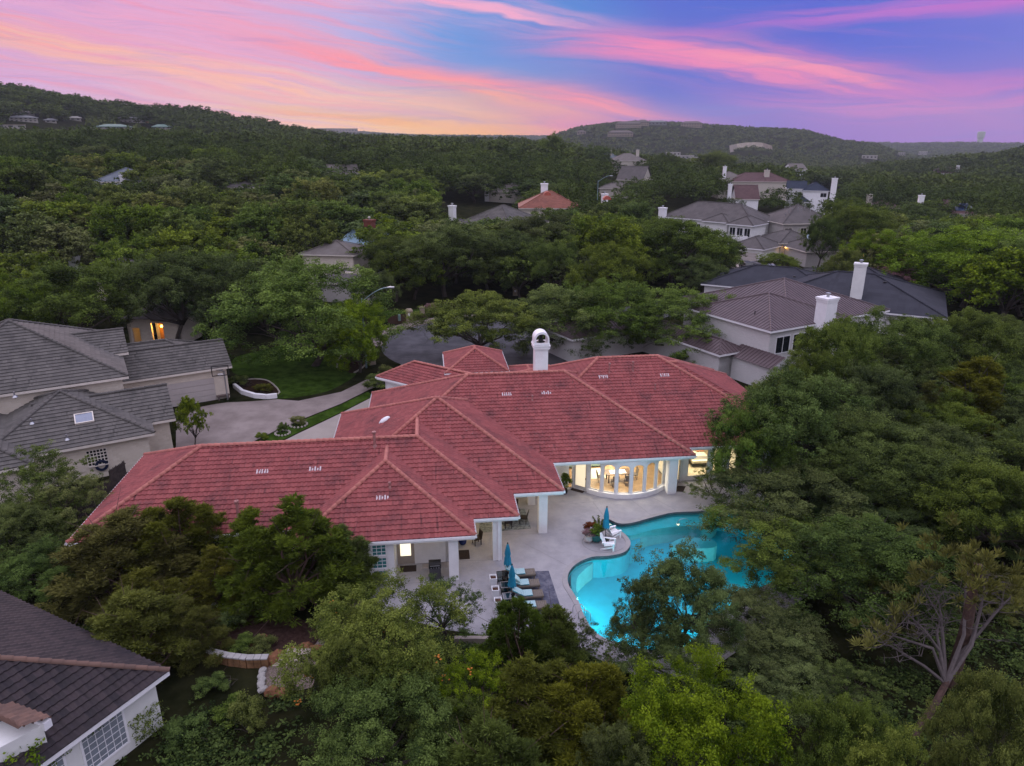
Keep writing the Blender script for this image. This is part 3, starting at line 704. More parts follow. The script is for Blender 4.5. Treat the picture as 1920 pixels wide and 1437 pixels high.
L2 = (Vector((13.1, 8.7))-bp[6]).length
facet(wb, bp[6], Vector((13.1, 8.7)), [(0, 0), (L2, 0), (L2, WH), (0, WH)], [], .16)
wall = wb.build('wall', M_STUCCO, house)
st = MB()
for k in range(6):
    p0, p1 = bp[k], bp[k+1]; n0 = (p0-BC).normalized(); n1 = (p1-BC).normalized()
    st.prism(ccw([tuple(p0+n0*.002), tuple(p1+n1*.002), tuple(p1+n1*.16), tuple(p0+n0*.16)]), 0, .34)
st.build('bay_plinth', M_STUCCO, house)
M_PANE = glass_mat('window_glass', (.93, .95, .93))
M_FRAME = mat('off_white_window_frame', (.60, .58, .55), .6, .04, 2)
for k in range(6):
    p0, p1 = bp[k], bp[k+1]; L = (p1-p0).length
    fr = MB(); facet(fr, p0, p1, arch(.127, L-.127, .342, 2.302), [arch(.165, L-.165, .385, 2.285)], .06, -.05)
    fo = fr.build('arched_window', M_FRAME, house)
    pn = MB(); facet(pn, p0, p1, arch(.16, L-.16, .38, 2.28), [], .01, -.075); pn.build('pane', M_PANE, fo)
L = (bp[0]-door0).length
fr = MB(); facet(fr, door0, bp[0], [(.162, .042), (L-.142, .042), (L-.142, 2.58), (.162, 2.58)], [[(.29, .3), (L-.26, .3), (L-.26, 2.42), (.29, 2.42)]], .06, -.05)
dr = fr.build('french_door', M_FRAME, house)
pn = MB(); facet(pn, door0, bp[0], [(.285, .29), (L-.255, .29), (L-.255, 2.43), (.285, 2.43)], [], .01, -.075)
M_SHADE = emit('lit_blind', (.95, .80, .55), .75)
pn.build('lit_blind', M_SHADE, dr); hd = MB(); d_ = (bp[0]-door0).normalized(); hp = door0+d_*(L-.2)+Vector((d_.y, -d_.x))*.03
hd.box(hp.x-.02, hp.x+.02, hp.y-.03, hp.y+.03, .95, 1.1); hd.build('handle', M_DARKMETAL, dr)
def win(p0, p1, z0, z1, nx, nz, pm, fm=None, frame=.05, bar=.025, name='window', dep=.08):
    """framed window in the wall line p0->p1 with nx x nz lights"""
    p0, p1 = Vector(p0), Vector(p1); L = (p1-p0).length; d = (p1-p0)/L; nn = Vector((-d.y, d.x))
    M = Matrix(((d.x, nn.x, 0, p0.x), (d.y, nn.y, 0, p0.y), (0, 0, 1, 0), (0, 0, 0, 1))); f = MB()
    e = .003
    f.box(e, frame, .03, dep, z0+e, z1-e, M); f.box(L-frame, L-e, .03, dep, z0+e, z1-e, M); f.box(frame, L-frame, .03, dep, z0+e, z0+frame, M); f.box(frame, L-frame, .03, dep, z1-frame, z1-e, M)
    for k in range(1, nx): x = L*k/nx; f.box(x-bar/2, x+bar/2, .035, dep-.005, z0+frame, z1-frame, M)
    for k in range(1, nz): z = z0+(z1-z0)*k/nz; f.box(frame, L-frame, .037, dep-.007, z-bar/2, z+bar/2, M)
    fo = f.build(name, fm or M_FRAME, house)
    pn = MB(); pn.box(frame*.9, L-frame*.9, dep-.025, dep-.015, z0+frame*.9, z1-frame*.9, M); pn.build('pane', pm, fo); return fo
M_GBLOCK = mat('teal_glass_block', (.05, .21, .22), .15, .25, 4, spec=.6)
for k in range(3): win((-8.71+.42, -1.4), (-8.71+1.25, -1.4), *gbw[k][2:], 3, 3, M_GBLOCK, M_WHITE, .05, .03, 'glass_block_window')
for a_, b_ in ((1.2, 2.9), (5.6, 7.4), (11.6, 13.1)): win((-24.5+a_, 1.0), (-24.5+b_, 1.0), .9, 2.2, 2, 2, M_DARKGLASS)
for a_, b_ in ((.35, 1.95), (2.3, 2.95), (3.6, 5.2)): win((14.25+a_, 9.55), (14.25+b_, 9.55), .28, 2.62, 1, 1, M_PANE, frame=.07)
# back door with a lit half light
db = MB(); M_ = Matrix(((1, 0, 0, -6.99), (0, 1, 0, .6), (0, 0, 1, 0), (0, 0, 0, 1)))
for q_ in ((.003, .2, 0, 2.117), (.84, 1.047, 0, 2.117), (.2, .84, 0, .55), (.2, .84, 1.98, 2.117)): db.box(q_[0], q_[1], .05, .10, q_[2], q_[3], M_)
bd = db.build('back_door', mat('beige_door', (.40, .35, .30), .6, .04), house)
MB().box(.195, .845, .07, .08, .545, 1.985, M_).build('lit_blind', emit('bright_blind', (1, .9, .66), 1.25), bd)
MB().tube([(-6.86, .58, .95), (-6.86, .58, 1.1)], .02, 6).build('handle', M_STEEL, bd)
# glass door into the bedroom, interior door on the patio
dd = MB(); p0, p1 = Vector((13.1, 8.7)), Vector((14.25, 9.55)); d_ = (p1-p0).normalized(); nn = Vector((-d_.y, d_.x)); M_ = Matrix(((d_.x, nn.x, 0, p0.x), (d_.y, nn.y, 0, p0.y), (0, 0, 1, 0), (0, 0, 0, 1)))
for q_ in ((.203, .32, .003, 2.097), (1.03, 1.147, .003, 2.097), (.32, 1.03, .003, .25), (.32, 1.03, 1.98, 2.097)): dd.box(q_[0], q_[1], .05, .1, q_[2], q_[3], M_)
gd = dd.build('glass_door', M_FRAME, house); MB().box(.315, 1.035, .07, .08, .245, 1.985, M_).build('pane', M_PANE, gd)
dd = MB(); dd.box(-3.95, -3.9, 3.21, 4.19, .01, 2.095); dd.build('patio_door', mat('dark_wood_door', (.06, .035, .02), .5, .2), house)
# columns, with a downpipe on two of them
for (x, y, w_, d2) in ((-3.89, -1.42, .57, .57), (-1.14, .36, .55, .55), (2.16, 3.2, .57, .55), (12.42, 7.55, .58, .7), (2.0, 7.1, .5, .5)):
    MB().box(x, x+w_, y, y+d2, 0, WH).build('column', M_STUCCO, house)
dpm = MB(); dpm.box(-.82, -.72, .27, .355, 0.02, 2.82); dpm.build('downpipe', M_WHITE, house)
dpm = MB(); dpm.box(13.005, 13.1, 7.6, 7.7, .02, 2.82); dpm.build('downpipe', M_WHITE, house)
# big chimney with arched bell hood
ch = MB(); cx, cyv = 4.25, 16.3; z0 = 6.2
ch.box(cx-.52, cx+.52, cyv-.52, cyv+.52, z0, 8.95)
for zz, e in ((8.95, .07), (9.05, .13), (9.15, .07), (9.25, .16), (9.38, .10)): ch.box(cx-.52-e, cx+.52+e, cyv-.52-e, cyv+.52+e, zz, zz+.10)
co = ch.build('chimney', M_WHITE, house)
hood = MB(); ro, ri, n_ = .60, .47, 14
out_ = [(cx+ro, 9.48)]+[(cx+ro*math.cos(math.pi*k/n_), 9.82+ro*math.sin(math.pi*k/n_)) for k in range(n_+1)]+[(cx-ro, 9.48)]
inn = [(cx-ri, 9.48)]+[(cx-ri*math.cos(math.pi*k/n_), 9.78+ri*math.sin(math.pi*k/n_)) for k in range(n_+1)]+[(cx+ri, 9.48)]
tmp = MB(); tmp.prism(ccw(out_+inn), 0, 1.16)
hood.add([(x, cyv-.58+z, y) for x, y, z in tmp.v], [f[::-1] for f in tmp.f])
hood.build('chimney_hood', M_WHITE, co)
MB().lathe([(.34, 0), (.33, .05), (.20, .12), (.13, .25), (.13, .5), (.2, .52), (.2, .6)], (cx, cyv, 9.48), 12).build('flue_cap', M_BLACK, co)
# roof vents, pipes and domed roof lights, set on the planes where they stand
def on_plane(px, py, kind, e, z0=EZ, sl=SL):
    lo, hi = z0, z0+8
    for _ in range(60):
        z = (lo+hi)/2; u, v = px_uv(px, py, z)
        h = {'S': v-e, 'W': u-e}[kind]*sl+z0
        if h > z: lo = z
        else: hi = z
    return u, v, z
M_VENT = mat('pale_tile_vent', (.52, .44, .46), .6, .2, 9)
for px, py, e in ((492, 886, .2), (591, 881, .2), (717, 935, -1.68), (950, 741, 7.42), (1024, 738, 7.42), (1131, 708, 8.85), (1246, 705, 8.85)):
    u, v, z = on_plane(px, py, 'S', e); vb = MB()
    for k in range(5): vb.box(u-.36+k*.16, u-.27+k*.16, v-.14, v+.14, -.5, .5)
    vb.v = [(x, y, z+SL*(y-v)+(.085 if zz > 0 else -.05)) for x, y, zz in vb.v]; vb.build('roof_vent', M_VENT, roof)
M_PIPE = mat('rusty_vent_pipe', (.30, .14, .13), .6, .25, 6)
for px, py, e, h, r_ in ((447, 968, .2, .9, .09), (703, 838, .2, .95, .09), (1142, 700, 8.85, .75, .06), (1186, 696, 8.85, .7, .06), (731, 916, -1.68, .3, .06), (1228, 731, 8.85, .35, .04), (998, 752, 7.42, .35, .05)):
    u, v, z = on_plane(px, py, 'S', e); pb = MB(); pb.tube([(u, v, z-.1), (u, v, z+h)], r_, 10); pb.lathe([(r_*1.5, h), (r_*1.7, h+.05), (r_*1.5, h+.12), (r_*.3, h+.14)], (u, v, z), 10)
    pb.lathe([(r_*2.6, -.12), (r_*1.1, .16)], (u, v, z), 10); pb.build('vent_pipe', M_PIPE, roof)
u, v, z = on_plane(721, 790, 'W', -12.01)
dm = MB(); dm.lathe([(.42, 0), (.42, .06), (.36, .16), (.22, .24), (.05, .27)], (0, 0, 0), 16)
dm.v = [(u+x, v+y*.7, z+SL*x+zz+.02) for x, y, zz in dm.v]; dm.build('domed_roof_light', mat('white_acrylic', (.75, .77, .8), .3, .02), roof, smooth=True)
# rooms behind the glass
M_WOOD = mat('wood_floor', (.30, .19, .10), .45, .25, 2.5); M_INT = mat('cream_plaster', (.72, .66, .54), .9, .03); M_TILEF = mat('travertine_floor', (.50, .42, .30), .6, .1, 1)
fl = MB(); fl.prism(ccw([tuple(p) for p in bp]+[(13.0, 8.9), (13.0, 15), (4.6, 15), (4.6, 9.7), tuple(door0)]), 0, .03); fl.build('living_room_floor', M_WOOD, house)
fl = MB(); fl.prism([(13.3, 9.7), (22.6, 9.7), (22.6, 15), (13.3, 15)], 0, .03); fl.build('bedroom_floor', M_TILEF, house)
iw = MB(); iw.box(4.4, 13.3, 15, 15.1, 0, 2.82); iw.box(4.4, 4.5, 9.8, 15, 0, 2.82); iw.box(13.1, 13.22, 8.9, 15, 0, 2.82); iw.box(13.3, 22.8, 15.0, 15.1, 0, 2.82); iw.box(18.5, 18.6, 9.8, 15, 0, 2.82); iw.build('interior_wall', M_INT, house)
lamp('living_room_light', (9.0, 12.4, 2.70), 560, (1, .87, .68), 3.0, house, 'AREA', (0, 0, 0), 3.5)
lamp('bow_window_light', (9.5, 9.2, 2.72), 210, (1, .87, .68), 2.6, house, 'AREA', (0, 0, 0), .9)
lamp('bedroom_light', (16.2, 12.0, 2.70), 270, (1, .86, .64), 2.2, house, 'AREA', (0, 0, 0), 2.2)
for (x, y, e) in ((-1.9, 2.4, 55), (.4, 5.6, 60), (3.2, 8.0, 40), (-2.6, 5.6, 45), (-5.4, -.5, 10), (13.7, 8.2, 12)):
    MB().lathe([(.09, 0), (.10, .025), (.07, .03)], (x, y, 2.80), 12).build('recessed_light', emit('warm_bulb', (1, .72, .35), 4), house)
    lamp('recessed_lamp', (x, y, 2.74), e, (1, .74, .38), .08, house)

# ------------------------------------------------------------------ pool and deck (house axes: u along the house, v away from the camera)
def W2(L): return [tuple(UV(*p)[:2]) for p in L]
POOL = smooth_closed([px_uv(*p) for p in ((1300, 960), (1260, 962), (1222, 971), (1185, 981), (1160, 982), (1138, 973), (1128, 978), (1140, 988), (1157, 993), (1172, 1003), (1181, 1015), (1180, 1026), (1168, 1037), (1140, 1043), (1110, 1045), (1085, 1055), (1070, 1068), (1064, 1082), (1066, 1098), (1075, 1113), (1085, 1130), (1095, 1155), (1110, 1180), (1135, 1198))]+[(5.6, -8.6), (7.4, -8.9), (9.2, -7.8), (11.2, -6.0), (13.6, -4.6), (16.0, -3.2), (17.8, -.8), (18.0, 1.8), (16.8, 3.9), (15.0, 4.7)], 4)
POOL = ccw(POOL)
def offset(poly, d):
    out = []
    for i in range(len(poly)):
        a, b = Vector(poly[i-1]), Vector(poly[(i+1) % len(poly)]); t = (b-a).normalized(); out.append((poly[i][0]+t.y*d, poly[i][1]-t.x*d))
    return out
M_DECK = mat('lilac_grey_pool_deck', (.285, .28, .30), .85, .07, .8, .3, col2=(.325, .318, .335))
M_COPE = mat('pool_coping', (.30, .29, .295), .8, .1, 1.2, .3)
deck = MB(); deck.prism(ccw(DECK), -.28, 0.0, 0, [offset(POOL, .30)[::-1]])
struct(deck.build('pool_deck', M_DECK, None, loc=None)).matrix_world = Matrix.Translation(HO) @ Matrix.Rotation(HA, 4, 'Z')
HM = Matrix.Translation(HO) @ Matrix.Rotation(HA, 4, 'Z')
def house_axes(o): o.matrix_world = HM; return o
jt = MB()
def joint(pts, w=.009, z=.004):
    P = [Vector(p) for p in pts]
    for a, b in zip(P[:-1], P[1:]):
        d = (b-a).normalized(); n = Vector((-d.y, d.x))*w
        jt.quad(*[(*q_, z) for q_ in (a-n, b-n, b+n, a+n)])
for L in ([px_uv(1060, 946), px_uv(1120, 940)], [px_uv(1112, 942), px_uv(1135, 972)], [px_uv(1180, 935), px_uv(1222, 967)], [px_uv(1215, 929), px_uv(1268, 957)], [px_uv(865, 1052), px_uv(925, 1050)], [px_uv(985, 1020), px_uv(1066, 1062)], [px_uv(1017, 1001), px_uv(880, 1004)], [px_uv(700, 1098), px_uv(845, 1089)], [px_uv(861, 1089), px_uv(862, 1150)], [px_uv(1250, 930), px_uv(1330, 925)]): joint(L)
cc = (6.2, 1.62); joint([(cc[0]+1.42*math.cos(a_), cc[1]+1.20*math.sin(a_)) for a_ in np.linspace(0, 2*math.pi, 40)], .014)
house_axes(struct(jt.build('deck_joint', mat('joint_sealant', (.17, .16, .16), .9, .1))))  # thin dark strips mark the joints in the deck
pool = thing('swimming_pool', 'free form lit turquoise swimming pool with dark waterline tiles', 'pool', HO, HA)
cp = MB(); cp.prism(offset(POOL, .30), -.26, .035, 0, [offset(POOL, -.015)[::-1]]); cp.build('coping', M_COPE, pool)
M_WTILE = mat('navy_waterline_tile', (.012, .03, .085), .25, .3, 9, spec=.5)
M_PLASTER = mat('aqua_pool_plaster', (.06, .50, .57), .8, .08, 1.2)
M_LEDGE = mat('pale_ledge_plaster', (.42, .58, .55), .8, .08, 1.4)
def shell(poly, z0, z1):
    m = MB(); n = len(poly)
    for i in range(n): a_, b_ = poly[i], poly[(i+1) % n]; m.quad((*b_, z0), (*a_, z0), (*a_, z1), (*b_, z1))
    return m
shell(offset(POOL, -.015), -.20, .03).build('waterline_tile', M_WTILE, pool)
bs = shell(POOL, -1.55, -.2); bs.prism(POOL, None, -1.55); bs.build('basin', M_PLASTER, pool)
def inset_step(pts, z, m): 
    s_ = MB(); s_.prism(ccw(smooth_closed([px_uv(x, y, -.4) for x, y in pts], 3)), -1.54, z); return s_.build('step', m, pool)
inset_step([(1126, 980), (1160, 988), (1200, 986), (1240, 974), (1300, 968), (1345, 972), (1330, 985), (1290, 987), (1240, 992), (1205, 1000), (1182, 1006), (1165, 1000)], -.34, M_LEDGE)
inset_step([(1165, 998), (1200, 1000), (1192, 1022), (1178, 1030)], -.72, M_PLASTER)
inset_step([(1072, 1075), (1090, 1062), (1112, 1056), (1100, 1066), (1084, 1082), (1080, 1100), (1084, 1122), (1078, 1116), (1071, 1098)], -.36, M_LEDGE)
inset_step([(1258, 1020), (1275, 1008), (1310, 1006), (1340, 1012), (1340, 1024), (1290, 1026)], -.5, M_LEDGE)
M_WATER = bpy.data.materials.new('pool_water'); M_WATER.use_nodes = True; nt = M_WATER.node_tree; nt.nodes.remove(nt.nodes['Principled BSDF'])
tr = nt.nodes.new('ShaderNodeBsdfTransparent'); tr.inputs[0].default_value = (.30, .90, .97, 1); gl = nt.nodes.new('ShaderNodeBsdfGlossy'); gl.inputs['Roughness'].default_value = .015
fr_ = nt.nodes.new('ShaderNodeFresnel'); fr_.inputs[0].default_value = 1.33; mx = nt.nodes.new('ShaderNodeMixShader')
nz = nt.nodes.new('ShaderNodeTexNoise'); nz.inputs['Scale'].default_value = 2.6; nz.inputs['Detail'].default_value = 3; bp_ = nt.nodes.new('ShaderNodeBump'); bp_.inputs['Strength'].default_value = .05; bp_.inputs['Distance'].default_value = .05
tc_ = nt.nodes.new('ShaderNodeTexCoord'); nt.links.new(tc_.outputs['Object'], nz.inputs['Vector']); nt.links.new(nz.outputs['Fac'], bp_.inputs['Height'])
for n_ in (gl, fr_): nt.links.new(bp_.outputs[0], n_.inputs['Normal'])
nt.links.new(fr_.outputs[0], mx.inputs[0]); nt.links.new(tr.outputs[0], mx.inputs[1]); nt.links.new(gl.outputs[0], mx.inputs[2]); nt.links.new(mx.outputs[0], nt.nodes['Material Output'].inputs[0])
wt = MB(); wt.prism(POOL, None, -.11); wt.build('water', M_WATER, pool)
for (u, v) in ((3.5, -3.9), (4.4, -7.65), (7.0, -8.55), (10.4, -6.35), (14.4, -4.1)):
    MB().lathe([(.12, -.03), (.13, 0), (.09, .02)], (u, v, -.95), 12).build('pool_light', emit('pool_light_lens', (.6, .9, 1), 1.5), pool)
    lamp('pool_lamp', (u, v, -.88), 300, (.55, .95, 1), .05, pool)
def rail(name, pts, r, label):
    m = MB()
    for L in pts: m.tube(L, r, 8)
    return tag(house_axes(m.build(name, M_STEEL, None, smooth=True)), label, 'handrail')
def loop(p, q_, h, z0=.0, n=9):
    P, Q = Vector((*p, z0)), Vector((*q_, z0)); d = Q-P; out = [P]
    for k in range(n+1): a_ = math.pi*k/n; out.append(P+d*(.5-.5*math.cos(a_))+Vector((0, 0, h*.55+h*.45*math.sin(a_))))
    return out+[Q]
a_, b_ = px_uv(1074, 1149), px_uv(1096, 1152); rail('pool_handrail', [loop(a_, b_, .62), loop((a_[0]+.2, a_[1]-.55), (b_[0]+.2, b_[1]-.6), .62)], .022, 'pair of curved steel handrails at the pool edge beside the outdoor rug')
a_, b_ = px_uv(1271, 982, -.2), px_uv(1291, 981, -.2); rail('grab_rail', [loop(a_, b_, .45, -.3)], .022, 'small arched grab rail standing in the pool by the ledge')

# ------------------------------------------------------------------ things on the deck
def H(name, label, cat, u, v, rz=0.0, group=None, z=0.0): return thing(name, label, cat, UV(u, v, z), HA+rz, group)
M_SLAT = mat('weathered_resin_slats', (.16, .135, .11), .75, .15, 6, .2)
def stripe_mat(name, c1, c2, sc_=14):
    m = bpy.data.materials.new(name); m.use_nodes = True; nt = m.node_tree; b = nt.nodes['Principled BSDF']; b.inputs['Roughness'].default_value = .9
    t = nt.nodes.new('ShaderNodeTexCoord'); w = nt.nodes.new('ShaderNodeTexWave'); w.inputs['Scale'].default_value = sc_/6.28*2; w.inputs['Distortion'].default_value = 3.5; w.inputs['Detail'].default_value = 3; w.bands_direction = 'Y'
    nt.links.new(t.outputs['Object'], w.inputs['Vector']); nt.links.new(WMIX(WSTEP(w.outputs['Fac'], .35, .65, nt), c1, c2, nt), b.inputs['Base Color']); return m
M_TEAL = stripe_mat('teal_striped_canvas', (.08, .30, .36), (.55, .66, .64))
M_PIL = mat('pale_aqua_cloth', (.40, .60, .60), .9, .15, 6)
def lounger(label, u, v):
    t = H('sun_lounger', label, 'sun lounger', u, v, 0, 'sun loungers in a row on the outdoor rug')
    f = MB()
    for y in (-.33, .29): f.box(-.98, .98, y, y+.04, .22, .32)
    for x in (-.98, .94): f.box(x, x+.04, -.29, .29, .22, .32)
    f.build('frame', M_SLAT, t)
    for x in (-.93, .86):
        for y in (-.32, .25): MB().box(x, x+.07, y, y+.07, 0, .22).build('leg', M_SLAT, t)
    s_ = MB()
    for k in range(11): s_.box(-.20+k*.107, -.20+k*.107+.095, -.29, .29, .31, .335)
    s_.build('seat', M_SLAT, t)
    M = Matrix.Translation((-.20, 0, .32)) @ Matrix.Rotation(rad(32), 4, 'Y'); b = MB()
    for k in range(7): b.box(-.74+k*.105, -.74+k*.105+.09, -.29, .29, 0, .025, M)
    b.build('backrest', M_SLAT, t)
    c = MB(); c.box(-.17, .36, -.28, .28, .337, .42); c.build('seat_cushion', M_TEAL, t, bevel=.025)
    c = MB(); c.box(-.76, -.02, -.28, .28, .03, .11, M); c.build('back_cushion', M_TEAL, t, bevel=.025)
    return t
lpos = [px_uv(1004, 1071, .33), px_uv(1012, 1091, .33), px_uv(1019, 1111, .33), px_uv(1026, 1132, .33)]
for (lab, (u, v)) in zip(('slatted sun lounger with teal striped cushion, the one farthest from the trees', 'slatted sun lounger with a pale aqua pillow leaning on its raised back', 'sun lounger third from the house, its back half hidden by a cedar top', 'sun lounger nearest the trees, only its foot end and cushion clear of leaves'), lpos): lounger(lab, u-1.0, v)
pw = MB(); pw.box(-.06, .06, -.24, .24, -.2, .2); o = pw.build('pillow', M_PIL, None, bevel=.05); o.matrix_world = Matrix.Translation(UV(lpos[1][0]-1.32, lpos[1][1], .66)) @ Matrix.Rotation(HA, 4, 'Z') @ Matrix.Rotation(rad(-42), 4, 'Y'); tag(o, 'pale aqua pillow propped on the second lounger from the house', 'pillow')
M_RUG = bpy.data.materials.new('navy_patterned_rug'); M_RUG.use_nodes = True; nt = M_RUG.node_tree; b = nt.nodes['Principled BSDF']; b.inputs['Roughness'].default_value = .95
t_ = nt.nodes.new('ShaderNodeTexCoord'); n1 = nt.nodes.new('ShaderNodeTexNoise'); n1.inputs['Scale'].default_value = 1.1; n1.inputs['Detail'].default_value = 10; n1.inputs['Roughness'].default_value = .8; nt.links.new(t_.outputs['Object'], n1.inputs['Vector'])
nt.links.new(WMIX(WSTEP(n1.outputs['Fac'], .42, .62, nt), (.055, .06, .095), (.15, .15, .185), nt), b.inputs['Base Color'])
rg = MB(); rg.prism(ccw([(-.95, -.95), (-.85, -5.25), (2.18, -5.3), (2.1, -1.15)]), 0.0, .012); tag(house_axes(rg.build('outdoor_rug', M_RUG)), 'faded navy patterned outdoor rug under the sun loungers', 'rug')
M_TGLASS = glass_mat('smoked_glass', (.35, .42, .42), .05, .7)
def side_table(label, u, v, drawn):
    t = H('side_table', label, 'side table', u, v, 0, 'dark framed side tables between loungers')
    f = MB(); w, d, h = .36, .30, .46
    for (x0, x1, y0, y1) in ((-w, w, -d, -d+.035), (-w, w, d-.035, d), (-w, -w+.035, -d+.035, d-.035), (w-.035, w, -d+.035, d-.035)): f.box(x0, x1, y0, y1, h-.035, h)
    f.build('frame', drawn, t)
    for x in (-w, w-.035):
        for y in (-d, d-.035): MB().box(x, x+.035, y, y+.035, 0, h-.036).build('leg', M_DARKMETAL, t)
    MB().box(-w+.036, w-.036, -d+.036, d-.036, h-.025, h-.012).build('tabletop', M_TGLASS, t)
    MB().box(-w+.036, w-.036, -d+.036, d-.036, .10, .115).build('shelf', M_TGLASS, t)
M_GREYMET = mat('brushed_grey_frame', (.25, .25, .26), .4, .1, 5, metal=.3)
for lab, p, fm in (('black framed glass side table nearest the house, behind the first umbrella pole', (943, 1076), M_DARKMETAL), ('grey rimmed side table with dark inside, under the nearer closed umbrella', (950, 1096), M_GREYMET), ('grey rimmed glass side table partly behind the cedar top', (955, 1117), M_GREYMET)): side_table(lab, *px_uv(*p, .46), fm)
M_TURQ = mat('turquoise_umbrella_canvas', (.015, .20, .32), .85, .12, 5, .2)
def umbrella(label, u, v, h):
    t = H('umbrella', label, 'umbrella', u, v, random.uniform(0, 3), 'closed turquoise umbrellas by the pool')
    MB().lathe([(.24, 0), (.24, .05), (.20, .08), (.05, .10), (.04, .28)], n=18).build('base', M_DARKMETAL, t)
    MB().tube([(0, 0, .1), (0, 0, h)], .024, 8).build('pole', M_DARKMETAL, t)
    m = MB(); n = 24; prof = [(1.02, .20), (1.10, .19), (1.25, .165), (1.5, .155), (1.62, .12), (1.8, .145), (2.1, .11), (2.35, .07), (2.5, .04)]
    prof = [(z*h/2.55, r) for z, r in prof]
    vs = [(r*(1+.30*math.cos(8*2*math.pi*k/n))*math.cos(2*math.pi*k/n+z*.4), r*(1+.30*math.cos(8*2*math.pi*k/n))*math.sin(2*math.pi*k/n+z*.4), z-(.05*math.cos(8*2*math.pi*k/n+1) if i == 0 else 0)) for i, (z, r) in enumerate(prof) for k in range(n)]
    m.add(vs, [(i*n+k, i*n+(k+1) % n, (i+1)*n+(k+1) % n, (i+1)*n+k) for i in range(len(prof)-1) for k in range(n)]+[tuple(range((len(prof)-1)*n, len(prof)*n))])
    m.build('canopy', M_TURQ, t, smooth=True)
    MB().lathe([(.035, 0), (.05, .03), (.03, .07), (.01, .10)], (0, 0, h-.02), 10).build('finial', M_BLACK, t)
random.seed(3)
umbrella('closed turquoise umbrella at the house end of the loungers', *px_uv(952, 1084), 2.35)
umbrella('closed turquoise umbrella between the second and third loungers', *px_uv(960, 1125), 2.3)
umbrella('closed turquoise umbrella beside the flower pots and white chairs', *px_uv(1135, 1014), 2.45)
M_PLANTER = mat('white_planter_resin', (.70, .71, .74), .5, .04, 2)
M_SOIL = mat('dry_reddish_soil', (.10, .05, .035), .95, .35, 12, .6)
for lab, p in (('tall white tapered planter with bare soil, nearest the house', (925, 1103)), ('tall white tapered planter with bare soil, middle of the three', (929, 1125)), ('tall white tapered planter with bare soil, nearest the trees', (934, 1147))):
    u, v = px_uv(*p); t = H('planter', lab, 'planter', u, v, 0, 'three tall white planters beside the side tables')
    m = MB(); 
    def ring(hw, z): return [(-hw*.85, -hw, z), (hw*.85, -hw, z), (hw*.85, hw, z), (-hw*.85, hw, z)]
    L = [ring(.17, 0), ring(.24, .78), ring(.20, .78), ring(.18, .66)]
    vs = [p_ for r_ in L for p_ in r_]; m.add(vs, [(3, 2, 1, 0)]+[(i*4+k, i*4+(k+1) % 4, i*4+4+(k+1) % 4, i*4+4+k) for i in range(3) for k in range(4)]); m.build('pot', M_PLANTER, t)
    m = MB(); hw = .185; m.quad(*ring(hw, .70)); 
    for k in range(26): x, y = random.uniform(-.13, .13), random.uniform(-.15, .15); m.lathe([(.035, 0), (.03, .03), (.004, .05)], (x, y, .69), 5)
    m.build('soil', M_SOIL, t)
# gas grill with side shelves
t = H('grill', 'black gas barbecue grill with grey side shelves under the patio eave', 'grill', -4.72, -1.02)
g_ = MB(); g_.box(-.34, .34, -.27, .27, .10, .78); g_.box(-.36, .36, -.29, .29, .06, .10); g_.build('cabinet', mat('charcoal_enamel', (.05, .05, .055), .4, .15), t, bevel=.01)
g_ = MB(); g_.box(-.36, .36, -.28, .28, .785, .92); g_.build('firebox', M_BLACK, t)
g_ = MB(); n_ = 8; pr = [(-.28+.0, .925)]+[(-.28*math.cos(math.pi*k/n_), .925+.26*math.sin(math.pi*k/n_)) for k in range(n_+1)]
tmp = MB(); tmp.prism(ccw(pr[1:]), 0, .72); g_.add([(z-.36, x, y) for x, y, z in tmp.v], tmp.f); g_.build('lid', M_BLACK, t, smooth=False)
MB().tube([(-.28, -.33, 1.0), (.28, -.33, 1.0)], .018, 8).build('lid_handle', M_STEEL, t)
for x in (-.74, .37): MB().box(x, x+.37, -.25, .25, .80, .84).build('side_shelf', mat('grey_shelf', (.22, .20, .19), .5, .1), t)
for x in (-.33, .27):
    for y in (-.26, .2): MB().lathe([(.045, 0), (.05, .03), (.045, .06)], (x+.03, y+.03, 0), 8).build('wheel', M_BLACK, t)
for k in range(4): MB().tube([(-.22+k*.15, -.29, .85), (-.22+k*.15, -.325, .85)], .025, 8).build('knob', M_STEEL, t)
M_MAT = mat('dark_coir', (.03, .02, .016), .95, .25, 8, .4)
for lab, q_ in (('dark brown doormat outside the lit back door', ((-6.85, -.25), (-5.85, -.25), (-5.85, .42), (-6.85, .42))), ('dark brown doormat inside the covered patio behind the corner column', ((-3.2, .72), (-2.55, .72), (-2.55, 1.75), (-3.2, 1.75))), ('dark doormat below the french door by the curved windows', ((5.45, 9.05), (6.25, 8.45), (6.45, 8.7), (5.65, 9.35))), ('dark doormat outside the bedroom glass door behind the column', ((13.0, 7.95), (13.7, 7.75), (14.2, 8.6), (13.6, 8.75)))):
    m = MB(); m.prism(ccw(list(q_)), 0, .014); tag(house_axes(m.build('doormat', M_MAT)), lab, 'doormat')
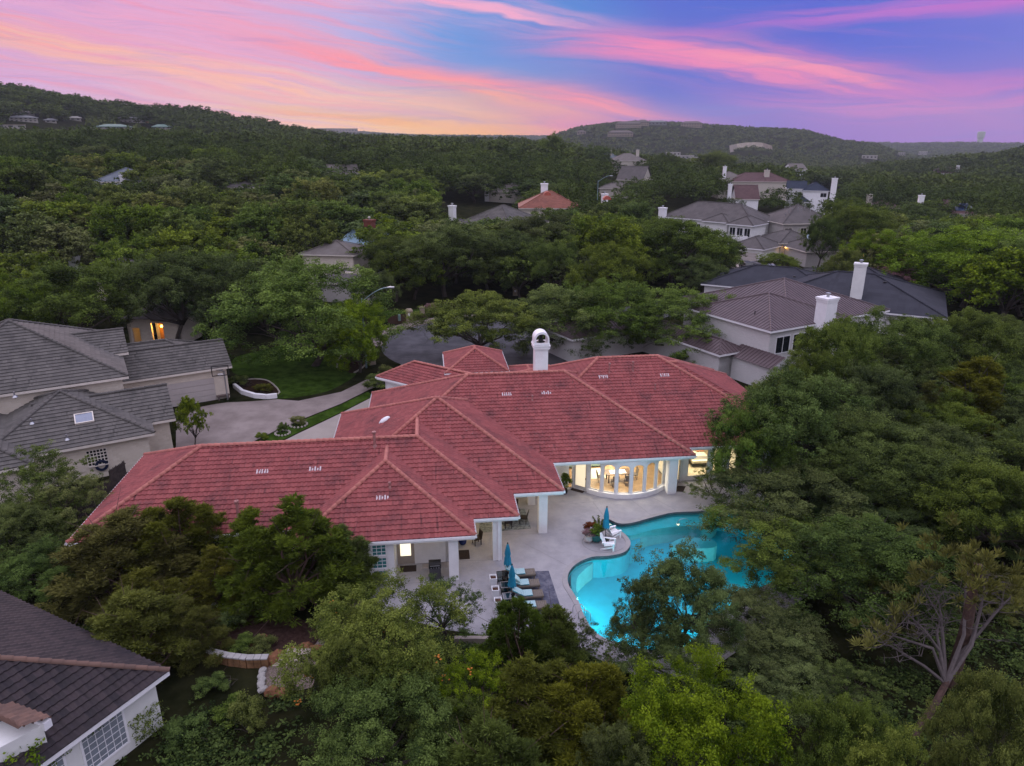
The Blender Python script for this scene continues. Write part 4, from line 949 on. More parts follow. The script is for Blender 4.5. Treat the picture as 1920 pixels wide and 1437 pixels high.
def adirondack(label, u, v, rz):
    t = H('adirondack_chair', label, 'garden chair', u, v, rz, 'white slatted chairs by the pool')
    s_ = MB()
    for k in range(6): M = Matrix.Translation((0, 0, .34)) @ Matrix.Rotation(rad(-14), 4, 'Y'); s_.box(-.30+k*.105, -.30+k*.105+.09, -.27, .27, 0, .025, M)
    s_.build('seat', M_WHITE, t)
    b = MB(); M = Matrix.Translation((-.26, 0, .32)) @ Matrix.Rotation(rad(-26), 4, 'Y')
    for k in range(5): b.box(-.0125, .0125, -.27+k*.11, -.27+k*.11+.10, 0, .80-.05*abs(k-2), M)
    b.box(.013, .035, -.27, .27, .2, .26, M); b.box(-.035, -.013, -.27, .27, .55, .61, M); b.build('backrest', M_WHITE, t)
    for y in (-.36, .29):
        MB().box(-.42, .38, y-.02, y+.10, .56, .585).build('armrest', M_WHITE, t)
        MB().box(.26, .36, y+.02, y+.06, 0, .56).build('leg', M_WHITE, t)
        M2 = Matrix.Translation((.34, 0, .34)) @ Matrix.Rotation(rad(-20), 4, 'Y'); MB().box(-.92, 0, y+.062, y+.10, -.06, .03, M2).build('leg', M_WHITE, t)
u, v = px_uv(1142, 1029); adirondack('white slatted garden chair nearer the camera on the round poolside terrace', u, v, rad(-22))
u, v = px_uv(1150, 1007); adirondack('white slatted garden chair behind the umbrella pole beside the pool', u, v, rad(20))

# ------------------------------------------------------------------ vegetation library
def unit(v): return v/np.maximum(np.linalg.norm(v, axis=-1, keepdims=True), 1e-9)
def leaf_quads(rng, C, R, n, L, asp=.55, up=.5, flat=.8, rand=.8, ctone=None, droop=0.0, shell=.5):
    """n rhombic leaves round every clump centre C (radius R)"""
    N = len(C); d = unit(rng.normal(size=(N, n, 3))); d[..., 2] = np.abs(d[..., 2])*np.where(rng.random((N, n)) < .72, 1, -1)
    rr = rng.random((N, n, 1))**shell
    P = (C[:, None]+d*rr*R[:, None, None]*np.array([1, 1, flat])).reshape(-1, 3)
    nn = unit((d*.7).reshape(-1, 3)+np.array([0, 0, up])+rng.normal(size=(N*n, 3))*rand)
    t = unit(np.cross(nn, rng.normal(size=(N*n, 3)))); b = np.cross(nn, t)
    l = (L*(.7+.6*rng.random((N*n, 1))))*.5; w = l*asp
    V = np.stack([P-t*l, P+b*w-t*l*.1, P+t*l, P-b*w-t*l*.1], 1).reshape(-1, 3)
    F = np.arange(N*n*4).reshape(-1, 4)
    ct = ctone if ctone is not None else rng.random(N)
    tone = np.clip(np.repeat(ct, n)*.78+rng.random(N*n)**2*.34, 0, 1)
    return V, F, np.repeat(tone, 4)
def needle_sprays(rng, C, R, n, L, w, out_c, ctone):
    """feathery sprays: thin blades pointing outwards and up from every tuft"""
    N = len(C); o = unit(C-out_c)[:, None]
    d = unit(o*.8+np.array([0, 0, .55])+rng.normal(size=(N, n, 3))*.62)
    s = C[:, None]+d*R[:, None, None]*rng.random((N, n, 1))*.75
    l = L*(.6+.8*rng.random((N, n, 1))); t = unit(np.cross(d, rng.normal(size=(N, n, 3))))*w
    V = np.stack([s-t*.6, s+d*l*.6-t, s+d*l, s+d*l*.5+t], 2).reshape(-1, 3)
    F = np.arange(N*n*4).reshape(-1, 4)
    tone = np.clip(np.repeat(ctone, n)*.75+rng.random(N*n)**2*.36, 0, 1)
    return V, F, np.repeat(tone, 4)
def lobed(rng, R, Z, zc, nl, per, lr=.40, low=-.25, ns=7):
    """clump centres of a crown: limbs carry lobes, lobes carry leafy twigs; light on outer and upper twigs and inner shade are put into their tone"""
    C = []; T = []; LC = []
    for i in range(nl):
        a_ = i*2.39996+rng.random()*.9; e = low+(1-low)*((i+.5)/nl)**.9+rng.normal()*.10; e = min(e, .98)
        h = math.sqrt(max(0, 1-e*e)); k = .52+rng.random()*.26
        c = np.array([math.cos(a_)*h*R*k, math.sin(a_)*h*R*k, zc+e*Z*k]); q = R*lr*(.62+.7*rng.random()); LC.append(c); tl = rng.normal()*.10
        out = c-np.array([0, 0, zc-.4*Z]); out = out/np.linalg.norm(out)
        for j in range(ns):
            d = unit(rng.normal(size=3)+out*.75+np.array([0, 0, .35])); rr = q*(.55+.55*rng.random()); sc_ = c+d*rr*np.array([1, 1, .85]); sr = q*(.34+.28*rng.random())
            m = max(3, int(per/ns*(.6+.8*rng.random())))
            dd = unit(rng.normal(size=(m, 3))+d*.5); p = sc_+dd*sr*(.25+.85*rng.random((m, 1)))*np.array([1, 1, .8])
            up = (p[:, 2]-sc_[2])/max(sr, .01)
            C.append(p); T.append(np.clip(.26+tl+.26*up+.30*(dd@out)+.16*(rr/q-.8)+rng.normal(size=m)*.10+.12*rng.normal(), 0, 1))  # painted shading: tone rises upward and outward, sinks inside the crown
    return np.concatenate(C), np.concatenate(T), np.array(LC)
def trunk_mesh(rng, LC, h0, r0, name, m, lean=.4, sub=2, forks=1):
    mb = MB(); base = Vector((0, 0, -.3)); fk = Vector((rng.normal()*lean, rng.normal()*lean, h0))
    mb.tube([base, base.lerp(fk, .15), base.lerp(fk, .55)+Vector((rng.normal()*.12, rng.normal()*.12, 0)), fk], [r0*1.5, r0*1.05, r0*.92, r0*.8], 8)
    for c in LC:
        c = Vector(c); mid = fk.lerp(c, .5)+Vector((rng.normal()*.35, rng.normal()*.35, rng.normal()*.15-.15)); rb = r0*(.30+.25*rng.random())
        mb.tube([fk-Vector((0, 0, .25)), fk.lerp(mid, .5), mid, mid.lerp(c, .6), c], [rb*1.35, rb*1.1, rb*.8, rb*.5, rb*.2], 6)
        for k in range(sub):
            e = c+Vector(rng.normal(size=3))*1.0; p = mid.lerp(c, rng.random()*.7)
            mb.tube([p, p.lerp(e, .5)+Vector((0, 0, .15)), e], [rb*.4, rb*.25, rb*.08], 5)
    o = mb.build(name, m, None, smooth=True); me = o.data; bpy.data.objects.remove(o); return me
M_BARK = mat('grey_brown_bark', (.055, .045, .038), .95, .3, 4, .6); M_BARK2 = mat('reddish_cedar_bark', (.07, .042, .034), .95, .3, 5, .6); M_DEAD = mat('bleached_dead_wood', (.095, .080, .078), .9, .15, 5, .3)
LEAF = dict(dark=leaf_mat('dark_oak_leaves', (.016, .028, .010), (.130, .172, .056)), mid=leaf_mat('oak_leaves', (.022, .038, .011), (.165, .212, .058)),
            bright=leaf_mat('bright_leaves', (.030, .052, .012), (.185, .238, .058)), grey=leaf_mat('grey_green_oak_leaves', (.034, .043, .016), (.200, .220, .088)),
            olive=leaf_mat('olive_cedar_needles', (.024, .028, .008), (.165, .172, .048)), cedar=leaf_mat('green_cedar_needles', (.020, .032, .009), (.140, .182, .046)),
            lawn=leaf_mat('lawn_oak_leaves', (.040, .072, .015), (.215, .290, .066)), pink=leaf_mat('pink_blossom', (.16, .10, .09), (.42, .26, .27)), rusty=leaf_mat('rusty_leaves', (.05, .02, .012), (.20, .07, .03)))
def np_mesh(name, V, F, tone, m):
    o = mesh_np(name, V, F, m, None, tone); me = o.data; bpy.data.objects.remove(o); return me
def oak_proto(seed, nl, per, n, L, R=4.5, Z=3.6, h=8.0, trunk=2.2, lr=.42, low=-.5, cr=.52, r0=.20, sub=2):
    rng = np.random.default_rng(seed); zc = h-Z
    C, T, LC = lobed(rng, R, Z, zc, nl, per, lr, low)
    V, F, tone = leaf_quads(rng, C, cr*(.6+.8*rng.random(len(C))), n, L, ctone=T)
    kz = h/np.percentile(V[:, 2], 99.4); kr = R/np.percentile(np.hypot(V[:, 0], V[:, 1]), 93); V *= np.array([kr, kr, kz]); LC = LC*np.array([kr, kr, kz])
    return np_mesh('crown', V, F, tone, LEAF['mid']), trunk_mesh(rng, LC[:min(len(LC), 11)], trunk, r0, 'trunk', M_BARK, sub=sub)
def cedar_proto(seed, h=8.0, R=2.6, nb=13, per=30, n=60, L=.17, lead=4):
    """juniper: several leaders of different height, each a ragged plume of feathery sprays"""
    rng = np.random.default_rng(seed); C = []; T = []; LC = []
    for g in range(lead):
        a0 = g*2*math.pi/lead+rng.random(); rd = 0 if g == 0 else R*(.42+.25*rng.random()); hh = h*(1.0 if g == 0 else .62+.28*rng.random()); Rg = R*(.62 if g == 0 else .5)
        for i in range(nb):
            f = (i+.5)/nb; z = hh*(.10+.86*f); r = Rg*(1.05-.92*f)*(.4+.75*rng.random()); a_ = i*2.4+rng.random()*.9
            c = np.array([math.cos(a0)*rd*(1-.25*f)+math.cos(a_)*r, math.sin(a0)*rd*(1-.25*f)+math.sin(a_)*r, z]); q = R*(.26-.12*f)*(.7+.6*rng.random())
            d = unit(rng.normal(size=(per, 3))+np.array([0, 0, .3])); p = c+d*q*np.array([1, 1, 1.35])*(.25+.8*rng.random((per, 1)))
            C.append(p); T.append(np.clip(.28+.30*d[:, 2]+.22*(r/Rg)+rng.normal(size=per)*.12+.12*rng.normal(), 0, 1))  # light on upper and outer sprays is put into their tone
            if i % 3 == 0: LC.append(c*np.array([.85, .85, 1]))
    C = np.concatenate(C); T = np.concatenate(T)
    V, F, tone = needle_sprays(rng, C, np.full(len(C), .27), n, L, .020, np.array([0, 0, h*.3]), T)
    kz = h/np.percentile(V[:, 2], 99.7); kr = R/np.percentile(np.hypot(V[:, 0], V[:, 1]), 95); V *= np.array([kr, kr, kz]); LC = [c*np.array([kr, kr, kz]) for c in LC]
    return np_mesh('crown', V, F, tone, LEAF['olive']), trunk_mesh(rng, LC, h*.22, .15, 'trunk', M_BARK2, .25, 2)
NEAR = [oak_proto(11+k, 15+k % 3, 84, 58, .125, cr=.38) for k in range(4)]
SPARSE = [oak_proto(31+k, 14, 40, 52, .125, lr=.38, cr=.34, sub=4) for k in range(2)]
MID = [oak_proto(51+k, 15+k % 4, 42, 24, .30, cr=.44, Z=3.5+.2*(k % 3), trunk=1.6) for k in range(5)]
CEDAR = [cedar_proto(71+k) for k in range(3)]
SKIRT = [oak_proto(121+k, 20, 64, 56, .125, cr=.38, Z=4.0, trunk=1.5, low=-.78) for k in range(2)]
SHRUB = [oak_proto(91+k, 8, 22, 44, .105, R=1.0, Z=.8, h=1.5, trunk=.2, lr=.5, low=-.1, cr=.24, r0=.04, sub=0) for k in range(3)]
def plant(name, label, cat, loc, proto, leaf, width, height, nom=(9.0, 8.0), rz=None, group=None, trunkm=None):
    t = thing(name, label, cat, loc, random.uniform(0, 6.28) if rz is None else rz, group)
    t.scale = (width/nom[0], width/nom[0], height/nom[1])
    cr, tk = proto
    for nm, me in (('crown' if name.endswith('tree') else 'foliage', cr), ('trunk' if name.endswith('tree') else 'stem', tk)):
        o = bpy.data.objects.new(nm, me); COL.objects.link(o); o.parent = t
        if nm in ('crown', 'foliage') and leaf:
            o.material_slots[0].link = 'OBJECT'; o.material_slots[0].material = LEAF[leaf]
        elif trunkm and nm in ('trunk', 'stem'):
            o.material_slots[0].link = 'OBJECT'; o.material_slots[0].material = trunkm
    return t
def tree_px(label, px, py, Y, wpx, proto, leaf, name='oak_tree', cat='tree', nom=(9.0, 8.0), rz=None, group=None, hmax=None, trunkm=None):
    if Y >= 160: Y = min((abs(q.z-gh(q.x, q.y)-9.5), y_) for y_ in np.arange(Y*.6, Y*1.7, 4.0) for q in [at_y(px, py, y_)])[1]
    """tree whose crown top shows at (px, py) when it stands Y metres away; wpx its width in the photo"""
    p = at_y(px, py, Y); zg = gh(p.x, p.y); h = max(p.z-zg, .6)
    if hmax: h = min(h, hmax)
    k = FPX/(Y*_c+(CAM_H-(zg+h*.6))*_s)
    return plant(name, label, cat, (p.x, p.y, zg), proto, leaf, wpx/k, h, nom, rz, group, trunkm)
def bush(label, loc, w, h, leaf='mid', name='shrub', cat='shrub', group=None): return plant(name, label, cat, loc, random.choice(SHRUB), leaf, w, h, (2.0, 1.5), None, group)

# ------------------------------------------------------------------ pots, patio furniture, rooms
random.seed(7)
def pot(label, u, v, r, h, m, leaf, w, ph, leaf2=None):
    t = H('potted_plant', label, 'potted plant', u, v)
    MB().lathe([(r*.6, 0), (r*.9, h*.25), (r, h*.6), (r*.85, h*.95), (r*.9, h), (r*.72, h), (r*.70, h*.9)], n=18).build('pot', m, t, smooth=True)
    cr, tk = random.choice(SHRUB); o = bpy.data.objects.new('foliage', cr); COL.objects.link(o); o.parent = t; o.location = (0, 0, h*.85); o.scale = (w/2, w/2, ph/1.5)
    o.material_slots[0].link = 'OBJECT'; o.material_slots[0].material = LEAF[leaf]; return t
pot('round white pot of dusty pink and cream foliage on the poolside terrace', *px_uv(1103, 1016), .30, .46, mat('speckled_white_pot', (.48, .45, .44), .8, .15, 9), 'pink', .75, .5)
pot('big teal glazed pot of yellow green grassy foliage on the poolside terrace', *px_uv(1118, 1015), .38, .55, mat('teal_glaze', (.008, .10, .10), .25, .2, 4, spec=.6), 'bright', .95, .75)
pot('dark pot of rusty red foliage behind the white flower pot', *px_uv(1107, 1007), .28, .42, M_BLACK, 'rusty', .85, .7)
pot('blue glazed pot of dark foliage at the covered patio corner', -2.9, 2.5, .26, .45, mat('cobalt_glaze', (.012, .03, .14), .25, .2, 4), 'dark', .8, .8)
pot('dark leafy pot plant by the left end of the curved windows', 4.9, 8.55, .26, .4, M_BLACK, 'dark', 1.0, 1.3)
t = H('potted_plant', 'tall thin flowering stalks rising behind the teal glazed pot', 'potted plant', *px_uv(1124, 1003))
MB().lathe([(.16, 0), (.2, .35), (.18, .36), (.16, .33)], n=12).build('pot', M_BLACK, t)
rng = np.random.default_rng(4); sb = MB(); C_ = []
for k in range(6):
    a_ = k*1.05; e = Vector((math.cos(a_)*.4-.25*(k < 3), math.sin(a_)*.3, 1.15+.35*random.random())); sb.tube([(0, 0, .3), (e.x*.4, e.y*.4, .8), e], .012, 5)
    for j in range(8): C_.append([e.x*(.5+.5*j/8), e.y*(.5+.5*j/8), .7+(e.z-.7)*j/8])
sb.build('stem', M_BARK, t); V, F, tn = leaf_quads(rng, np.array(C_), np.full(len(C_), .10), 9, .11); mesh_np('foliage', V, F, LEAF['grey'], t, tn)
M_WICK = mat('dark_wicker', (.028, .020, .017), .8, .3, 30, .3)
def patio_chair(label, u, v, rz, z=0.0, m=None, group='dark wicker chairs round the patio table', cat='chair', name='patio_chair'):
    m = m or M_WICK; t = H(name, label, cat, u, v, rz, group, z)
    MB().box(-.25, .25, -.25, .25, .40, .46).build('seat', m, t); M = Matrix.Translation((-.24, 0, .44)) @ Matrix.Rotation(rad(-10), 4, 'Y'); MB().box(-.02, .02, -.25, .25, 0, .50, M).build('backrest', m, t)
    for x in (-.23, .19):
        for y in (-.23, .19): MB().box(x, x+.04, y, y+.04, 0, .40).build('leg', m, t)
    return t
t = H('patio_table', 'dark round patio table under the tiled porch roof', 'table', .55, 5.2)
MB().lathe([(.62, 0), (.64, .02), (.62, .04)], (0, 0, .70), 24).build('tabletop', M_DARKMETAL, t)
for a_ in (45, 135, 225, 315): MB().tube([(math.cos(rad(a_))*.45, math.sin(rad(a_))*.45, 0), (math.cos(rad(a_))*.40, math.sin(rad(a_))*.40, .70)], .03, 6).build('leg', M_DARKMETAL, t)
for lab, u, v, r_ in (('dark wicker chair at the patio table, back turned to the pool deck', .25, 4.25, 90), ('dark wicker chair at the patio table, on its pool side', 1.35, 4.7, 160), ('dark wicker chair at the patio table, on its house side', .9, 6.1, 260)): patio_chair(lab, u, v, rad(r_))
patio_chair('dark chair alone inside the patio beside the corner eave', -2.0, 2.4, rad(200), group=None)
m = MB(); m.prism([(-1.7, 3.75), (1.75, 3.9), (1.7, 6.6), (-1.6, 6.5)], 0, .011); tag(house_axes(m.build('patio_rug', mat('blue_grey_patio_rug', (.12, .15, .16), .95, .5, 5, col2=(.20, .22, .22)))), 'blue grey patterned rug under the patio table', 'rug')
# living room and bedroom
t = H('dining_table', 'dining table with a white runner seen through the arched windows', 'table', 9.3, 10.1, 0, None, .03)
MB().box(-.95, .95, -.5, .5, .71, .75).build('tabletop', mat('walnut', (.10, .05, .025), .4, .2), t)
for x in (-.8, .72):
    for y in (-.4, .32): MB().box(x, x+.08, y, y+.08, 0, .709).build('leg', mat('walnut', (.1, .05, .025)), t)
c_ = MB(); c_.box(-.6, .6, -.3, .3, .752, .762); tag(house_axes(c_.build('table_runner', M_WHITE)), 'white cloth runner on the dining table', 'cloth').matrix_world = HM @ Matrix.Translation((9.3, 10.1, .03))
M_ZEB = mat('dark_striped_upholstery', (.10, .075, .06), .8, .5, 14)
for lab, u, v, r_ in (('dark dining chair at the left end of the dining table', 8.0, 10.1, 0), ('dark dining chair on the window side of the table, left one', 8.9, 9.3, 90), ('dark dining chair on the window side of the table, right one', 9.9, 9.3, 90), ('dark dining chair at the right end of the dining table', 10.6, 10.2, 180)): patio_chair(lab, u, v, rad(r_), .03, M_ZEB, 'dining chairs inside the curved windows', 'chair', 'dining_chair')
t = H('sofa', 'pale green sofa deeper in the living room behind the dining table', 'sofa', 7.4, 13.0, 0, None, .03)
MB().box(-1.3, 1.3, -.45, .45, .1, .45).build('seat', mat('sage_fabric', (.25, .34, .28), .9, .08), t, bevel=.04); MB().box(-1.3, 1.3, .46, .68, .1, .9).build('backrest', mat('sage_fabric', (.25, .34, .28)), t, bevel=.04)
for x in (-1.55, 1.31): MB().box(x, x+.24, -.45, .68, .1, .65).build('armrest', mat('sage_fabric', (.25, .34, .28)), t, bevel=.04)
m = MB(); m.prism([(6.2, 10.6), (8.6, 10.6), (8.6, 12.4), (6.2, 12.4)], .031, .04); tag(house_axes(m.build('living_room_rug', mat('cream_rug', (.5, .47, .40), .95, .1))), 'cream rug on the wood floor inside the curved windows', 'rug')
t = H('bed', 'bed with cream cover and grey throw seen through the bedroom window', 'bed', 16.6, 12.6, 0, None, .03)
MB().box(-.8, .8, -1.0, 1.0, .12, .32).build('base', M_DARKMETAL, t); MB().box(-.8, .8, -1.0, 1.0, .321, .56).build('mattress', mat('cream_bedding', (.62, .56, .44), .9, .05), t, bevel=.05)
MB().box(-.82, .82, -.75, -.1, .40, .575).build('throw', mat('grey_throw', (.20, .18, .16), .95, .1), t, bevel=.02)
for y in (-.45, .45): MB().box(-.32+y-.0, .32+y, .62, .95, .57, .72).build('pillow', mat('rust_pillow', (.40, .16, .08), .9, .1), t, bevel=.05)
MB().box(-.9, .9, 1.01, 1.08, .1, 1.2).build('headboard', M_WICK, t)

# ------------------------------------------------------------------ back garden
M_FLAG = mat('flagstone', (.24, .20, .18), .9, .15, 1.4, .4)
sheet_on_ground('garden_path', px_poly([(640, 1098), (700, 1100), (690, 1125), (650, 1160), (628, 1190), (610, 1215), (585, 1232), (560, 1228), (590, 1190), (600, 1150), (622, 1120)]), .012, M_FLAG)
sheet_on_ground('patio_path', px_poly([(455, 1108), (520, 1106), (560, 1118), (545, 1140), (500, 1140), (470, 1128)]), .012, M_FLAG)
sheet_on_ground('mulch_ground', smooth_closed(px_poly([(350, 1215), (380, 1150), (470, 1140), (560, 1160), (600, 1190), (570, 1225), (510, 1240), (440, 1236), (390, 1228)])), .03, mat('reddish_mulch', (.050, .030, .025), 1.0, .35, 4, .7, spec=0))
M_GRAVEL = mat('pinkish_gravel', (.20, .155, .13), .95, .45, 16, .9)
sheet_on_ground('gravel_pad', px_poly([(492, 1250), (512, 1240), (575, 1228), (600, 1250), (585, 1290), (540, 1300), (494, 1296)]), .02, M_GRAVEL)
t = thing('garden_wall', 'low curved garden wall of honey stone with white cap stones', 'garden wall', (0, 0, 0))
wl = [Vector(at(*p)[:2]) for p in ((356, 1210), (372, 1224), (398, 1238), (430, 1246), (465, 1250), (505, 1249))]; L_ = []
for a_, b_ in zip(wl[:-1], wl[1:]):
    for k in range(3): L_.append((a_.lerp(b_, k/3), a_.lerp(b_, (k+1)/3)))
s1, s2 = MB(), MB()
for i, (a_, b_) in enumerate(L_):
    d = (b_-a_).normalized(); n_ = Vector((-d.y, d.x)); e = d*.012
    for cz in range(3):
        w_ = .13+random.uniform(-.015, .02); s1.prism(ccw([tuple(a_+e-n_*w_), tuple(b_-e-n_*w_), tuple(b_-e+n_*w_), tuple(a_+e+n_*w_)]), .17*cz, .17*cz+.165)
    s2.prism(ccw([tuple(a_+e-n_*.18), tuple(b_-e-n_*.18), tuple(b_-e+n_*.18), tuple(a_+e+n_*.18)]), .512, .58)
s1.build('wall', mat('honey_stone', (.23, .125, .06), .9, .35, 2.2, .5), t); s2.build('cap_stone', mat('white_cap_stone', (.36, .35, .34), .85, .1, 2, .3), t)
def rock(label, loc, r, m, sq=(1, 1, .7), group=None):
    bm = bmesh.new(); bmesh.ops.create_icosphere(bm, subdivisions=2, radius=r)
    for v_ in bm.verts: v_.co *= 1+random.uniform(-.16, .16)
    for v_ in bm.verts: v_.co = Vector((v_.co.x*sq[0], v_.co.y*sq[1], v_.co.z*sq[2]))
    me = bpy.data.meshes.new('boulder'); bm.to_mesh(me); bm.free(); me.materials.append(m); o = bpy.data.objects.new('boulder', me); COL.objects.link(o); o.location = loc; o.rotation_euler = (0, 0, random.uniform(0, 6)); return tag(o, label, 'rock', group)
M_BOUL = mat('rusty_boulder', (.20, .09, .045), .9, .3, 3, .6); M_WROCK = mat('white_rock', (.34, .33, .31), .9, .12, 4, .4)
for lab, p, r_ in (('rust brown boulder at the right end of the white capped garden wall', (513, 1236), .42), ('rust boulder stacked beside the stone steps', (522, 1228), .34), ('flat tan boulder among the mulch and yellow flowers', (486, 1205), .5), ('rusty boulder behind the leaning cedar trunk', (572, 1216), .42), ('long rusty boulder edging the steps', (548, 1224), .36), ('dark red boulder right of the cedar trunk', (590, 1222), .45), ('rust boulder at the low edge of the gravel pad', (512, 1298), .38), ('small rust boulder beside the gravel pad corner', (530, 1300), .3), ('tilted orange rock slab in the mulch bed', (426, 1213), .36)): rock(lab, at(*p, .12), r_, M_BOUL)
for k, (x, y) in enumerate(((493, 1258), (490, 1268), (491, 1276), (489, 1284), (492, 1293))): rock(('uppermost', 'second', 'third', 'fourth', 'lowest')[k]+' white rock in the line edging the gravel pad', at(x, y, .1), .24, M_WROCK, (1, .8, .6), 'white rocks edging the gravel')
M_STEP = mat('pale_step_stone', (.33, .28, .23), .9, .15, 2, .4)
for k, p in enumerate(((560, 1236), (548, 1242), (536, 1247))):
    m = MB(); x, y = at(*p)[:2]; m.box(x-.6, x+.6, y-.25, y+.25, 0, .15*(3-k)); tag(m.build('stone_step', M_STEP), ('highest', 'middle', 'lowest')[k]+' pale stone step down to the gravel pad', 'step', 'stone steps above the gravel')
x, y = at(411, 1158)[:2]; t = thing('bird_bath', 'pale blue stone bird bath on a pedestal in the mulch bed', 'bird bath', (x, y, 0))
M_BB = mat('pale_blue_stone', (.36, .48, .55), .8, .15, 5)
MB().lathe([(.24, 0), (.24, .06), (.12, .12), (.09, .3), (.10, .55), (.16, .62)], n=14).build('pedestal', M_BB, t, smooth=True); MB().lathe([(.12, .62), (.34, .70), (.42, .78), (.38, .78), (.28, .73), (.05, .71)], n=18).build('bowl', mat('white_stone_bowl', (.62, .64, .66), .7, .08), t, smooth=True)
for k, (x, y) in enumerate(((398, 1158), (424, 1156), (436, 1152))): rock(('white rock left of the bird bath', 'white rock right of the bird bath', 'pale rock farther right of the bird bath')[k], at(x, y, .06), .2, M_WROCK, (1.3, .8, .5))
for lab, p, w_, h_, lf in (('dark green feathery shrub in front of the bird bath', (430, 1180), 1.8, 1.2, 'dark'), ('low shrub dotted yellow on the mulch above the wall', (458, 1218), 1.6, .7, 'bright'), ('grey green shrub above the wall beside the boulder', (492, 1222), 1.4, .8, 'grey'), ('dark shrub left of the garden wall under the cedar', (340, 1215), 2.0, 1.4, 'dark'), ('flowering white shrub right of the stone path', (640, 1200), 1.8, 1.2, 'grey'), ('shrub beside the path under the pier windows', (655, 1130), 1.8, 1.1, 'mid'), ('low dark shrub below the garden wall', (400, 1290), 1.5, .6, 'dark'), ('broad dark shrub in the shade left of the gravel pad', (440, 1340), 1.7, .8, 'dark'), ('dark green shrub in the bottom shade right of the vine wall', (350, 1390), 1.8, 1.0, 'dark'), ('spindly white budded rose shrub in the dark yard', (470, 1370), 1.6, 1.6, 'grey')): bush(lab, at(*p), w_, h_, lf)
x, y = at(990, 1213)[:2]; fb = MB(); fb.box(-2.2, 2.2, -.12, .12, 0, .35); o = fb.build('timber_edging', mat('pale_timber', (.30, .26, .23), .9, .1)); o.location = (x-1.6, y+.3, 0); tag(o, 'pale timber edging below the deck, mostly behind cedar tops', 'edging')
sheet_on_ground('back_lawn', px_poly([(860, 1188), (935, 1195), (1000, 1215), (1000, 1250), (860, 1240)]), .01, M_LAWN)

# ------------------------------------------------------------------ neighbours
M_LIME = brick_mat('cream_limestone', (.72, .65, .55), (.62, .55, .45), (.66, .61, .54), .42, .19)
M_WBRICK = brick_mat('white_painted_brick', (.72, .71, .70), (.64, .63, .62), (.55, .54, .54), .26, .085)
M_SIDING = mat('off_white_siding', (.72, .73, .71), .8, .05, 1.5)
M_SEAM = mat('plum_brown_standing_seam_metal', (.115, .085, .090), .45, .12, .8, metal=.35)
def shingle(name, c1, c2):
    m = tile_mat(name, c1, c2, tuple(x*.6 for x in c1), .4, .95); return m
M_CHAR = shingle('charcoal_shingles', (.030, .032, .042), (.040, .042, .054)); M_GSH = shingle('grey_brown_shingles', (.085, .078, .076), (.11, .10, .098)); M_TSH = shingle('taupe_shingles', (.13, .115, .105), (.155, .14, .13))
M_NAVY = shingle('navy_shingles', (.022, .030, .05), (.03, .04, .062)); M_BLUESH = shingle('blue_grey_shingles', (.11, .13, .155), (.14, .16, .185)); M_MAROON = shingle('maroon_shingles', (.085, .05, .052), (.11, .066, .066))
M_BLUEMET = mat('sky_blue_metal_roof', (.24, .36, .45), .4, .06, 1, metal=.3); M_REDBRICK = brick_mat('red_brick', (.20, .05, .035), (.16, .04, .03), (.16, .10, .08), .25, .09)
def frame(o, a):
    c, s = math.cos(a), math.sin(a)
    return (lambda x, y, z=0: Vector((o[0]+x*c-y*s, o[1]+x*s+y*c, z))), (lambda p: ((p[0]-o[0])*c+(p[1]-o[1])*s, -(p[0]-o[0])*s+(p[1]-o[1])*c))
# left: grey tiled house
LO, LA = (-27.95, 51.35, 0), rad(31)
Lw, Ll = frame(LO, LA)
lh = simple_house('stone_house', 'cream limestone house with grey flat tiled hip roofs left of the villa', LO, LA,
    [(-11.8, 0, 0, 11.8, 0, 3.0, 'hip'), (-8, 1.8, 2.45, 9.85, 0, 3.02, 'gable', .5), (-3, 8.4, 13.9, 21.3, 0, 3.4, 'gable', .5), (-5, 7.7, 14.5, 23.6, 0, 3.5, 'hip'), (-17, -.9, 7.2, 23.6, 0, 5.8, 'hip', .51), (-10, -.4, 13.7, 20.3, 3, 6.2, 'gable', .45), (-26, -8, -2, 14, 0, 3.05, 'hip')],
    M_LIME, M_GREYTILE, M_CREAM, 'flat', .46, .5, garage=[(1.7, 6.6, 14.38, 0, 2.35)], chimneys=[(-12.6, 5.4, 3, 8.4, 1.5, M_SIDING)], tile_c=.40, tile_w=.33)
lroof = [c for c in lh.children if c.name.startswith('roof')][0]
xa, xb = Ll(at(165, 878, 1.7))[0], Ll(at(204, 872, 1.7))[0]
wm = MB(); wm.box(xa, xb, .36, .47, 1.0, 1.08); 
nx, nz = 6, 5
for k in range(nx+1): x = xa+(xb-xa)*k/nx; wm.box(x-.03, x+.03, .43, .48, 1.08, 2.35)
for k in range(nz+1): z = 1.08+1.27*k/nz; wm.box(xa, xb, .425, .475, z-.03, z+.03)
wo = wm.build('window', M_CREAM, lh); MB().box(xa, xb, .465, .495, 1.08, 2.35).build('pane', M_DARKGLASS, wo)
def roof_px(px, py, w2l, e, z0, sl, kind='S'):
    lo, hi = z0, z0+9
    for _ in range(50):
        z = (lo+hi)/2; x, y = w2l(at(px, py, z)); h = (y-e if kind == 'S' else x-e)*sl+z0
        if h > z: lo = z
        else: hi = z
    return x, y, z
x, y, z = roof_px(158, 786, Ll, 0, 3.0, .46); sk = MB(); M = Matrix.Translation((x, y, z+.02)) @ Matrix.Rotation(math.atan(.46), 4, 'X')
for q_ in ((-.65, .65, -.55, -.47), (-.65, .65, .47, .55), (-.65, -.57, -.47, .47), (.57, .65, -.47, .47)): sk.box(*q_, -.1, .16, M)
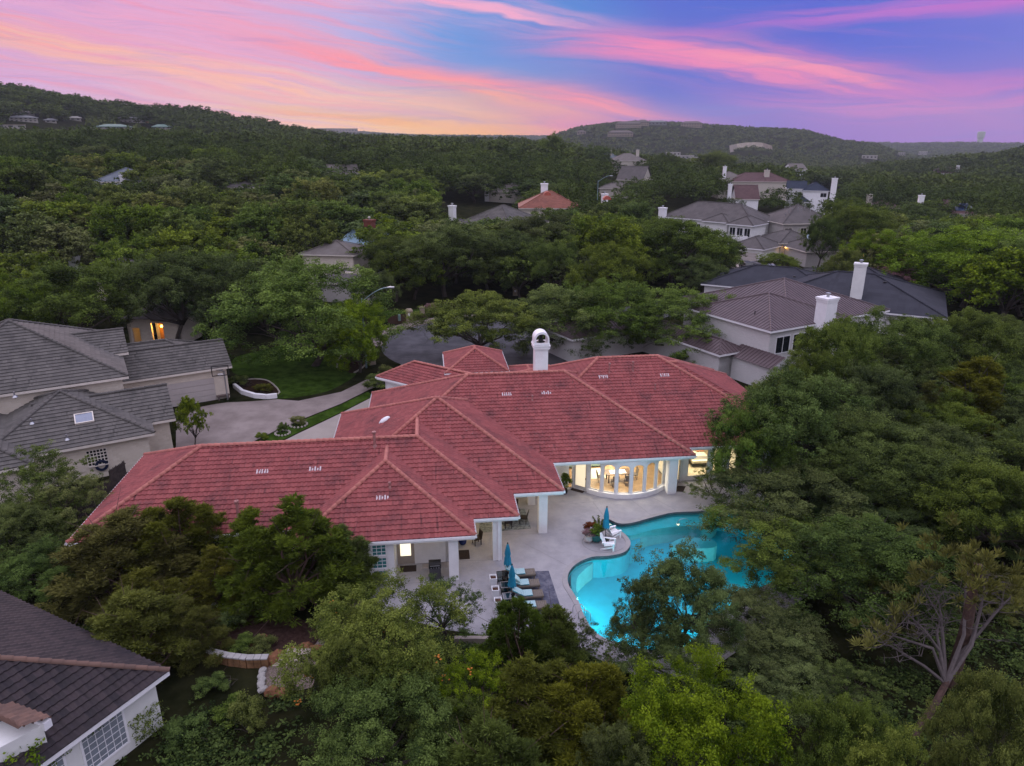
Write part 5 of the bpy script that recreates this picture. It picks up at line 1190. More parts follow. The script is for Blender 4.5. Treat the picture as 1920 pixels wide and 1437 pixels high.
so_ = sk.build('roof_window', M_CREAM, lroof); gm = MB(); gm.box(-.57, .57, -.47, .47, .08, .12, M); gm.build('pane', mat('sky_glass', (.20, .23, .30), .1, .1, 2, spec=.7), so_)
for px, py, e, z0 in ((28, 745, 0, 3.0), (126, 825, 0, 3.0), (60, 795, 0, 3.0)):
    x, y, z = roof_px(px, py, Ll, e, z0, .46); m = MB(); m.tube([(x, y, z-.1), (x, y, z+.45)], .06, 8); m.lathe([(.2, 0), (.08, .15)], (x, y, z), 8); m.build('vent_pipe', M_STEEL, lroof)
# hose reel, dark picket fence between the two houses
p = at(196, 915, 1.0); x, y = Ll(p); m = MB()
for rr in (.30, .36, .42): m.tube([(x+rr*math.cos(a_), .40, 1.0+rr*math.sin(a_)) for a_ in np.linspace(0, 2*math.pi, 20)], .045, 6)
o = m.build('garden_hose', mat('dark_blue_hose', (.012, .02, .05), .5, .2)); o.matrix_world = Matrix.Translation(LO) @ Matrix.Rotation(LA, 4, 'Z'); tag(o, 'coiled dark blue garden hose hung on the limestone wall', 'hose')
def fence(label, pts, h, mtl, group=None):
    t = thing('picket_fence', label, 'fence', (0, 0, 0)); b, ps = MB(), []
    for a_, b_ in zip(pts[:-1], pts[1:]):
        a_, b_ = Vector(a_[:2]), Vector(b_[:2]); L = (b_-a_).length; d = (b_-a_)/L; M = Matrix(((d.x, -d.y, 0, a_.x), (d.y, d.x, 0, a_.y), (0, 0, 1, 0), (0, 0, 0, 1))); n = int(L/.15)
        for k in range(n):
            hh = h+random.uniform(-.05, .05); x = k*.15; b.box(x, x+.13, 0, .02, .05, hh-.08, M); b.add([M @ Vector(q) for q in ((x, 0, hh-.08), (x+.13, 0, hh-.08), (x+.065, 0, hh+.03), (x, .02, hh-.08), (x+.13, .02, hh-.08), (x+.065, .02, hh+.03))], [(0, 1, 2), (5, 4, 3), (0, 2, 5, 3), (1, 4, 5, 2)])
        for z in (.35, h-.35): b.box(0, L, .021, .06, z, z+.09, M)
        for k in range(int(L/2.2)+1): ps.append(M @ Vector((min(k*2.2, L-.1), .061, 0)))
    b.build('pickets', mtl, t)
    for q in ps: MB().box(q.x-.05, q.x+.05, q.y, q.y+.1, 0, h-.1).build('post', mtl, t)
    return t
M_OLDWOOD = mat('weathered_dark_timber', (.055, .042, .036), .95, .3, 3, .4)
fence('weathered dark picket fence between the limestone house and the villa', [at(150, 985), at(205, 945), at(232, 925)], 1.8, M_OLDWOOD)
fence('short run of dark picket fence against the limestone wall beside the hose', [at(214, 925), at(243, 905)], 1.9, M_OLDWOOD)
# bottom left: dark brown tiled house, lattice windows, vine
BO, BA = (-14.9, 25.2, 0), rad(-27)
Bw, Bl = frame(BO, BA)
bh = simple_house('lattice_house', 'house with dark brown tiled roof and white lattice windows at the bottom left', BO, BA, [(-22, 0, -11, 0, 0, 2.8, 'hip', .52)], M_SIDING, M_BROWNTILE, M_WHITE, 'S', .52, .45, capm=tile_mat('brown_ridge_tile', (.12, .075, .06), (.17, .10, .075), (.05, .04, .04), .4))
M_PANEL = mat('grey_blue_screen', (.20, .23, .26), .6, .12, 3)
for y0, y1 in ((-3.9, -2.0), (-6.6, -4.5)):
    f = MB(); f.box(-.45, -.40, y0, y0+.09, .5, 2.35); f.box(-.45, -.40, y1-.09, y1, .5, 2.35); f.box(-.45, -.40, y0+.09, y1-.09, .5, .59); f.box(-.45, -.40, y0+.09, y1-.09, 2.26, 2.35)
    for k in range(1, 6): y = y0+(y1-y0)*k/6; f.box(-.44, -.425, y-.012, y+.012, .59, 2.26)
    for k in range(1, 6): z = .5+1.85*k/6; f.box(-.44, -.425, y0+.09, y1-.09, z-.012, z+.012)
    fo = f.build('window', M_WHITE, bh); MB().box(-.448, -.441, y0+.05, y1-.05, .55, 2.3).build('pane', M_PANEL, fo)
x0_, y0_ = Bl(at(78, 1352, 4.1)); x1_, y1_ = Bl(at(-40, 1308, 4.1))
dw = MB(); dw.prism(ccw([(x0_, y0_), (x1_, y1_), (x1_-.6, y1_-2.5), (x0_-.6, y0_-2.5)]), 2.0, 3.9); dw.build('dormer', M_SIDING, bh)
dt = MB(); d_ = Vector((x1_-x0_, y1_-y0_)); L_d = d_.length; d_.normalize(); n_ = Vector((-d_.y, d_.x)); n_ = n_ if n_.dot(Vector((x0_-.6-x0_, y0_-2.5-y0_))) < 0 else -n_
P_ = [Vector((x0_, y0_))+n_*.25-d_*.15, Vector((x1_, y1_))+n_*.25, Vector((x1_, y1_))-n_*.9, Vector((x0_, y0_))-n_*.9-d_*.15]
sheet(dt, [(P_[1].x, P_[1].y, 4.05), (P_[0].x, P_[0].y, 4.05), (P_[3].x, P_[3].y, 4.6), (P_[2].x, P_[2].y, 4.6)], 'S')
dt.build('dormer_roof', tile_mat('brown_ridge_tile', (.12, .075, .06), (.17, .10, .075), (.05, .04, .04), .4), bh)
df = MB(); df.prism(ccw([tuple(P_[0]), tuple(P_[1]), tuple(P_[1]-n_*.3), tuple(P_[0]-n_*.3)]), 3.70, 4.04); df.build('dormer_fascia', M_WHITE, bh)
for (px, py, z0, z1) in ((12, 1395, 1.5, 3.7), (42, 1410, 1.5, 3.4)): q = Bl(at(px, py, 2.6)); m = MB(); m.box(q[0]-.09, q[0]+.09, q[1]-.09, q[1]+.09, .0, z1); m.build('post', M_WHITE, bh)
rng = np.random.default_rng(12)
def vine(label, pts, r, n, leaf, L=.13):
    C_ = np.array([list(p) for p in pts]); V, F, tn = leaf_quads(rng, C_, np.full(len(C_), r), n, L, up=.2, flat=1)
    return tag(mesh_np('climbing_vine', V, F, LEAF[leaf], None, tn), label, 'vine')
vine('thick green and reddish vine smothering the dormer wall at the bottom left corner', [tuple(at(rng.uniform(0, 78), rng.uniform(1352, 1437), 3.0+rng.uniform(-.6, .5))) for _ in range(60)], .24, 26, 'bright')
vine('thin vine strands creeping along the eave over the lattice windows', [tuple(Bw(-.34, -8.2+.11*k, 2.42-.4*abs(math.sin(k*.7))*rng.random())) for k in range(52)], .10, 9, 'mid', .09)
vine('bushy vine clump climbing between the lattice windows and the house corner', [tuple(Bw(-.3, rng.uniform(-2.0, -.5), rng.uniform(.1, 1.5))) for _ in range(40)], .2, 14, 'mid', .11)
# right: white brick house with standing seam roofs
RO, RA = (26.9, 71.5, 0), rad(29)
Rw, Rl = frame(RO, RA)
rh = simple_house('brick_house', 'white brick house with plum standing seam metal hip roofs right of the villa', RO, RA,
    [(0, 12.6, 0, 12.6, 0, 5.9, 'hip'), (3, 20, .3, 17.3, 0, 5.9, 'hip'), (-3.6, .44, 3.3, 22, 0, 3.0, 'hip', .5), (-14, -.5, 16, 23, 0, 3.05, 'hip', .4)],
    M_WBRICK, M_SEAM, M_WHITE, 'seam', .365, .45, windows=[((1.2, .45), (6.4, .45), 3.1, 5.0, 2)], chimneys=[(7.7, -.35, 0, 8.6, 1.7, M_WHITE)], capm=M_SEAM, tile_w=.46)
rr_ = [c for c in rh.children if c.name.startswith('roof')][0]
sh = MB(); sheet(sh, [(-1.6, 4.2, 2.55), (-1.6, -1.9, 2.55), (.45, -1.9, 3.5), (.45, 4.2, 3.5)], 'seam', w=.46); sh.build('shed_roof', M_SEAM, rh)
sw_ = MB(); sw_.box(-1.3, .449, -1.6, 3.7, 0, 2.5); sw_.box(-3.2, -1.2, 3.75, 4.0, 0, 2.6); sw_.build('side_wall', M_WBRICK, rh)
vp = MB(); x, y, z = 2.0, 4.2, 5.7+.365*2.0; vp.tube([(x, y, z-.1), (x, y, z+.6)], .06, 8); vp.build('vent_pipe', M_DARKMETAL, rr_)
DO, DA = (56.0, 89.0, 0), rad(-29)
Dw, Dl = frame(DO, DA)
cxy = Dl(at(1605, 556, 4.2))
dh = simple_house('shingle_house', 'low house with charcoal shingle roof behind the plum metal roofs', DO, DA, [(-24, 0, 0, 19, 0, 3.0, 'hip', .36), (-34, -14, 8, 22, 0, 3.05, 'hip', .36), (-18, -4, 12, 26, 0, 3.1, 'hip', .4)], M_WBRICK, M_CHAR, M_WHITE, 'plain', .36, .5, chimneys=[(cxy[0], cxy[1], 2, 8.6, 1.5, M_SIDING)])
for q in ((-12, 5.5), (-20, 7), (-8, 7.5)):
    m = MB(); z = 3+.36*q[1]; m.lathe([(.25, 0), (.25, .15), (.1, .25)], (q[0], q[1], z-.02), 10); m.build('roof_vent', M_BLACK, [c for c in dh.children if c.name.startswith('roof')][0])
# the pair of grey two-storey houses, their drives and cars
def mark_lit(parent, name, loc, r, e, col=(1, .55, .12), k=8):
    MB().lathe([(r*.5, -r), (r, -r*.6), (r, r*.6), (r*.5, r)], loc, 8).build(name, emit('amber_lantern', (1, .50, .10), k), parent); lamp('lantern_lamp', (loc[0], loc[1]-.5, loc[2]), e, col, .2, parent)
c1 = at(1412, 420, 7.0); h1 = simple_house('two_storey_house', 'two storey pale house with striped grey shingle roof and white chimney', (c1.x, c1.y, 0), rad(-43), [(-24, 0, 0, 13, 0, 7.0, 'hip', .55), (-5, 1.5, -3, 5, 0, 6.9, 'hip', .5), (-12, -5.2, -1.5, 5, 0, 6.95, 'hip', .5), (.5, 8.5, -12, -2.2, 0, 3.3, 'hip', .5)], M_SIDING, M_GSH, M_WHITE, windows=[((-4.4, -2.55), (.9, -2.55), 4.2, 6.2, 3), ((-20, .45), (-13, .45), 4.4, 6.0, 3)], garage=[(2, 7, -11.55, .05, 2.4)], chimneys=[(-23.4, -.2, 0, 9.0, 1.6, M_WHITE)])
bal = MB(); bal.box(-4.6, 1.0, -4.3, -4.2, 3.9, 4.7); bal.build('balcony_rail', M_WHITE, h1)
c2 = at(1468, 420, 7.0); h2 = simple_house('two_storey_house', 'two storey grey house with brown shingle roof and roof vents, above a lit garage', (c2.x, c2.y, 0), rad(8), [(0, 13.5, 0, 13, 0, 7.0, 'hip', .55), (-4.5, 5, -8, 3, 0, 3.8, 'hip', .45), (-3.5, 10, -17, -6.5, 0, 3.3, 'hip', .52)], mat('grey_render', (.40, .38, .36), .9, .06), M_GSH, M_CREAM, windows=[((.6, .45), (2.8, .45), 4.4, 6.0, 1), ((4.5, .45), (6.3, .45), 4.4, 6.0, 1)], garage=[(3.4, 9.2, -16.55, .05, 2.4)])
h2r = [c for c in h2.children if c.name.startswith('roof')][0]
for k in range(7): m = MB(); x, y = 2.5+k*1.0, 4.0+.4*(k % 3); z = 7+.55*min(y, x, 13.5-x); m.tube([(x, y, z-.1), (x, y, z+.5+.5*(k % 2))], .09, 6); m.build('vent_pipe', M_STEEL, h2r)
q = (-.4, -12.4); m = MB(); M = Matrix.Translation((q[0], q[1], 5.5)) @ Matrix.Rotation(rad(50), 4, 'X'); tmp = MB(); tmp.lathe([(.05, 0), (.45, .07), (.75, .22), (.73, .23), (.43, .1), (.04, .03)], n=16); m.add([M @ Vector(v_) for v_ in tmp.v], tmp.f); m.tube([(q[0], q[1], 4.6), (q[0], q[1], 5.52)], .05, 6); m.build('satellite_dish', mat('pale_blue_dish', (.42, .52, .60), .4, .05), h2r)
mark_lit(h2, 'wall_lantern', (9.75, -16.8, 2.3), .30, 60); mark_lit(h2, 'wall_lantern', (-3.2, -8.3, 3.0), .18, 14)
ribbon('driveway', [at(1408, 492)[:2], at(1422, 520)[:2], at(1440, 545)[:2]], 9, .03, M_CONC)
M_TYRE = mat('tyre_rubber', (.012, .012, .013), .9, .2); M_CARGLASS = mat('car_glass', (.01, .012, .014), .05, .1, 2, spec=.7)
def car(name, label, loc, rz, paint, kind='suv', group=None):
    t = thing(name, label, {'suv': 'car', 'pickup': 'pickup truck', 'sedan': 'car'}[kind], loc, rz, group); Lh = 2.75 if kind == 'pickup' else 2.35; w = .95
    pr = dict(suv=[(-2.35, .35), (2.3, .35), (2.35, .75), (2.2, 1.0), (1.15, 1.1), (-2.3, 1.1), (-2.38, .7)], sedan=[(-2.35, .3), (2.3, .3), (2.35, .62), (2.1, .82), (.9, .92), (-1.7, .95), (-2.3, .85)], pickup=[(-2.75, .45), (2.7, .45), (2.75, .85), (2.6, 1.1), (1.35, 1.18), (-2.75, 1.18)])[kind]
    cab = dict(suv=[(1.1, 1.1), (.45, 1.68), (-2.0, 1.70), (-2.28, 1.1)], sedan=[(.9, .92), (.2, 1.38), (-1.1, 1.38), (-1.8, .95)], pickup=[(1.25, 1.18), (.65, 1.80), (-.75, 1.80), (-.95, 1.18)])[kind]
    def ex(poly, hw, hw2=None):
        mb = MB(); n = len(poly); hw2 = hw2 or hw
        zs = [z for x, z in poly]; z0, z1 = min(zs), max(zs)
        def k(z): return hw+(hw2-hw)*(z-z0)/(z1-z0)
        mb.add([(x, -k(z), z) for x, z in poly]+[(x, k(z), z) for x, z in poly], [tuple(range(n)), tuple(range(2*n-1, n-1, -1))]+[((i+1) % n, i, n+i, n+(i+1) % n) for i in range(n)]); return mb
    ex(pr, w, w*.97).build('body', paint, t, bevel=.06)
    c_ = ex(cab, w*.93, w*.74).build('cabin', paint, t, bevel=.04)
    mx_ = sum(x for x, z in cab)/len(cab); mz = sum(z for x, z in cab)/len(cab)
    g_ = ex([(mx_+(x-mx_)*.86, mz+(z-mz)*.74) for x, z in cab], w*.905, w*.79); g_.build('side_window', M_CARGLASS, c_)
    (xa, za), (xb, zb) = cab[0], cab[1]; ws = MB(); ws.quad(*[(xa+(xb-xa)*f+.03, s_*w*(.86-.16*f), za+(zb-za)*f+.012) for f, s_ in ((.12, -1), (.12, 1), (.9, 1), (.9, -1))]); ws.build('windscreen', M_CARGLASS, c_)
    if kind == 'pickup': MB().box(-2.65, -1.05, -.78, .78, 1.183, 1.19).build('truck_bed', M_BLACK, t)
    for x in (-Lh*.62, Lh*.62):
        for s_ in (-1, 1):
            m = MB(); tmp = MB(); tmp.lathe([(.36, 0), (.40, .03), (.40, .20), (.36, .23)], n=18); m.add([(x+a_, s_*(w-.21)+(c*s_), .40+b_) for a_, b_, c in tmp.v], tmp.f); wo_ = m.build('wheel', M_TYRE, t, smooth=True)
            m = MB(); tmp = MB(); tmp.lathe([(.23, 0), (.21, .015), (.06, .03)], n=14); m.add([(x+a_, s_*(w+.02+c), .40+b_) for a_, b_, c in tmp.v], tmp.f); m.build('rim', M_STEEL, wo_)
    for s_ in (-1, 1):
        MB().box(Lh-.12, Lh+.02, s_*.66-.16, s_*.66+.16, .72, .88).build('headlight', mat('headlight_lens', (.6, .62, .65), .1, .05), t); MB().box(-Lh-.02, -Lh+.1, s_*.74-.1, s_*.74+.1, .8, 1.0).build('tail_light', mat('red_lens', (.35, .02, .015), .2, .1), t)
    MB().box(Lh-.02, Lh+.03, -.42, .42, .55, .80).build('grille', M_BLACK, t); MB().box(Lh+.005, Lh+.04, -.18, .18, .42, .53).build('number_plate', M_WHITE, t)
    return t
p = at(1401, 508); car('parked_car', 'black parked car facing the camera on the sloping concrete drive', (p.x, p.y, .03), rad(-88), mat('black_car_paint', (.012, .014, .018), .25, .1, 2, spec=.6, metal=.2), 'suv', 'vehicles on the far driveway')
p = at(1424, 506); car('pickup_truck', 'silver grey pickup truck beside the black car on the concrete drive', (p.x+1, p.y+1, .03), rad(-70), mat('silver_car_paint', (.26, .27, .30), .3, .05, 2, spec=.6, metal=.5), 'pickup', 'vehicles on the far driveway')
p = at(1388, 543); car('parked_car', 'bright red car mostly hidden between the trees and charcoal roof', (p.x, p.y, .02), rad(10), mat('red_car_paint', (.42, .015, .02), .25, .1, 2, spec=.6), 'sedan')
p = at(1518, 497); car('parked_car', 'dark car parked before the lit garage, above the charcoal roof', (p.x, p.y, .03), rad(200), mat('dark_grey_car_paint', (.04, .045, .055), .3, .1, 2, spec=.6), 'sedan')

# ------------------------------------------------------------------ houses among the trees: stood where they show
HOUSE_Y = []
def far_house(name, label, px, py, Y, w, d, ang, roofm, wallm, kind='hip', slope=.5, storey=3.0, kind_t='plain', **kw):
    """house whose near eave shows at (px, py) at distance Y"""
    best = min((abs(q.z-gh(q.x, q.y)-storey), y_) for y_ in np.arange(Y*.8, Y*1.5, 3.0) for q in [at_y(px, py, y_)])[1] if kw.pop('fit', True) else Y
    k_ = best/Y; Y = best; w *= k_; d *= k_; HOUSE_Y.append((px, py, Y))
    p = at_y(px, py, Y); zg = min(gh(p.x, p.y), p.z-storey*.6)
    h = p.z-zg; chs = [(x*k_, y*k_, 0, h+z*k_, ww, m) for x, y, z, ww, m in kw.pop('ch', [])]; wn = [((a_[0]*k_, a_[1]), (b_[0]*k_, b_[1]), h+z0, h+z1, n) for a_, b_, z0, z1, n in kw.pop('wn', [])]
    ex = [(x0*k_, x1*k_, y0*k_, y1*k_, 0, h+z, k) for x0, x1, y0, y1, z, k in kw.pop('ex', [])]
    return simple_house(name, label, (p.x, p.y, zg), rad(ang), [(-w/2, w/2, 0, d, 0, h, kind)]+ex, wallm, roofm, kw.pop('trim', M_CREAM), kind_t, slope, .45, windows=wn, chimneys=chs, **kw)
M_IVORY = mat('ivory_render', (.50, .46, .40), .9, .06)
fh = far_house('tile_roof_house', 'pale house with striped grey tiled hip roofs among trees beyond the street', 905, 425, 146, 14, 15, -32, M_GREYTILE, M_IVORY, 'hip', .52, 6, 'flat', ch=[(-9, 2, 3.4, 1.3, M_SIDING)], ex=[(-13, -5, -2, 9, -1.6, 'hip'), (-8, -1, -5, 4, -3.6, 'hip')], wn=[((-4, .45), (4, .45), -2.6, -.9, 3)], tile_c=.5, tile_w=.6)
p = fh.location; mark_lit(fh, 'porch_lantern', (3.5, -.4, 2.6), .55, 90)
far_house('rust_roof_house', 'house with rust red tiled hip roof and red capped chimney', 1032, 391, 160, 14, 13, 0, M_REDFAR, M_IVORY, 'hip', .5, 6, 'flat', ch=[(-1, 9, 4.6, 1.8, M_WHITE)], tile_c=.5, tile_w=.6)
far_house('hidden_house', 'house hidden in trees, only its red capped white chimney clear', 1140, 402, 160, 9, 9, 10, M_REDFAR, M_IVORY, 'hip', .4, 4, 'flat', ch=[(0, 3, 4.0, 1.6, M_WHITE)], tile_c=.5, tile_w=.6)
for px, py, Y, rz in ((1026, 362, 168, 0), (1138, 370, 163, 10)):
    p = at_y(px, py, Y); m = MB(); tmp = MB(); n_ = 10; tmp.prism(ccw([(.85*math.cos(math.pi*k/n_), .8*math.sin(math.pi*k/n_)) for k in range(n_+1)]), 0, 1.9); m.add([(x, z-.95, y) for x, y, z in tmp.v], [f[::-1] for f in tmp.f]); o = m.build('chimney_cowl', mat('red_cowl', (.40, .10, .07), .7, .15)); o.location = (p.x, p.y, p.z-.5); tag(o, 'rounded red cowl on the white chimney '+('of the rust roofed house' if px < 1100 else 'standing alone among trees'), 'chimney cap')
bm_ = far_house('metal_roof_house', 'house with sky blue metal roofs and a red brick chimney', 668, 460, 132, 9, 9, -25, M_BLUEMET, M_IVORY, 'gable', .45, 4, 'seam', ch=[(0, 4.5, 4.0, 1.7, M_REDBRICK)], ex=[(-7, 2, -6, 1, -3.0, 'gable')], trim=M_WHITE, tile_w=.5)
for x in (-5.6, -4.6): mm = MB(); mm.box(x, x+.8, -5.62, -5.56, .6, 2.4); mm.build('lit_window', emit('amber_window', (1, .55, .12), 1.2), bm_)
lamp('window_lamp', (-4.6, -6.6, 1.6), 25, (1, .6, .2), .3, bm_)
far_house('taupe_roof_house', 'pale stone house with taupe roof corner left of the blue metal roofs', 612, 478, 122, 10, 10, -8, M_TSH, M_LIME, 'hip', .35, 5)
far_house('terrace_house', 'grey wing with low dark shingle roof below a pale terrace wall', 640, 532, 108, 11, 9, -12, M_GSH, mat('grey_render', (.40, .38, .36), .9, .06), 'hip', .33, 3)
p = at_y(652, 512, 114); tw = MB(); tw.box(-5.5, 5, -.2, .2, -4, .2); tw.box(2.6, 5.2, -.25, .25, .2, .75); tw.box(-1.4, .8, -.25, .25, .2, .45); o = tw.build('terrace_wall', M_LIME); o.location = (p.x-1.5, p.y, p.z); o.rotation_euler = (0, 0, rad(-12)); tag(o, 'pale stepped terrace parapet above the dark shingle wing', 'wall')
far_house('slate_roof_house', 'white house with blue grey hip roof alone on the wooded left slope', 222, 341, 196, 13, 14, 8, M_BLUESH, M_WHITE, 'hip', .5, 6, ch=[(1.6, -.6, 1.5, 1.4, M_WHITE)], ex=[(-12, -4, 0, 9, -1.5, 'hip')], wn=[((3.5, .45), (6, .45), -2.2, -.6, 1)])
far_house('grey_roof_house', 'house with plain grey hip roof and white chimney at its left end', 962, 360, 186, 13, 10, -6, M_TSH, M_IVORY, 'hip', .35, 4, ch=[(-6.8, 1, 2.8, 1.5, M_WHITE)])
wh = far_house('white_house', 'tall white house with navy roof and big white chimney', 1530, 358, 186, 6.5, 8, -18, M_NAVY, M_WHITE, 'hip', .6, 7, trim=M_WHITE, ch=[(4.0, -.3, 3.0, 1.9, M_WHITE)], ex=[(-7, -2, 2, 8, .4, 'gable'), (-5, -1, -2, 4, -4, 'hip')], wn=[((1.0, .45), (2.8, .45), -2.4, -.8, 1)])
sh_ = far_house('solar_roof_house', 'white house with brown hip roof carrying dark solar panels', 1788, 401, 205, 15, 13, -12, M_MAROON, M_WHITE, 'hip', .5, 6, ch=[(-7.5, 5, 4.4, 1.6, M_WHITE)], wn=[((-3.6, .45), (-1, .45), -2.5, -.5, 1), ((4.5, .45), (6.4, .45), -2.3, -.5, 1)])
p = sh_.location; sY = [q for q in HOUSE_Y if q[:2] == (1788, 401)][0][2]; pz = at_y(1788, 401, sY).z-p.z; spm = MB()
for k in range(5): M = Matrix.Translation((7.5-.0, 2.2+k*1.5, pz+.12)) @ Matrix.Rotation(-math.atan(.5), 4, 'Y'); 
M = Matrix.Translation((7.4, 6.0, pz+.15)) @ Matrix.Rotation(math.atan(.5), 4, 'Y')
for k in range(5):
    for j in range(3 if k > 0 else 2): spm.box(-5.6+j*1.75, -5.6+j*1.75+1.7, -3.6+k*1.1, -3.6+k*1.1+1.05, 0, .05, M)
M2 = Matrix.Translation((1.5, 0, pz+.15)) @ Matrix.Rotation(math.atan(.5), 4, 'X')
for k in range(5):
    for j in range(3): spm.box(-1.6+k*1.15+j*.55, -1.6+k*1.15+j*.55+1.1, 1.6+(2-j)*1.55, 1.6+(2-j)*1.55+1.5, .0, .05, M2)
spm.build('solar_panel', mat('solar_glass', (.03, .05, .10), .15, .2, 6, spec=.6), [c for c in sh_.children if c.name.startswith('roof')][0])
far_house('maroon_roof_house', 'steep maroon gable roof with a white chimney among dark trees', 1402, 374, 182, 6, 8, -6, M_MAROON, M_WHITE, 'gable', .8, 4, ch=[(-4.2, 2, 3.4, 1.4, M_WHITE)])
far_house('brown_roof_house', 'broad brown hip roof with stubby cream chimney left of the white house', 1428, 341, 208, 17, 10, -4, M_MAROON, M_IVORY, 'hip', .45, 5, ch=[(2, 3, 2.9, 2.0, M_IVORY)])
far_house('small_roof_house', 'low brown roof and white chimney left of the broad brown roof', 1376, 338, 212, 9, 9, 4, M_TSH, M_IVORY, 'hip', .5, 4, ch=[(-2.6, 1, 3.6, 1.3, M_WHITE)])
far_house('pale_gable_house', 'small house with brown gable roof peeping out above the left street trees', 645, 326, 215, 9, 8, 20, M_TSH, M_WHITE, 'gable', .6, 4)
far_house('steep_roof_house', 'dark steep gable roof beside a white chimney in the central trees', 1180, 338, 205, 8, 8, -30, M_GSH, M_IVORY, 'gable', .9, 4)
far_house('low_roof_house', 'low grey roof with a vent just above the red capped chimney', 1158, 354, 192, 10, 8, -10, M_TSH, M_IVORY, 'hip', .4, 3)
far_house('ridge_house', 'pale blue grey roofed house at the top of the central canopy', 1136, 300, 330, 16, 12, -5, M_BLUESH, M_IVORY, 'hip', .5, 4, ch=[(2, 4, 4, 1.6, M_IVORY)])
far_house('ridge_house', 'brown roofed house with cream chimney at the top of the central canopy', 1182, 302, 320, 15, 12, 5, M_TSH, M_IVORY, 'hip', .5, 4, ch=[(4, 4, 4.4, 1.8, M_IVORY)])
far_house('pale_gable_house', 'tiny white gabled house above the navy roofed one', 1500, 318, 330, 8, 8, 15, M_TSH, M_WHITE, 'gable', .6, 4)
far_house('valley_house', 'brown and grey roofed house alone in the right hand woods', 1785, 325, 420, 22, 12, -8, M_MAROON, M_WHITE, 'hip', .5, 4, ex=[(4, 18, -3, 6, -1, 'hip')], ch=[(3, 1, 4, 2, M_WHITE)])
far_house('valley_house', 'small pale house high in the right hand woods', 1852, 300, 560, 12, 10, 0, M_BLUESH, M_WHITE, 'hip', .5, 4)
far_house('beige_house', 'beige house with round brown roof between two chimneys', 1672, 391, 200, 8, 8, 8, M_MAROON, M_WHITE, 'hip', .45, 4, ch=[(-6.4, 1, 3.6, 1.8, M_IVORY)])
far_house('hidden_house', 'dim taupe roof with a stone chimney behind the left oaks', 178, 517, 96, 9, 9, -10, M_GSH, M_LIME, 'hip', .4, 4, ch=[(-4.5, 2, 2.2, 1.3, M_SIDING)])
far_house('dark_roof_house', 'dark flat roof glimpsed beside the big round tree on the left', 447, 352, 190, 9, 8, 0, M_GSH, M_GSH, 'hip', .3, 3)
ent = thing('stone_house', 'shadowed stone house front with a lamp lit doorway behind the oaks', 'house', (*at(300, 648)[:2], 0), rad(-6)); b = MB(); b.wall((-4, 0), (3, 0), 0, 3.6, .3, [(3.2, 4.8, 0, 2.9), (.6, 1.6, 0, 2.2)]); b.wall((3, 0), (3, 5), 0, 3.6, .3); b.wall((-4, 5), (-4, 0), 0, 3.6, .3); b.box(-1.2, 1.4, 1.6, 1.7, 0, 3.2); b.build('wall', M_LIME, ent)
rb_ = MB(); F_, R_ = hip(-4.5, 3.5, -.5, 5.5, 3.5, .45)
for f_ in F_.values(): sheet(rb_, f_, 'plain')
rb_.build('roof', M_GSH, ent); MB().box(-.7, .7, 1.5, 1.59, .05, 2.6).build('door', mat('painted_glow_door', (.45, .20, .05), .6, .1), ent); mark_lit(ent, 'lantern', (.05, .9, 2.3), .16, 120, (1, .5, .1), 14)  # amber lamplight is also put into the door colour
p = at(1238, 618, 2.4); t = thing('porch_lamp', 'amber lantern glowing on a post under the oak by the metal roofs', 'lamp', (p.x, p.y, 0)); MB().tube([(0, 0, 0), (0, 0, 2.2)], .06, 8).build('pole', M_DARKMETAL, t); mark_lit(t, 'lantern', (0, 0, 2.5), .26, 70)

# ------------------------------------------------------------------ street furniture
M_LAMPM = mat('blue_green_galvanised_pole', (.22, .32, .34), .45, .1, 4, metal=.5)
def street_lamp(label, loc, h, dx, dy):
    t = thing('street_lamp', label, 'street lamp', loc); MB().tube([(0, 0, 0), (0, 0, h*.5), (0, 0, h-1.2)], [.11, .09, .07], 10).build('pole', M_LAMPM, t)
    pts = [(0, 0, h-1.6)]+[(dx*f, dy*f, h-1.6+1.5*math.sin(f*math.pi/2)) for f in (.12, .3, .5, .7, .85, 1)]; MB().tube(pts, .05, 8).build('arm', M_LAMPM, t)
    m = MB(); d = Vector((dx, dy, 0)).normalized(); e = Vector((dx, dy, h-.1)); m.tube([e-d*.1, e+d*.25, e+d*.7], [.07, .15, .10], 10); m.build('lamp_head', M_STEEL, t); return t
p = at(687, 690); street_lamp('grey green street lamp with curved arm beside the stone mailbox pillar', (p.x, p.y, 0), 9.3, 2.9, .5)
p = at_y(1121, 352, 190); street_lamp('distant street lamp with curved arm above the central roofs', (p.x, p.y, p.z-4), 7, 3.0, 0)
M_PIL2 = brick_mat('tan_stone_blocks', (.36, .30, .23), (.28, .22, .16), (.30, .26, .21), .35, .2)
def pillar(label, loc, w, h, rounded, rz):
    t = thing('mailbox_pillar', label, 'mailbox pillar', loc, rz, 'stone mailbox pillars along the street'); m = MB(); m.box(-w/2, w/2, -w/2, w/2, 0, h*.80)
    if rounded:
        tmp = MB(); tmp.prism(ccw([(w/2*math.cos(math.pi*k/10), w*.42*math.sin(math.pi*k/10)) for k in range(11)]), 0, w); m.add([(x, z-w/2, h*.8+y) for x, y, z in tmp.v], [f[::-1] for f in tmp.f])
    else: m.box(-w/2-.08, w/2+.08, -w/2-.08, w/2+.08, h*.8, h*.9); m.box(-w/2-.08, w/2+.08, -w/2-.08, w/2+.08, h*.9, h, taper=.2)
    m.build('pillar', M_PIL2, t); MB().box(-.16, .16, -w/2-.03, -w/2+.01, h*.5, h*.72).build('mailbox_door', M_WHITE if not rounded else M_DARKMETAL, t); return t
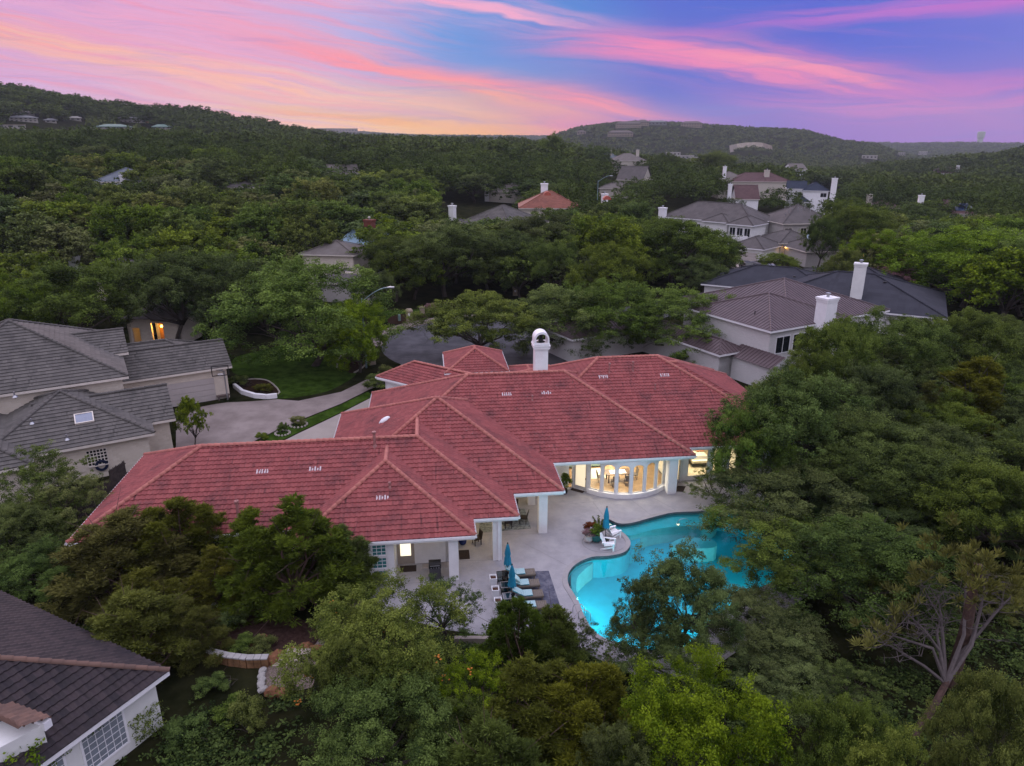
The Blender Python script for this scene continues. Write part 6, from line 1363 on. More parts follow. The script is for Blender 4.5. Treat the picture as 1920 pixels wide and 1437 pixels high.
p = at(697, 683); pillar('tan stone mailbox pillar with rounded top where the driveway meets the street', p, .78, 1.85, True, rad(30))
p = at(768, 605); pillar('pale square stone mailbox pillar with pointed cap across the street', p, .85, 2.0, False, rad(12))
p = at(966, 556); pillar('small pale pillar with flat cap deep under the trees', p, .8, 1.6, False, 0)
p = at(681, 668); m = MB(); m.box(-.3, .3, -.35, .35, .08, 1.0, taper=-.04); m.box(-.36, .36, -.42, .4, 1.0, 1.08); o = m.build('wheelie_bin', mat('grey_bin_plastic', (.10, .11, .12), .6, .1)); o.location = p; tag(o, 'grey wheeled bin left of the rounded mailbox pillar', 'bin')
p = at(749, 602); m = MB(); m.lathe([(.2, 0), (.2, .75), (.17, .95), (.08, 1.0)], n=12); o = m.build('utility_box', mat('pale_green_enamel', (.20, .30, .27), .5, .05)); o.location = p; tag(o, 'pale green utility post on the mulch bed left of the square pillar', 'utility box')
p = at(792, 588); m = MB(); m.box(-.35, .35, -.3, .3, .0, .9); m.box(-.4, .4, -.35, .35, .9, 1.0); o = m.build('stone_post', M_PIL2); o.location = p; tag(o, 'small brown stone post just right of the square pillar', 'post')
t = bush('bush of pink flowers beside the far street bend', at(808, 586), 1.6, 1.4, 'pink', 'flowering_bush')
p = at(427, 750); t = thing('basketball_hoop', 'basketball hoop with clear backboard at the garage corner', 'basketball hoop', p, rad(20)); MB().tube([(0, 0, 0), (0, 0, 3.0), (-.3, -.5, 3.3)], .07, 8).build('pole', M_STEEL, t)
m = MB()
for q in ((-1.1, .5, 2.75, 2.83), (-1.1, .5, 3.72, 3.8), (-1.1, -1.02, 2.83, 3.72), (.42, .5, 2.83, 3.72), (-.6, .0, 2.95, 2.99), (-.6, .0, 3.35, 3.39)): m.box(q[0], q[1], -.62, -.56, q[2], q[3])
m.build('backboard', M_BLACK, t); m = MB(); m.tube([(-.3+.23*math.cos(a_), -.88+.23*math.sin(a_), 3.0) for a_ in np.linspace(0, 2*math.pi, 16)], .02, 6); m.build('rim', M_WHITE, t)
p = at(419, 748); m = MB(); m.box(-.6, .6, -.3, .3, .36, .45); m.box(-.5, -.35, -.28, .28, 0, .36); m.box(.35, .5, -.28, .28, 0, .36); o = m.build('stone_bench', mat('brown_stone', (.14, .11, .10), .9, .2)); o.location = p; o.rotation_euler = (0, 0, rad(31)); tag(o, 'small brown stone bench by the basketball hoop pole', 'bench')
for lab, pp, w_, h_, lf in (('green agave like plant ringed with stones in the drive verge', (560, 797), 1.4, .8, 'grey'), ('small leafy plant ringed with stones in the drive verge', (530, 812), .9, .9, 'dark'), ('low yellow green bush at the foot of the verge', (492, 825), 1.1, .6, 'bright'), ('dark shrub in the bed beside the rounded pillar', (655, 683), 2.0, 1.3, 'dark'), ('dark green shrubs at the villa garage wall', (703, 730), 2.6, 1.6, 'dark'), ('grey green shrub left of the villa garage wall', (725, 718), 1.8, 1.9, 'grey'), ('dark shrub behind the white retaining wall', (450, 722), 2.2, 1.0, 'mid'), ('tan grass clump behind the white retaining wall', (495, 735), 1.8, .8, 'olive'), ('yellow green bush at the villa entrance below the oaks', (1083, 668), 2.6, 1.6, 'bright')): bush(lab, at(*pp), w_, h_, lf)
for lab, pp, r_ in (('ring of pale stones round the larger verge plant', (560, 798), .75), ('ring of pale stones round the smaller verge plant', (530, 814), .62)):
    m = MB(); x, y, z = at(*pp)
    for k in range(14): a_ = k*2*math.pi/14; m.lathe([(.06, 0), (.12, .06), (.09, .14), (.02, .17)], (x+r_*math.cos(a_), y+r_*math.sin(a_), .02), 6)
    tag(m.build('stone_ring', M_EDGE), lab, 'edging')

# ------------------------------------------------------------------ hill buildings
def ray_ground(px, py, r0=250, r1=5000):
    u, v = px-960, 718.5-py; d = np.array([u, FPX*_c+v*_s, -FPX*_s+v*_c]); d /= np.hypot(d[0], d[1])
    r = np.geomspace(r0, r1, 700); x, y, z = d[0]*r, d[1]*r, CAM_H+d[2]*r; g = GH(x, y)
    k = np.argmax(g > z)
    if not (g > z).any(): return None
    return Vector((x[k], y[k], g[k])), r[k]
M_TAN = mat('tan_hill_render', (.26, .21, .16), .9, .1); M_PALE = mat('pale_hill_render', (.36, .34, .31), .9, .08); M_GREENR = mat('green_metal_hill_roof', (.10, .17, .14), .6, .1); M_HROOF = mat('brown_hill_roof', (.11, .09, .08), .9, .15); M_GREYR = mat('grey_hill_roof', (.16, .165, .17), .9, .1)
HB = []
def hill_building(label, px, py, wpx, hpx, roofm, wallm, flat=False, bays=5, name='hillside_house', cat='house', group=None):
    hit = ray_ground(px, py+1.5)
    if hit is None: return
    p, r = hit; HB.append((px-wpx/2-3, py-hpx-1, px+wpx/2+3, py+1, r)); k = FPX/(p.y*_c+(CAM_H-p.z)*_s); w, h = wpx/k, hpx/k; d = min(w*.6, 16); az_ = math.atan2(p.x, p.y)
    t = thing(name, label, cat, (p.x, p.y, p.z), -az_, group)
    wb = MB(); zt = h*(.95 if flat else .66); wb.box(-w/2, w/2, 0, d, -8, zt)
    n = max(2, bays)
    for i in range(n+1): x = -w/2+w*i/n; wb.box(x-w*.012, x+w*.012, -.5, -.002, -8, zt)
    wb.build('wall', wallm, t); rb = MB()
    if flat: rb.box(-w/2-.5, w/2+.5, -.5, d+.5, zt+.002, h)
    else:
        F_, _ = hip(-w/2-1, w/2+1, -1, d+1, zt, (h-zt)/(min(w, d)/2+1))
        for f in F_.values(): sheet(rb, f, 'plain')
        rb.box(-w/2-1, w/2+1, -1, d+1, zt-.5, zt-.01)
    rb.build('roof', roofm, t)
    rows = 2 if hpx >= 11 else 1
    for i in range(n):
        for j in range(rows):
            x = -w/2+w*(i+.5)/n; z = zt*(j+.3)/rows; MB().box(x-w/n*.24, x+w/n*.24, -.08, .0, z, z+zt*.42/rows).build('window', M_DARKGLASS, t)
    return t
for a_ in (('flat topped house on the very crest at the far left edge', 22, 172, 30, 9, M_HROOF, M_TAN, True, 4), ('wide brown house just right of the crest house on the left hill', 40, 176, 26, 8, M_HROOF, M_TAN, False, 3), ('long white colonnaded house high on the left hill', 115, 192, 32, 13, M_GREYR, M_PALE, False, 6), ('small pale house right of the white colonnaded hill house', 168, 199, 20, 7, M_GREYR, M_PALE, False, 3), ('tan house in the crest trees of the left hill', 203, 200, 18, 8, M_HROOF, M_TAN, False, 3), ('wide tan house on the left hill skyline, its left gable glowing', 238, 208, 34, 12, M_HROOF, M_TAN, False, 5), ('dark tan house beside the widest skyline house', 275, 209, 22, 10, M_HROOF, M_TAN, False, 3), ('white fronted house below the skyline trees of the left hill', 300, 213, 18, 8, M_GREYR, M_PALE, False, 3), ('house with pale gable on the descending left skyline', 326, 213, 20, 10, M_HROOF, M_PALE, False, 3), ('double gabled house right along the left skyline', 360, 214, 24, 10, M_HROOF, M_TAN, False, 4), ('tall brown house near the end of the left skyline row', 395, 216, 22, 11, M_HROOF, M_TAN, False, 3), ('last dark roofed house on the left skyline', 418, 218, 24, 11, M_HROOF, M_TAN, False, 3),
           ('row of grey townhouses across the middle of the left hill', 248, 229, 44, 12, M_GREYR, M_PALE, False, 6), ('townhouse with an orange lit wall on the left hill', 272, 229, 14, 10, M_HROOF, mat('painted_glow_render', (.42, .18, .09), .9, .1), False, 2), ('pale townhouse block right of the orange lit wall', 312, 229, 36, 12, M_GREYR, M_PALE, False, 5), ('small stepped houses on the right flank of the left hill', 362, 232, 30, 9, M_HROOF, M_PALE, False, 4), ('lowest right house of the left hill cluster', 405, 236, 22, 8, M_HROOF, M_TAN, False, 3),  # orange glow on one townhouse is put into its wall colour
           ('long low building with teal green roof at the foot of the left hill', 215, 246, 58, 14, M_GREENR, M_PALE, False, 5), ('smaller teal green pavilion roof at the foot of the left hill', 304, 246, 30, 13, M_GREENR, M_PALE, False, 4), ('flat tan building with a pale portal at the left edge below the hill', 22, 246, 46, 13, M_TAN, M_PALE, True, 3), ('grey block of flats above the flat tan building', 45, 228, 44, 12, M_GREYR, M_PALE, False, 6), ('upper row of white roofs at the far left edge', 12, 212, 26, 8, M_PALE, M_PALE, False, 4), ('second row of white roofs stepping down at the left', 48, 214, 28, 7, M_PALE, M_PALE, False, 4), ('pale house in trees right of the grey flats', 142, 226, 18, 8, M_PALE, M_PALE, False, 2), ('small white house left of the teal roofs', 96, 230, 18, 8, M_GREYR, M_PALE, False, 2), ('low lamp lit pavilion left of the long teal roof', 165, 246, 22, 8, M_GREYR, M_PALE, True, 3)): hill_building(*a_)
for a_ in (('leftmost tan apartment block on the crest of the distant mesa', 1176, 228, 46, 7, M_HROOF, M_TAN, False, 8), ('tall tan apartment block under the mesa crest, left of the grey hall', 1178, 239, 46, 12, M_HROOF, M_TAN, False, 9), ('tan tower wing between the two mesa apartment blocks', 1205, 235, 22, 11, M_HROOF, M_TAN, False, 5), ('grey roofed hall in the middle of the mesa crest', 1232, 233, 34, 8, M_GREYR, M_GREYR, False, 5), ('right hand tan apartment block on the mesa crest', 1296, 238, 38, 11, M_HROOF, M_TAN, False, 8), ('small tan block at the right end of the mesa apartments', 1322, 234, 20, 8, M_HROOF, M_TAN, False, 4), ('lower sloping tan apartment block on the mesa flank', 1163, 255, 46, 11, M_HROOF, M_TAN, False, 9), ('small house left of the lower mesa apartments', 1090, 251, 16, 7, M_HROOF, M_TAN, False, 3), ('house cluster at the left crest of the mesa', 1122, 230, 26, 6, M_HROOF, M_TAN, False, 4), ('tiny house on the right shoulder of the mesa crest', 1372, 236, 16, 5, M_HROOF, M_PALE, False, 3), ('second tiny house farther right on the mesa crest', 1398, 238, 14, 5, M_HROOF, M_PALE, False, 3)): hill_building(*a_, name='hilltop_apartments', cat='apartment block')
for k, (px, w_) in enumerate(((612, 34), (650, 40), (690, 34), (718, 26))): hill_building(('leftmost', 'second', 'third', 'last')[k]+' pale block in the row on the farthest ridge left of centre', px, 246, w_, 6, M_GREYR, M_TAN, True, 7, 'ridge_block', 'building', 'blocks on the farthest ridge')
for k, (px, py, w_) in enumerate(((1285, 297, 30), (1262, 291, 26), (1306, 300, 22), (1350, 303, 18), (1630, 297, 26), (1690, 291, 12), (1730, 289, 14))): hill_building(('long white shed in the valley below the mesa', 'white houses left of the valley shed', 'low white block right of the valley shed', 'small pale house below the quarry bank', 'long white roof at the foot of the far right ridge', 'tiny white house on the far right valley floor', 'tiny pale house near the right valley edge')[k], px, py, w_, 6, M_PALE, M_PALE, True, 4, 'valley_building', 'building')
qs = [ray_ground(x, y) for x, y in ((1368, 287), (1382, 283), (1400, 280), (1418, 279.5), (1432, 281), (1448, 286))]
if all(qs):
    qm = MB()
    for a_, b_ in zip(qs[:-1], qs[1:]):
        pa, pb = a_[0], b_[0]; qm.quad(tuple(pa+Vector((0, -4, -1))), tuple(pb+Vector((0, -4, -1))), tuple(pb+Vector((0, 6, 11))), tuple(pa+Vector((0, 6, 11))))
    struct(qm.build('quarry_bank', mat('bare_limestone_bank', (.28, .24, .19), .95, .25, .2)))
p = at_y(1838, 262, 3300); t = thing('water_tower', 'pale green water tower on the far right ridge', 'water tower', (p.x, p.y, p.z-12)); MB().lathe([(11, 0), (11, 14), (14, 22), (15.5, 34), (15, 44), (12, 45)], n=16).build('tank', mat('pale_green_concrete', (.40, .44, .38), .8, .05), t); MB().lathe([(3, 45), (3, 46.5), (.5, 47)], n=8).build('roof_hatch', M_GREYR, t)

# ------------------------------------------------------------------ trees one can tell apart
random.seed(21)
CN = (5.2, 8.0)
T = tree_px
# left foreground
T('tall olive brown cedar in front of the left end of the villa roof', 330, 934, 36.0, 210, CEDAR[0], 'olive', 'cedar_tree', nom=CN)
T('broad brownish cedar over the dark roof at the lower left', 215, 975, 33.5, 270, CEDAR[1], 'olive', 'cedar_tree', nom=CN)
T('cedar with a reddish dead tip before the villa eave, over the bird bath', 545, 942, 33.4, 250, CEDAR[2], 'cedar', 'cedar_tree', nom=CN)
T('dense green cedar left of the leaning cedar trunk', 460, 965, 34.2, 190, CEDAR[0], 'cedar', 'cedar_tree', nom=CN)
T('narrow cedar directly left of the pier with teal glass windows', 640, 985, 34.6, 120, CEDAR[1], 'cedar', 'cedar_tree', nom=CN)
T('dark low cedar between the two big left cedars', 400, 1030, 33.0, 150, CEDAR[2], 'olive', 'cedar_tree', nom=CN)
T('low cedar overhanging the corner of the dark tiled roof', 255, 1120, 28.6, 230, CEDAR[1], 'olive', 'cedar_tree', nom=CN)
T('shadowed cedar at the left end of the garden wall', 345, 1130, 29.4, 120, CEDAR[0], 'olive', 'cedar_tree', nom=CN)
T('lighter cedar at the lower edge of the dark tiled roof', 260, 1075, 30.8, 200, CEDAR[2], 'olive', 'cedar_tree', nom=CN)
ot = T('big yellow green oak at the bottom, twined with orange flowering vine', 712, 1135, 26.0, 310, NEAR[0], 'bright')
T('light green oak lobe at the bottom left of the flowering oak', 650, 1180, 25.0, 160, NEAR[1], 'bright')
T('lower oak at the bottom edge left of centre', 720, 1310, 22.0, 300, NEAR[2], 'dark')
T('small dark broadleaf oak beside the grill and deck edge', 832, 1092, 30.6, 150, SPARSE[0], 'dark')
T('pointed cedar whose tip covers the loungers', 975, 1120, 27.6, 150, CEDAR[0], 'cedar', 'cedar_tree', nom=CN)
T('yellow tipped cedar just right of the lounger cedar', 1050, 1142, 27.4, 130, CEDAR[1], 'cedar', 'cedar_tree', nom=CN)
T('wide olive cedar at the bottom centre', 985, 1240, 23.5, 260, CEDAR[2], 'olive', 'cedar_tree', nom=CN)
T('brown green cedar at the bottom centre right', 1090, 1250, 23.5, 240, CEDAR[0], 'olive', 'cedar_tree', nom=CN)
T('bright little tree between the flowering oak and the bottom cedars', 880, 1240, 24.5, 170, SPARSE[1], 'bright')
T('dark shaded oak under the bottom cedars', 860, 1330, 22.5, 220, NEAR[3], 'dark')
T('cedar at the bottom edge below centre', 930, 1370, 19.5, 240, CEDAR[1], 'cedar', 'cedar_tree', nom=CN)
T('small oak with sprays by the pool handrail', 1085, 1170, 29.0, 90, SPARSE[0], 'dark')
# over the pool and along the right
T('dark open oak whose sprays hang over the pool', 1290, 1040, 29.4, 190, NEAR[3], 'dark', rz=.8)
T('second dark open oak under the pool sprays', 1215, 1075, 29.0, 130, SPARSE[0], 'dark')
T('large oak on the right side of the pool', 1475, 985, 35.5, 290, NEAR[0], 'dark')
T('oak covering the right end of the pool', 1490, 900, 40.0, 300, NEAR[2], 'dark')
T('oak leaning over the pool deck before the bedroom window', 1350, 890, 45.5, 110, SPARSE[1], 'dark')
T('tall oak over the right end of the villa roof', 1480, 705, 47.5, 270, NEAR[1], 'dark')
T('oak at the right eave of the villa', 1420, 770, 44.5, 170, NEAR[3], 'dark')
T('wide dark oak behind the large poolside oak', 1620, 790, 46.0, 270, NEAR[2], 'dark')
T('dark oak filling the right of the picture mid height', 1800, 830, 44.0, 300, NEAR[0], 'dark')
T('oak at the right edge above the dead cedar', 1900, 930, 39.0, 230, NEAR[1], 'dark')
T('shaded oak left of the dead cedar', 1640, 940, 39.5, 220, NEAR[3], 'dark')
T('small oak below the right end of the pool', 1420, 1150, 30.0, 240, NEAR[2], 'dark')
T('dark understorey oak below the pool', 1235, 1185, 28.0, 230, NEAR[3], 'dark')
T('shadowed oak at the lower middle right', 1480, 1235, 27.0, 230, NEAR[0], 'dark')
T('dim young oak in front of the dead cedar trunk', 1600, 1255, 25.5, 150, SPARSE[0], 'dark')
T('bright yellow green oak top along the bottom edge', 1335, 1292, 20.5, 330, NEAR[0], 'bright', rz=2.2)
T('green oak top right of the bright one at the bottom edge', 1600, 1345, 19.5, 230, NEAR[1], 'mid')
T('sunlit oak top at the bottom right corner', 1885, 1285, 19.5, 200, NEAR[2], 'bright')
T('bright leafy top at the bottom edge near the right corner', 1690, 1400, 18.0, 220, NEAR[3], 'bright')
T('dark oak top at the bottom edge left of the bright one', 1190, 1360, 20.0, 170, NEAR[1], 'dark')
T('olive cedar crown left of the bare dead branches', 1690, 1052, 34.5, 150, CEDAR[1], 'olive', 'cedar_tree', nom=CN)
T('yellowish cedar crown right of the bare dead branches', 1880, 1065, 34.0, 130, CEDAR[2], 'olive', 'cedar_tree', nom=CN)
T('brownish grey cedar high at the right edge', 1830, 672, 57.0, 190, CEDAR[0], 'olive', 'cedar_tree', nom=CN, trunkm=M_DEAD)
T('second brownish cedar left of the high right one', 1745, 720, 54.0, 120, CEDAR[2], 'olive', 'cedar_tree', nom=CN)
T('oak in front of the plum metal roof chimney', 1575, 600, 62.0, 150, NEAR[2], 'mid')
T('oak right of the metal roofed house, before the charcoal roof', 1690, 592, 66.0, 200, NEAR[0], 'mid')
T('dark oak by the dark windows of the white brick house', 1530, 660, 57.5, 100, NEAR[3], 'dark')
T('oak at the right edge below the big bright tree', 1855, 590, 66.0, 200, NEAR[1], 'dark')
T('oak between the high cedar and the villa roof oak', 1650, 690, 54.0, 200, NEAR[3], 'dark')
VIEW = [(1330, 520, 1512, 660), (1510, 495, 1770, 575), (1040, 700, 1330, 1150), (1330, 640, 1440, 690)]
# thickets of the same oaks filling the right bank and the left yard
rng = np.random.default_rng(31); n_ = 0
for (xa, xb, ya, yb, cnt, where) in ((17, 62, 30, 84, 60, 'right'), (-40, -29, 25, 39, 7, 'left')):
    L_ = []
    for _ in range(900):
        if len(L_) >= cnt: break
        x, y = rng.uniform(xa, xb), rng.uniform(ya, yb); u, v = to_uv((x, y))
        if where == 'right' and (u < 24.8 and -6 < v < 28): continue
        if where == 'right' and (x < 17+.2*(y-30) or any(-3 < q_[0] < 21 and -3 < q_[1] < 24 for q_ in (Rl((x, y)),)) or any(-26 < q_[0] < 1 and -2 < q_[1] < 22 for q_ in (Dl((x, y)),))): continue
        if where == 'left' and any(-24 < q_[0] < 1 and -13 < q_[1] < 1.5 for q_ in (Bl((x, y)),)): continue
        if any((x-a)**2+(y-b)**2 < 30 for a, b in L_): continue
        f_ = y*_c+(CAM_H-4)*_s; px_ = 960+FPX*x/f_
        if px_ > 2080 or px_ < -150: continue
        if where == 'right' and px_ > 1640 and y < 36.5: continue
        h_ = rng.uniform(4.6, 6.4) if where == 'right' else rng.uniform(2.6, 3.8); _, pt, k_ = (lambda X, Y_, Z_: (960+FPX*X/(Y_*_c-(Z_-CAM_H)*_s), 718.5-FPX*(Y_*_s+(Z_-CAM_H)*_c)/(Y_*_c-(Z_-CAM_H)*_s), FPX/(Y_*_c-(Z_-CAM_H)*_s)))(x, y, h_)
        if any(px_+4.4*k_ > b_[0] and px_-4.4*k_ < b_[2] and pt < b_[3] and pt+6*k_ > b_[1] for b_ in VIEW): continue
        L_.append((x, y))
    L_.sort(key=lambda q_: (round(q_[1]/9), q_[0]))
    for i_, (x, y) in enumerate(L_):
        row = round(y/9); col = [q_ for q_ in L_ if round(q_[1]/9) == row].index((x, y))
        rown = {3: 'nearest', 4: 'second', 5: 'third', 6: 'fourth', 7: 'fifth', 8: 'sixth', 9: 'farthest'}.get(row, 'nearest')
        plant('oak_tree', f"thicket oak on the {where} bank, number {('one', 'two', 'three', 'four', 'five', 'six', 'seven', 'eight', 'nine', 'ten')[col]} from left in the {rown} row", 'tree', (x, y, 0), NEAR[rng.integers(4)], ('dark', 'dark', 'dark', 'mid', 'dark')[rng.integers(5)], rng.uniform(7, 9.5), rng.uniform(4.6, 6.4) if where == 'right' else rng.uniform(2.6, 3.8), (9.0, 8.0), rng.random()*6.28, 'thicket oaks around the gardens')
# dead cedar
rng = np.random.default_rng(77); p = at(1705, 1390); t = thing('dead_tree', 'leaning cedar with bare bleached branches in the dark yard at lower right', 'tree', (p.x, p.y, 0))
db_ = MB(); LCs = []
b0 = Vector((0, 0, -.2)); f1 = at_y(1780, 1270, p.y+2.0)-p; tb_ = MB(); tb_.tube([b0, f1*.5+Vector((.15, 0, .1)), f1*1.02], [.19, .16, .13], 8); tb_.build('trunk', M_BARK2, t)
for (px, py, dy, r_) in ((1660, 1165, 3.4, .09), (1700, 1150, 4.0, .10), (1760, 1125, 4.4, .11), (1850, 1075, 5.2, .13), (1905, 1110, 4.6, .12), (1820, 1055, 5.0, .10), (1640, 1200, 2.6, .08), (1725, 1090, 5.0, .08)):
    e = at_y(px, py, p.y+dy)-p; m1 = f1.lerp(e, .35)+Vector(rng.normal(size=3))*.22; m2 = f1.lerp(e, .7)+Vector(rng.normal(size=3))*.25; db_.tube([f1*.9, m1, m2, e], [r_*1.1, r_*.85, r_*.5, r_*.15], 6)
    for k in range(16):
        s_ = m1.lerp(e, .25+.75*rng.random()); q_ = s_+Vector((rng.normal()*.8, rng.normal()*.6, .1+rng.random()*.9)); h_ = s_.lerp(q_, .5)+Vector(rng.normal(size=3))*.12; db_.tube([s_, h_, q_], [r_*.22, r_*.14, .006], 4)
        for j in range(3): w_ = h_.lerp(q_, rng.random()); db_.tube([w_, w_+Vector((rng.normal()*.35, rng.normal()*.3, rng.random()*.4))], [.012, .005], 4, cap=False)
    LCs.append(e)
db_.build('limbs', M_DEAD, t)
C_ = np.array([list(LCs[k]+Vector(rng.normal(size=3))*.5) for k in (0, 1, 6, 5, 7, 4) for _ in range(9)]); V, F, tn = needle_sprays(rng, C_, np.full(len(C_), .34), 44, .3, .03, np.array([0, 0, 2.]), rng.random(len(C_))); mesh_np('crown', V, F, LEAF['olive'], t, tn)
p = at(1860, 1360); t = thing('cedar_tree', 'thick reddish cedar trunk standing behind the dead branches', 'tree', (p.x-.4, p.y+2.5, 0)); MB().tube([(0, 0, -.2), (.1, 0, 3), (.1, .2, 6.5)], [.34, .27, .18], 9).build('trunk', M_BARK2, t)
rng = np.random.default_rng(5); C_ = np.array([[rng.normal()*1.3, rng.normal()*1.3, 6.4+rng.normal()*.5] for _ in range(70)]); V, F, tn = needle_sprays(rng, C_, np.full(len(C_), .34), 40, .3, .03, np.array([0, 0, 4.]), rng.random(len(C_))); mesh_np('crown', V, F, LEAF['olive'], t, tn)
p = at_y(95, 1010, 37.5); t = thing('dead_branches', 'fallen bleached branches on the dark shrubs left of the cedars', 'branches', (p.x, p.y, p.z-1.2)); m = MB(); rng = np.random.default_rng(8)
m.tube([(-1.6, .3, .6), (0, 0, .5), (1.6, -.4, -.6)], [.03, .07, .10], 6)
for k in range(40): s_ = Vector((-1.4+2.6*rng.random(), 0, .5)); e = s_+Vector((rng.normal()*.7, rng.normal()*.5, rng.normal()*.4+.2)); m.tube([s_, s_.lerp(e, .5)+Vector(rng.normal(size=3))*.1, e], [.03, .018, .005], 4)
m.build('branch', M_DEAD, t)
# left middle
T('pale leafed small tree before the limestone wall at the left edge', 60, 848, 42.0, 190, SPARSE[0], 'bright')
T('grey green bush tree over the picket fence', 120, 905, 40.0, 150, SPARSE[1], 'grey')
T('dark round tree at the left edge below the limestone house', 50, 950, 37.5, 170, NEAR[1], 'dark')
T('deep green tree at the left edge above the dark tiled roof', 70, 1030, 34.0, 170, NEAR[3], 'dark')
T('small cedar spray among the fallen branches', 110, 955, 38.5, 70, CEDAR[1], 'cedar', 'cedar_tree', nom=CN)
T('young fresh green tree against the grey garage court', 350, 746, 55.5, 56, MID[0], 'bright')
T('big bright green oak on the front lawn', 570, 494, 78.5, 320, SKIRT[0], 'lawn', rz=1.0)
T('right lobe of bright green oak beside the street lamp', 665, 565, 76.0, 130, SKIRT[1], 'lawn')
T('spreading grey green oak by the cul de sac, left of the white chimney', 890, 557, 80.0, 215, NEAR[1], 'mid')
T('dense grey green oak left behind the white chimney', 1050, 540, 83.0, 205, SKIRT[0], 'mid')
T('dense oak right behind the white chimney', 1150, 528, 84.0, 200, SKIRT[1], 'dark')
T('grey green oak arching over the plum metal low roof', 1270, 545, 82.0, 210, SKIRT[1], 'mid')
T('small round lawn tree beside the street lamp head', 707, 505, 99.0, 75, NEAR[3], 'dark')
T('dark oak behind the small lawn tree', 735, 440, 112.0, 150, NEAR[0], 'dark')
T('great dark oak in the centre before the grey tiled house', 830, 425, 116.0, 210, NEAR[1], 'dark')
T('dark oak below the lit porch of the grey tiled house', 945, 432, 120.0, 150, NEAR[2], 'dark')
T('dark oak below the rust roof', 1020, 400, 128.0, 160, NEAR[3], 'dark')
T('vivid green tree behind the cul de sac oaks', 1045, 445, 112.0, 110, NEAR[0], 'bright')
T('mid green oak right of the vivid green tree', 1150, 462, 103.0, 150, NEAR[1], 'mid')
T('massive rounded oak left of the grey two storey house', 1265, 412, 128.0, 210, NEAR[2], 'mid')
T('green oak left of the massive rounded oak', 1180, 420, 132.0, 130, NEAR[3], 'mid')
T('reddish dark tree before the striped roof house', 1345, 440, 133.0, 95, NEAR[0], 'dark')
T('dark hedge like tree above the red car', 1325, 480, 118.0, 100, NEAR[1], 'dark')
T('small round tree in front of the garage with satellite dish', 1462, 476, 134.0, 72, NEAR[2], 'bright')
T('big bright round tree at the right edge above the charcoal roof', 1835, 428, 110.0, 270, SKIRT[1], 'lawn', rz=2.0)
T('second bright lobe tree at the far right edge', 1950, 445, 104.0, 170, SKIRT[0], 'lawn')
T('green tree left of the big bright right tree', 1640, 434, 122.0, 130, NEAR[1], 'bright')
T('yellow green bush tree below the lit garage', 1590, 470, 116.0, 70, NEAR[2], 'bright')
T('green tree right of the grey house with roof vents', 1600, 378, 150.0, 150, NEAR[3], 'mid')
T('dark tree just right of the roof vents house', 1545, 405, 140.0, 70, NEAR[0], 'dark')
T('dark tree left of the solar panels', 1715, 385, 175.0, 90, NEAR[1], 'dark')
T('pink blossoming crape myrtle behind the charcoal roof', 1676, 502, 114.0, 76, MID[1], 'pink', 'crape_myrtle_tree')
T('oak left of the limestone house ridge', 120, 500, 79.0, 240, NEAR[2], 'dark')
T('oak above the lamp lit doorway', 300, 480, 86.0, 190, NEAR[3], 'dark')
T('tall oak right of the lamp lit doorway', 375, 470, 90.0, 180, NEAR[0], 'dark')
T('bright crowned oak behind the front lawn oak', 490, 505, 95.0, 150, NEAR[1], 'bright')
T('oak at the left edge above the grey tiled ridge', 15, 520, 76.0, 160, NEAR[0], 'mid')
T('great round dark green tree right of the blue grey roof', 342, 300, 172.0, 165, NEAR[2], 'bright')
T('tall pale green tree on the central skyline', 1035, 252, 300.0, 60, NEAR[3], 'mid')
T('leafy tree on the central skyline, left of the tall pale one', 940, 262, 300.0, 60, NEAR[1], 'bright')
T('dark spreading tree on the skyline left of the mesa', 1120, 272, 290.0, 55, NEAR[0], 'dark')
T('broad round tree before the mesa foot', 1340, 285, 240.0, 90, NEAR[2], 'mid')
T('dark broad tree left of the broad round one before the mesa', 1250, 288, 245.0, 60, NEAR[1], 'dark')
# orange flowers of the vine in the bottom oak
fl_ = MB(); rng = np.random.default_rng(3)
for px, py in ((566, 1260), (580, 1272), (562, 1320), (622, 1133), (630, 1142), (700, 1176), (722, 1180), (755, 1180), (735, 1255), (738, 1270), (742, 1248), (738, 1298), (716, 1325), (805, 1306), (797, 1324), (788, 1344), (833, 1272), (820, 1234), (798, 1250), (695, 1362), (762, 1262), (880, 1258)):
    p = at_y(px, py, 24.6 if py > 1200 else 27.5)
    for k in range(7): q_ = p+Vector(rng.normal(size=3))*.09; fl_.lathe([(.012, 0), (.05, .05), (.012, .07)], q_, 5)
tag(fl_.build('trumpet_flowers', mat('orange_petals', (.62, .22, .035), .7, .2, 8)), 'scattered orange trumpet flowers hanging through the bottom oak', 'flowers')

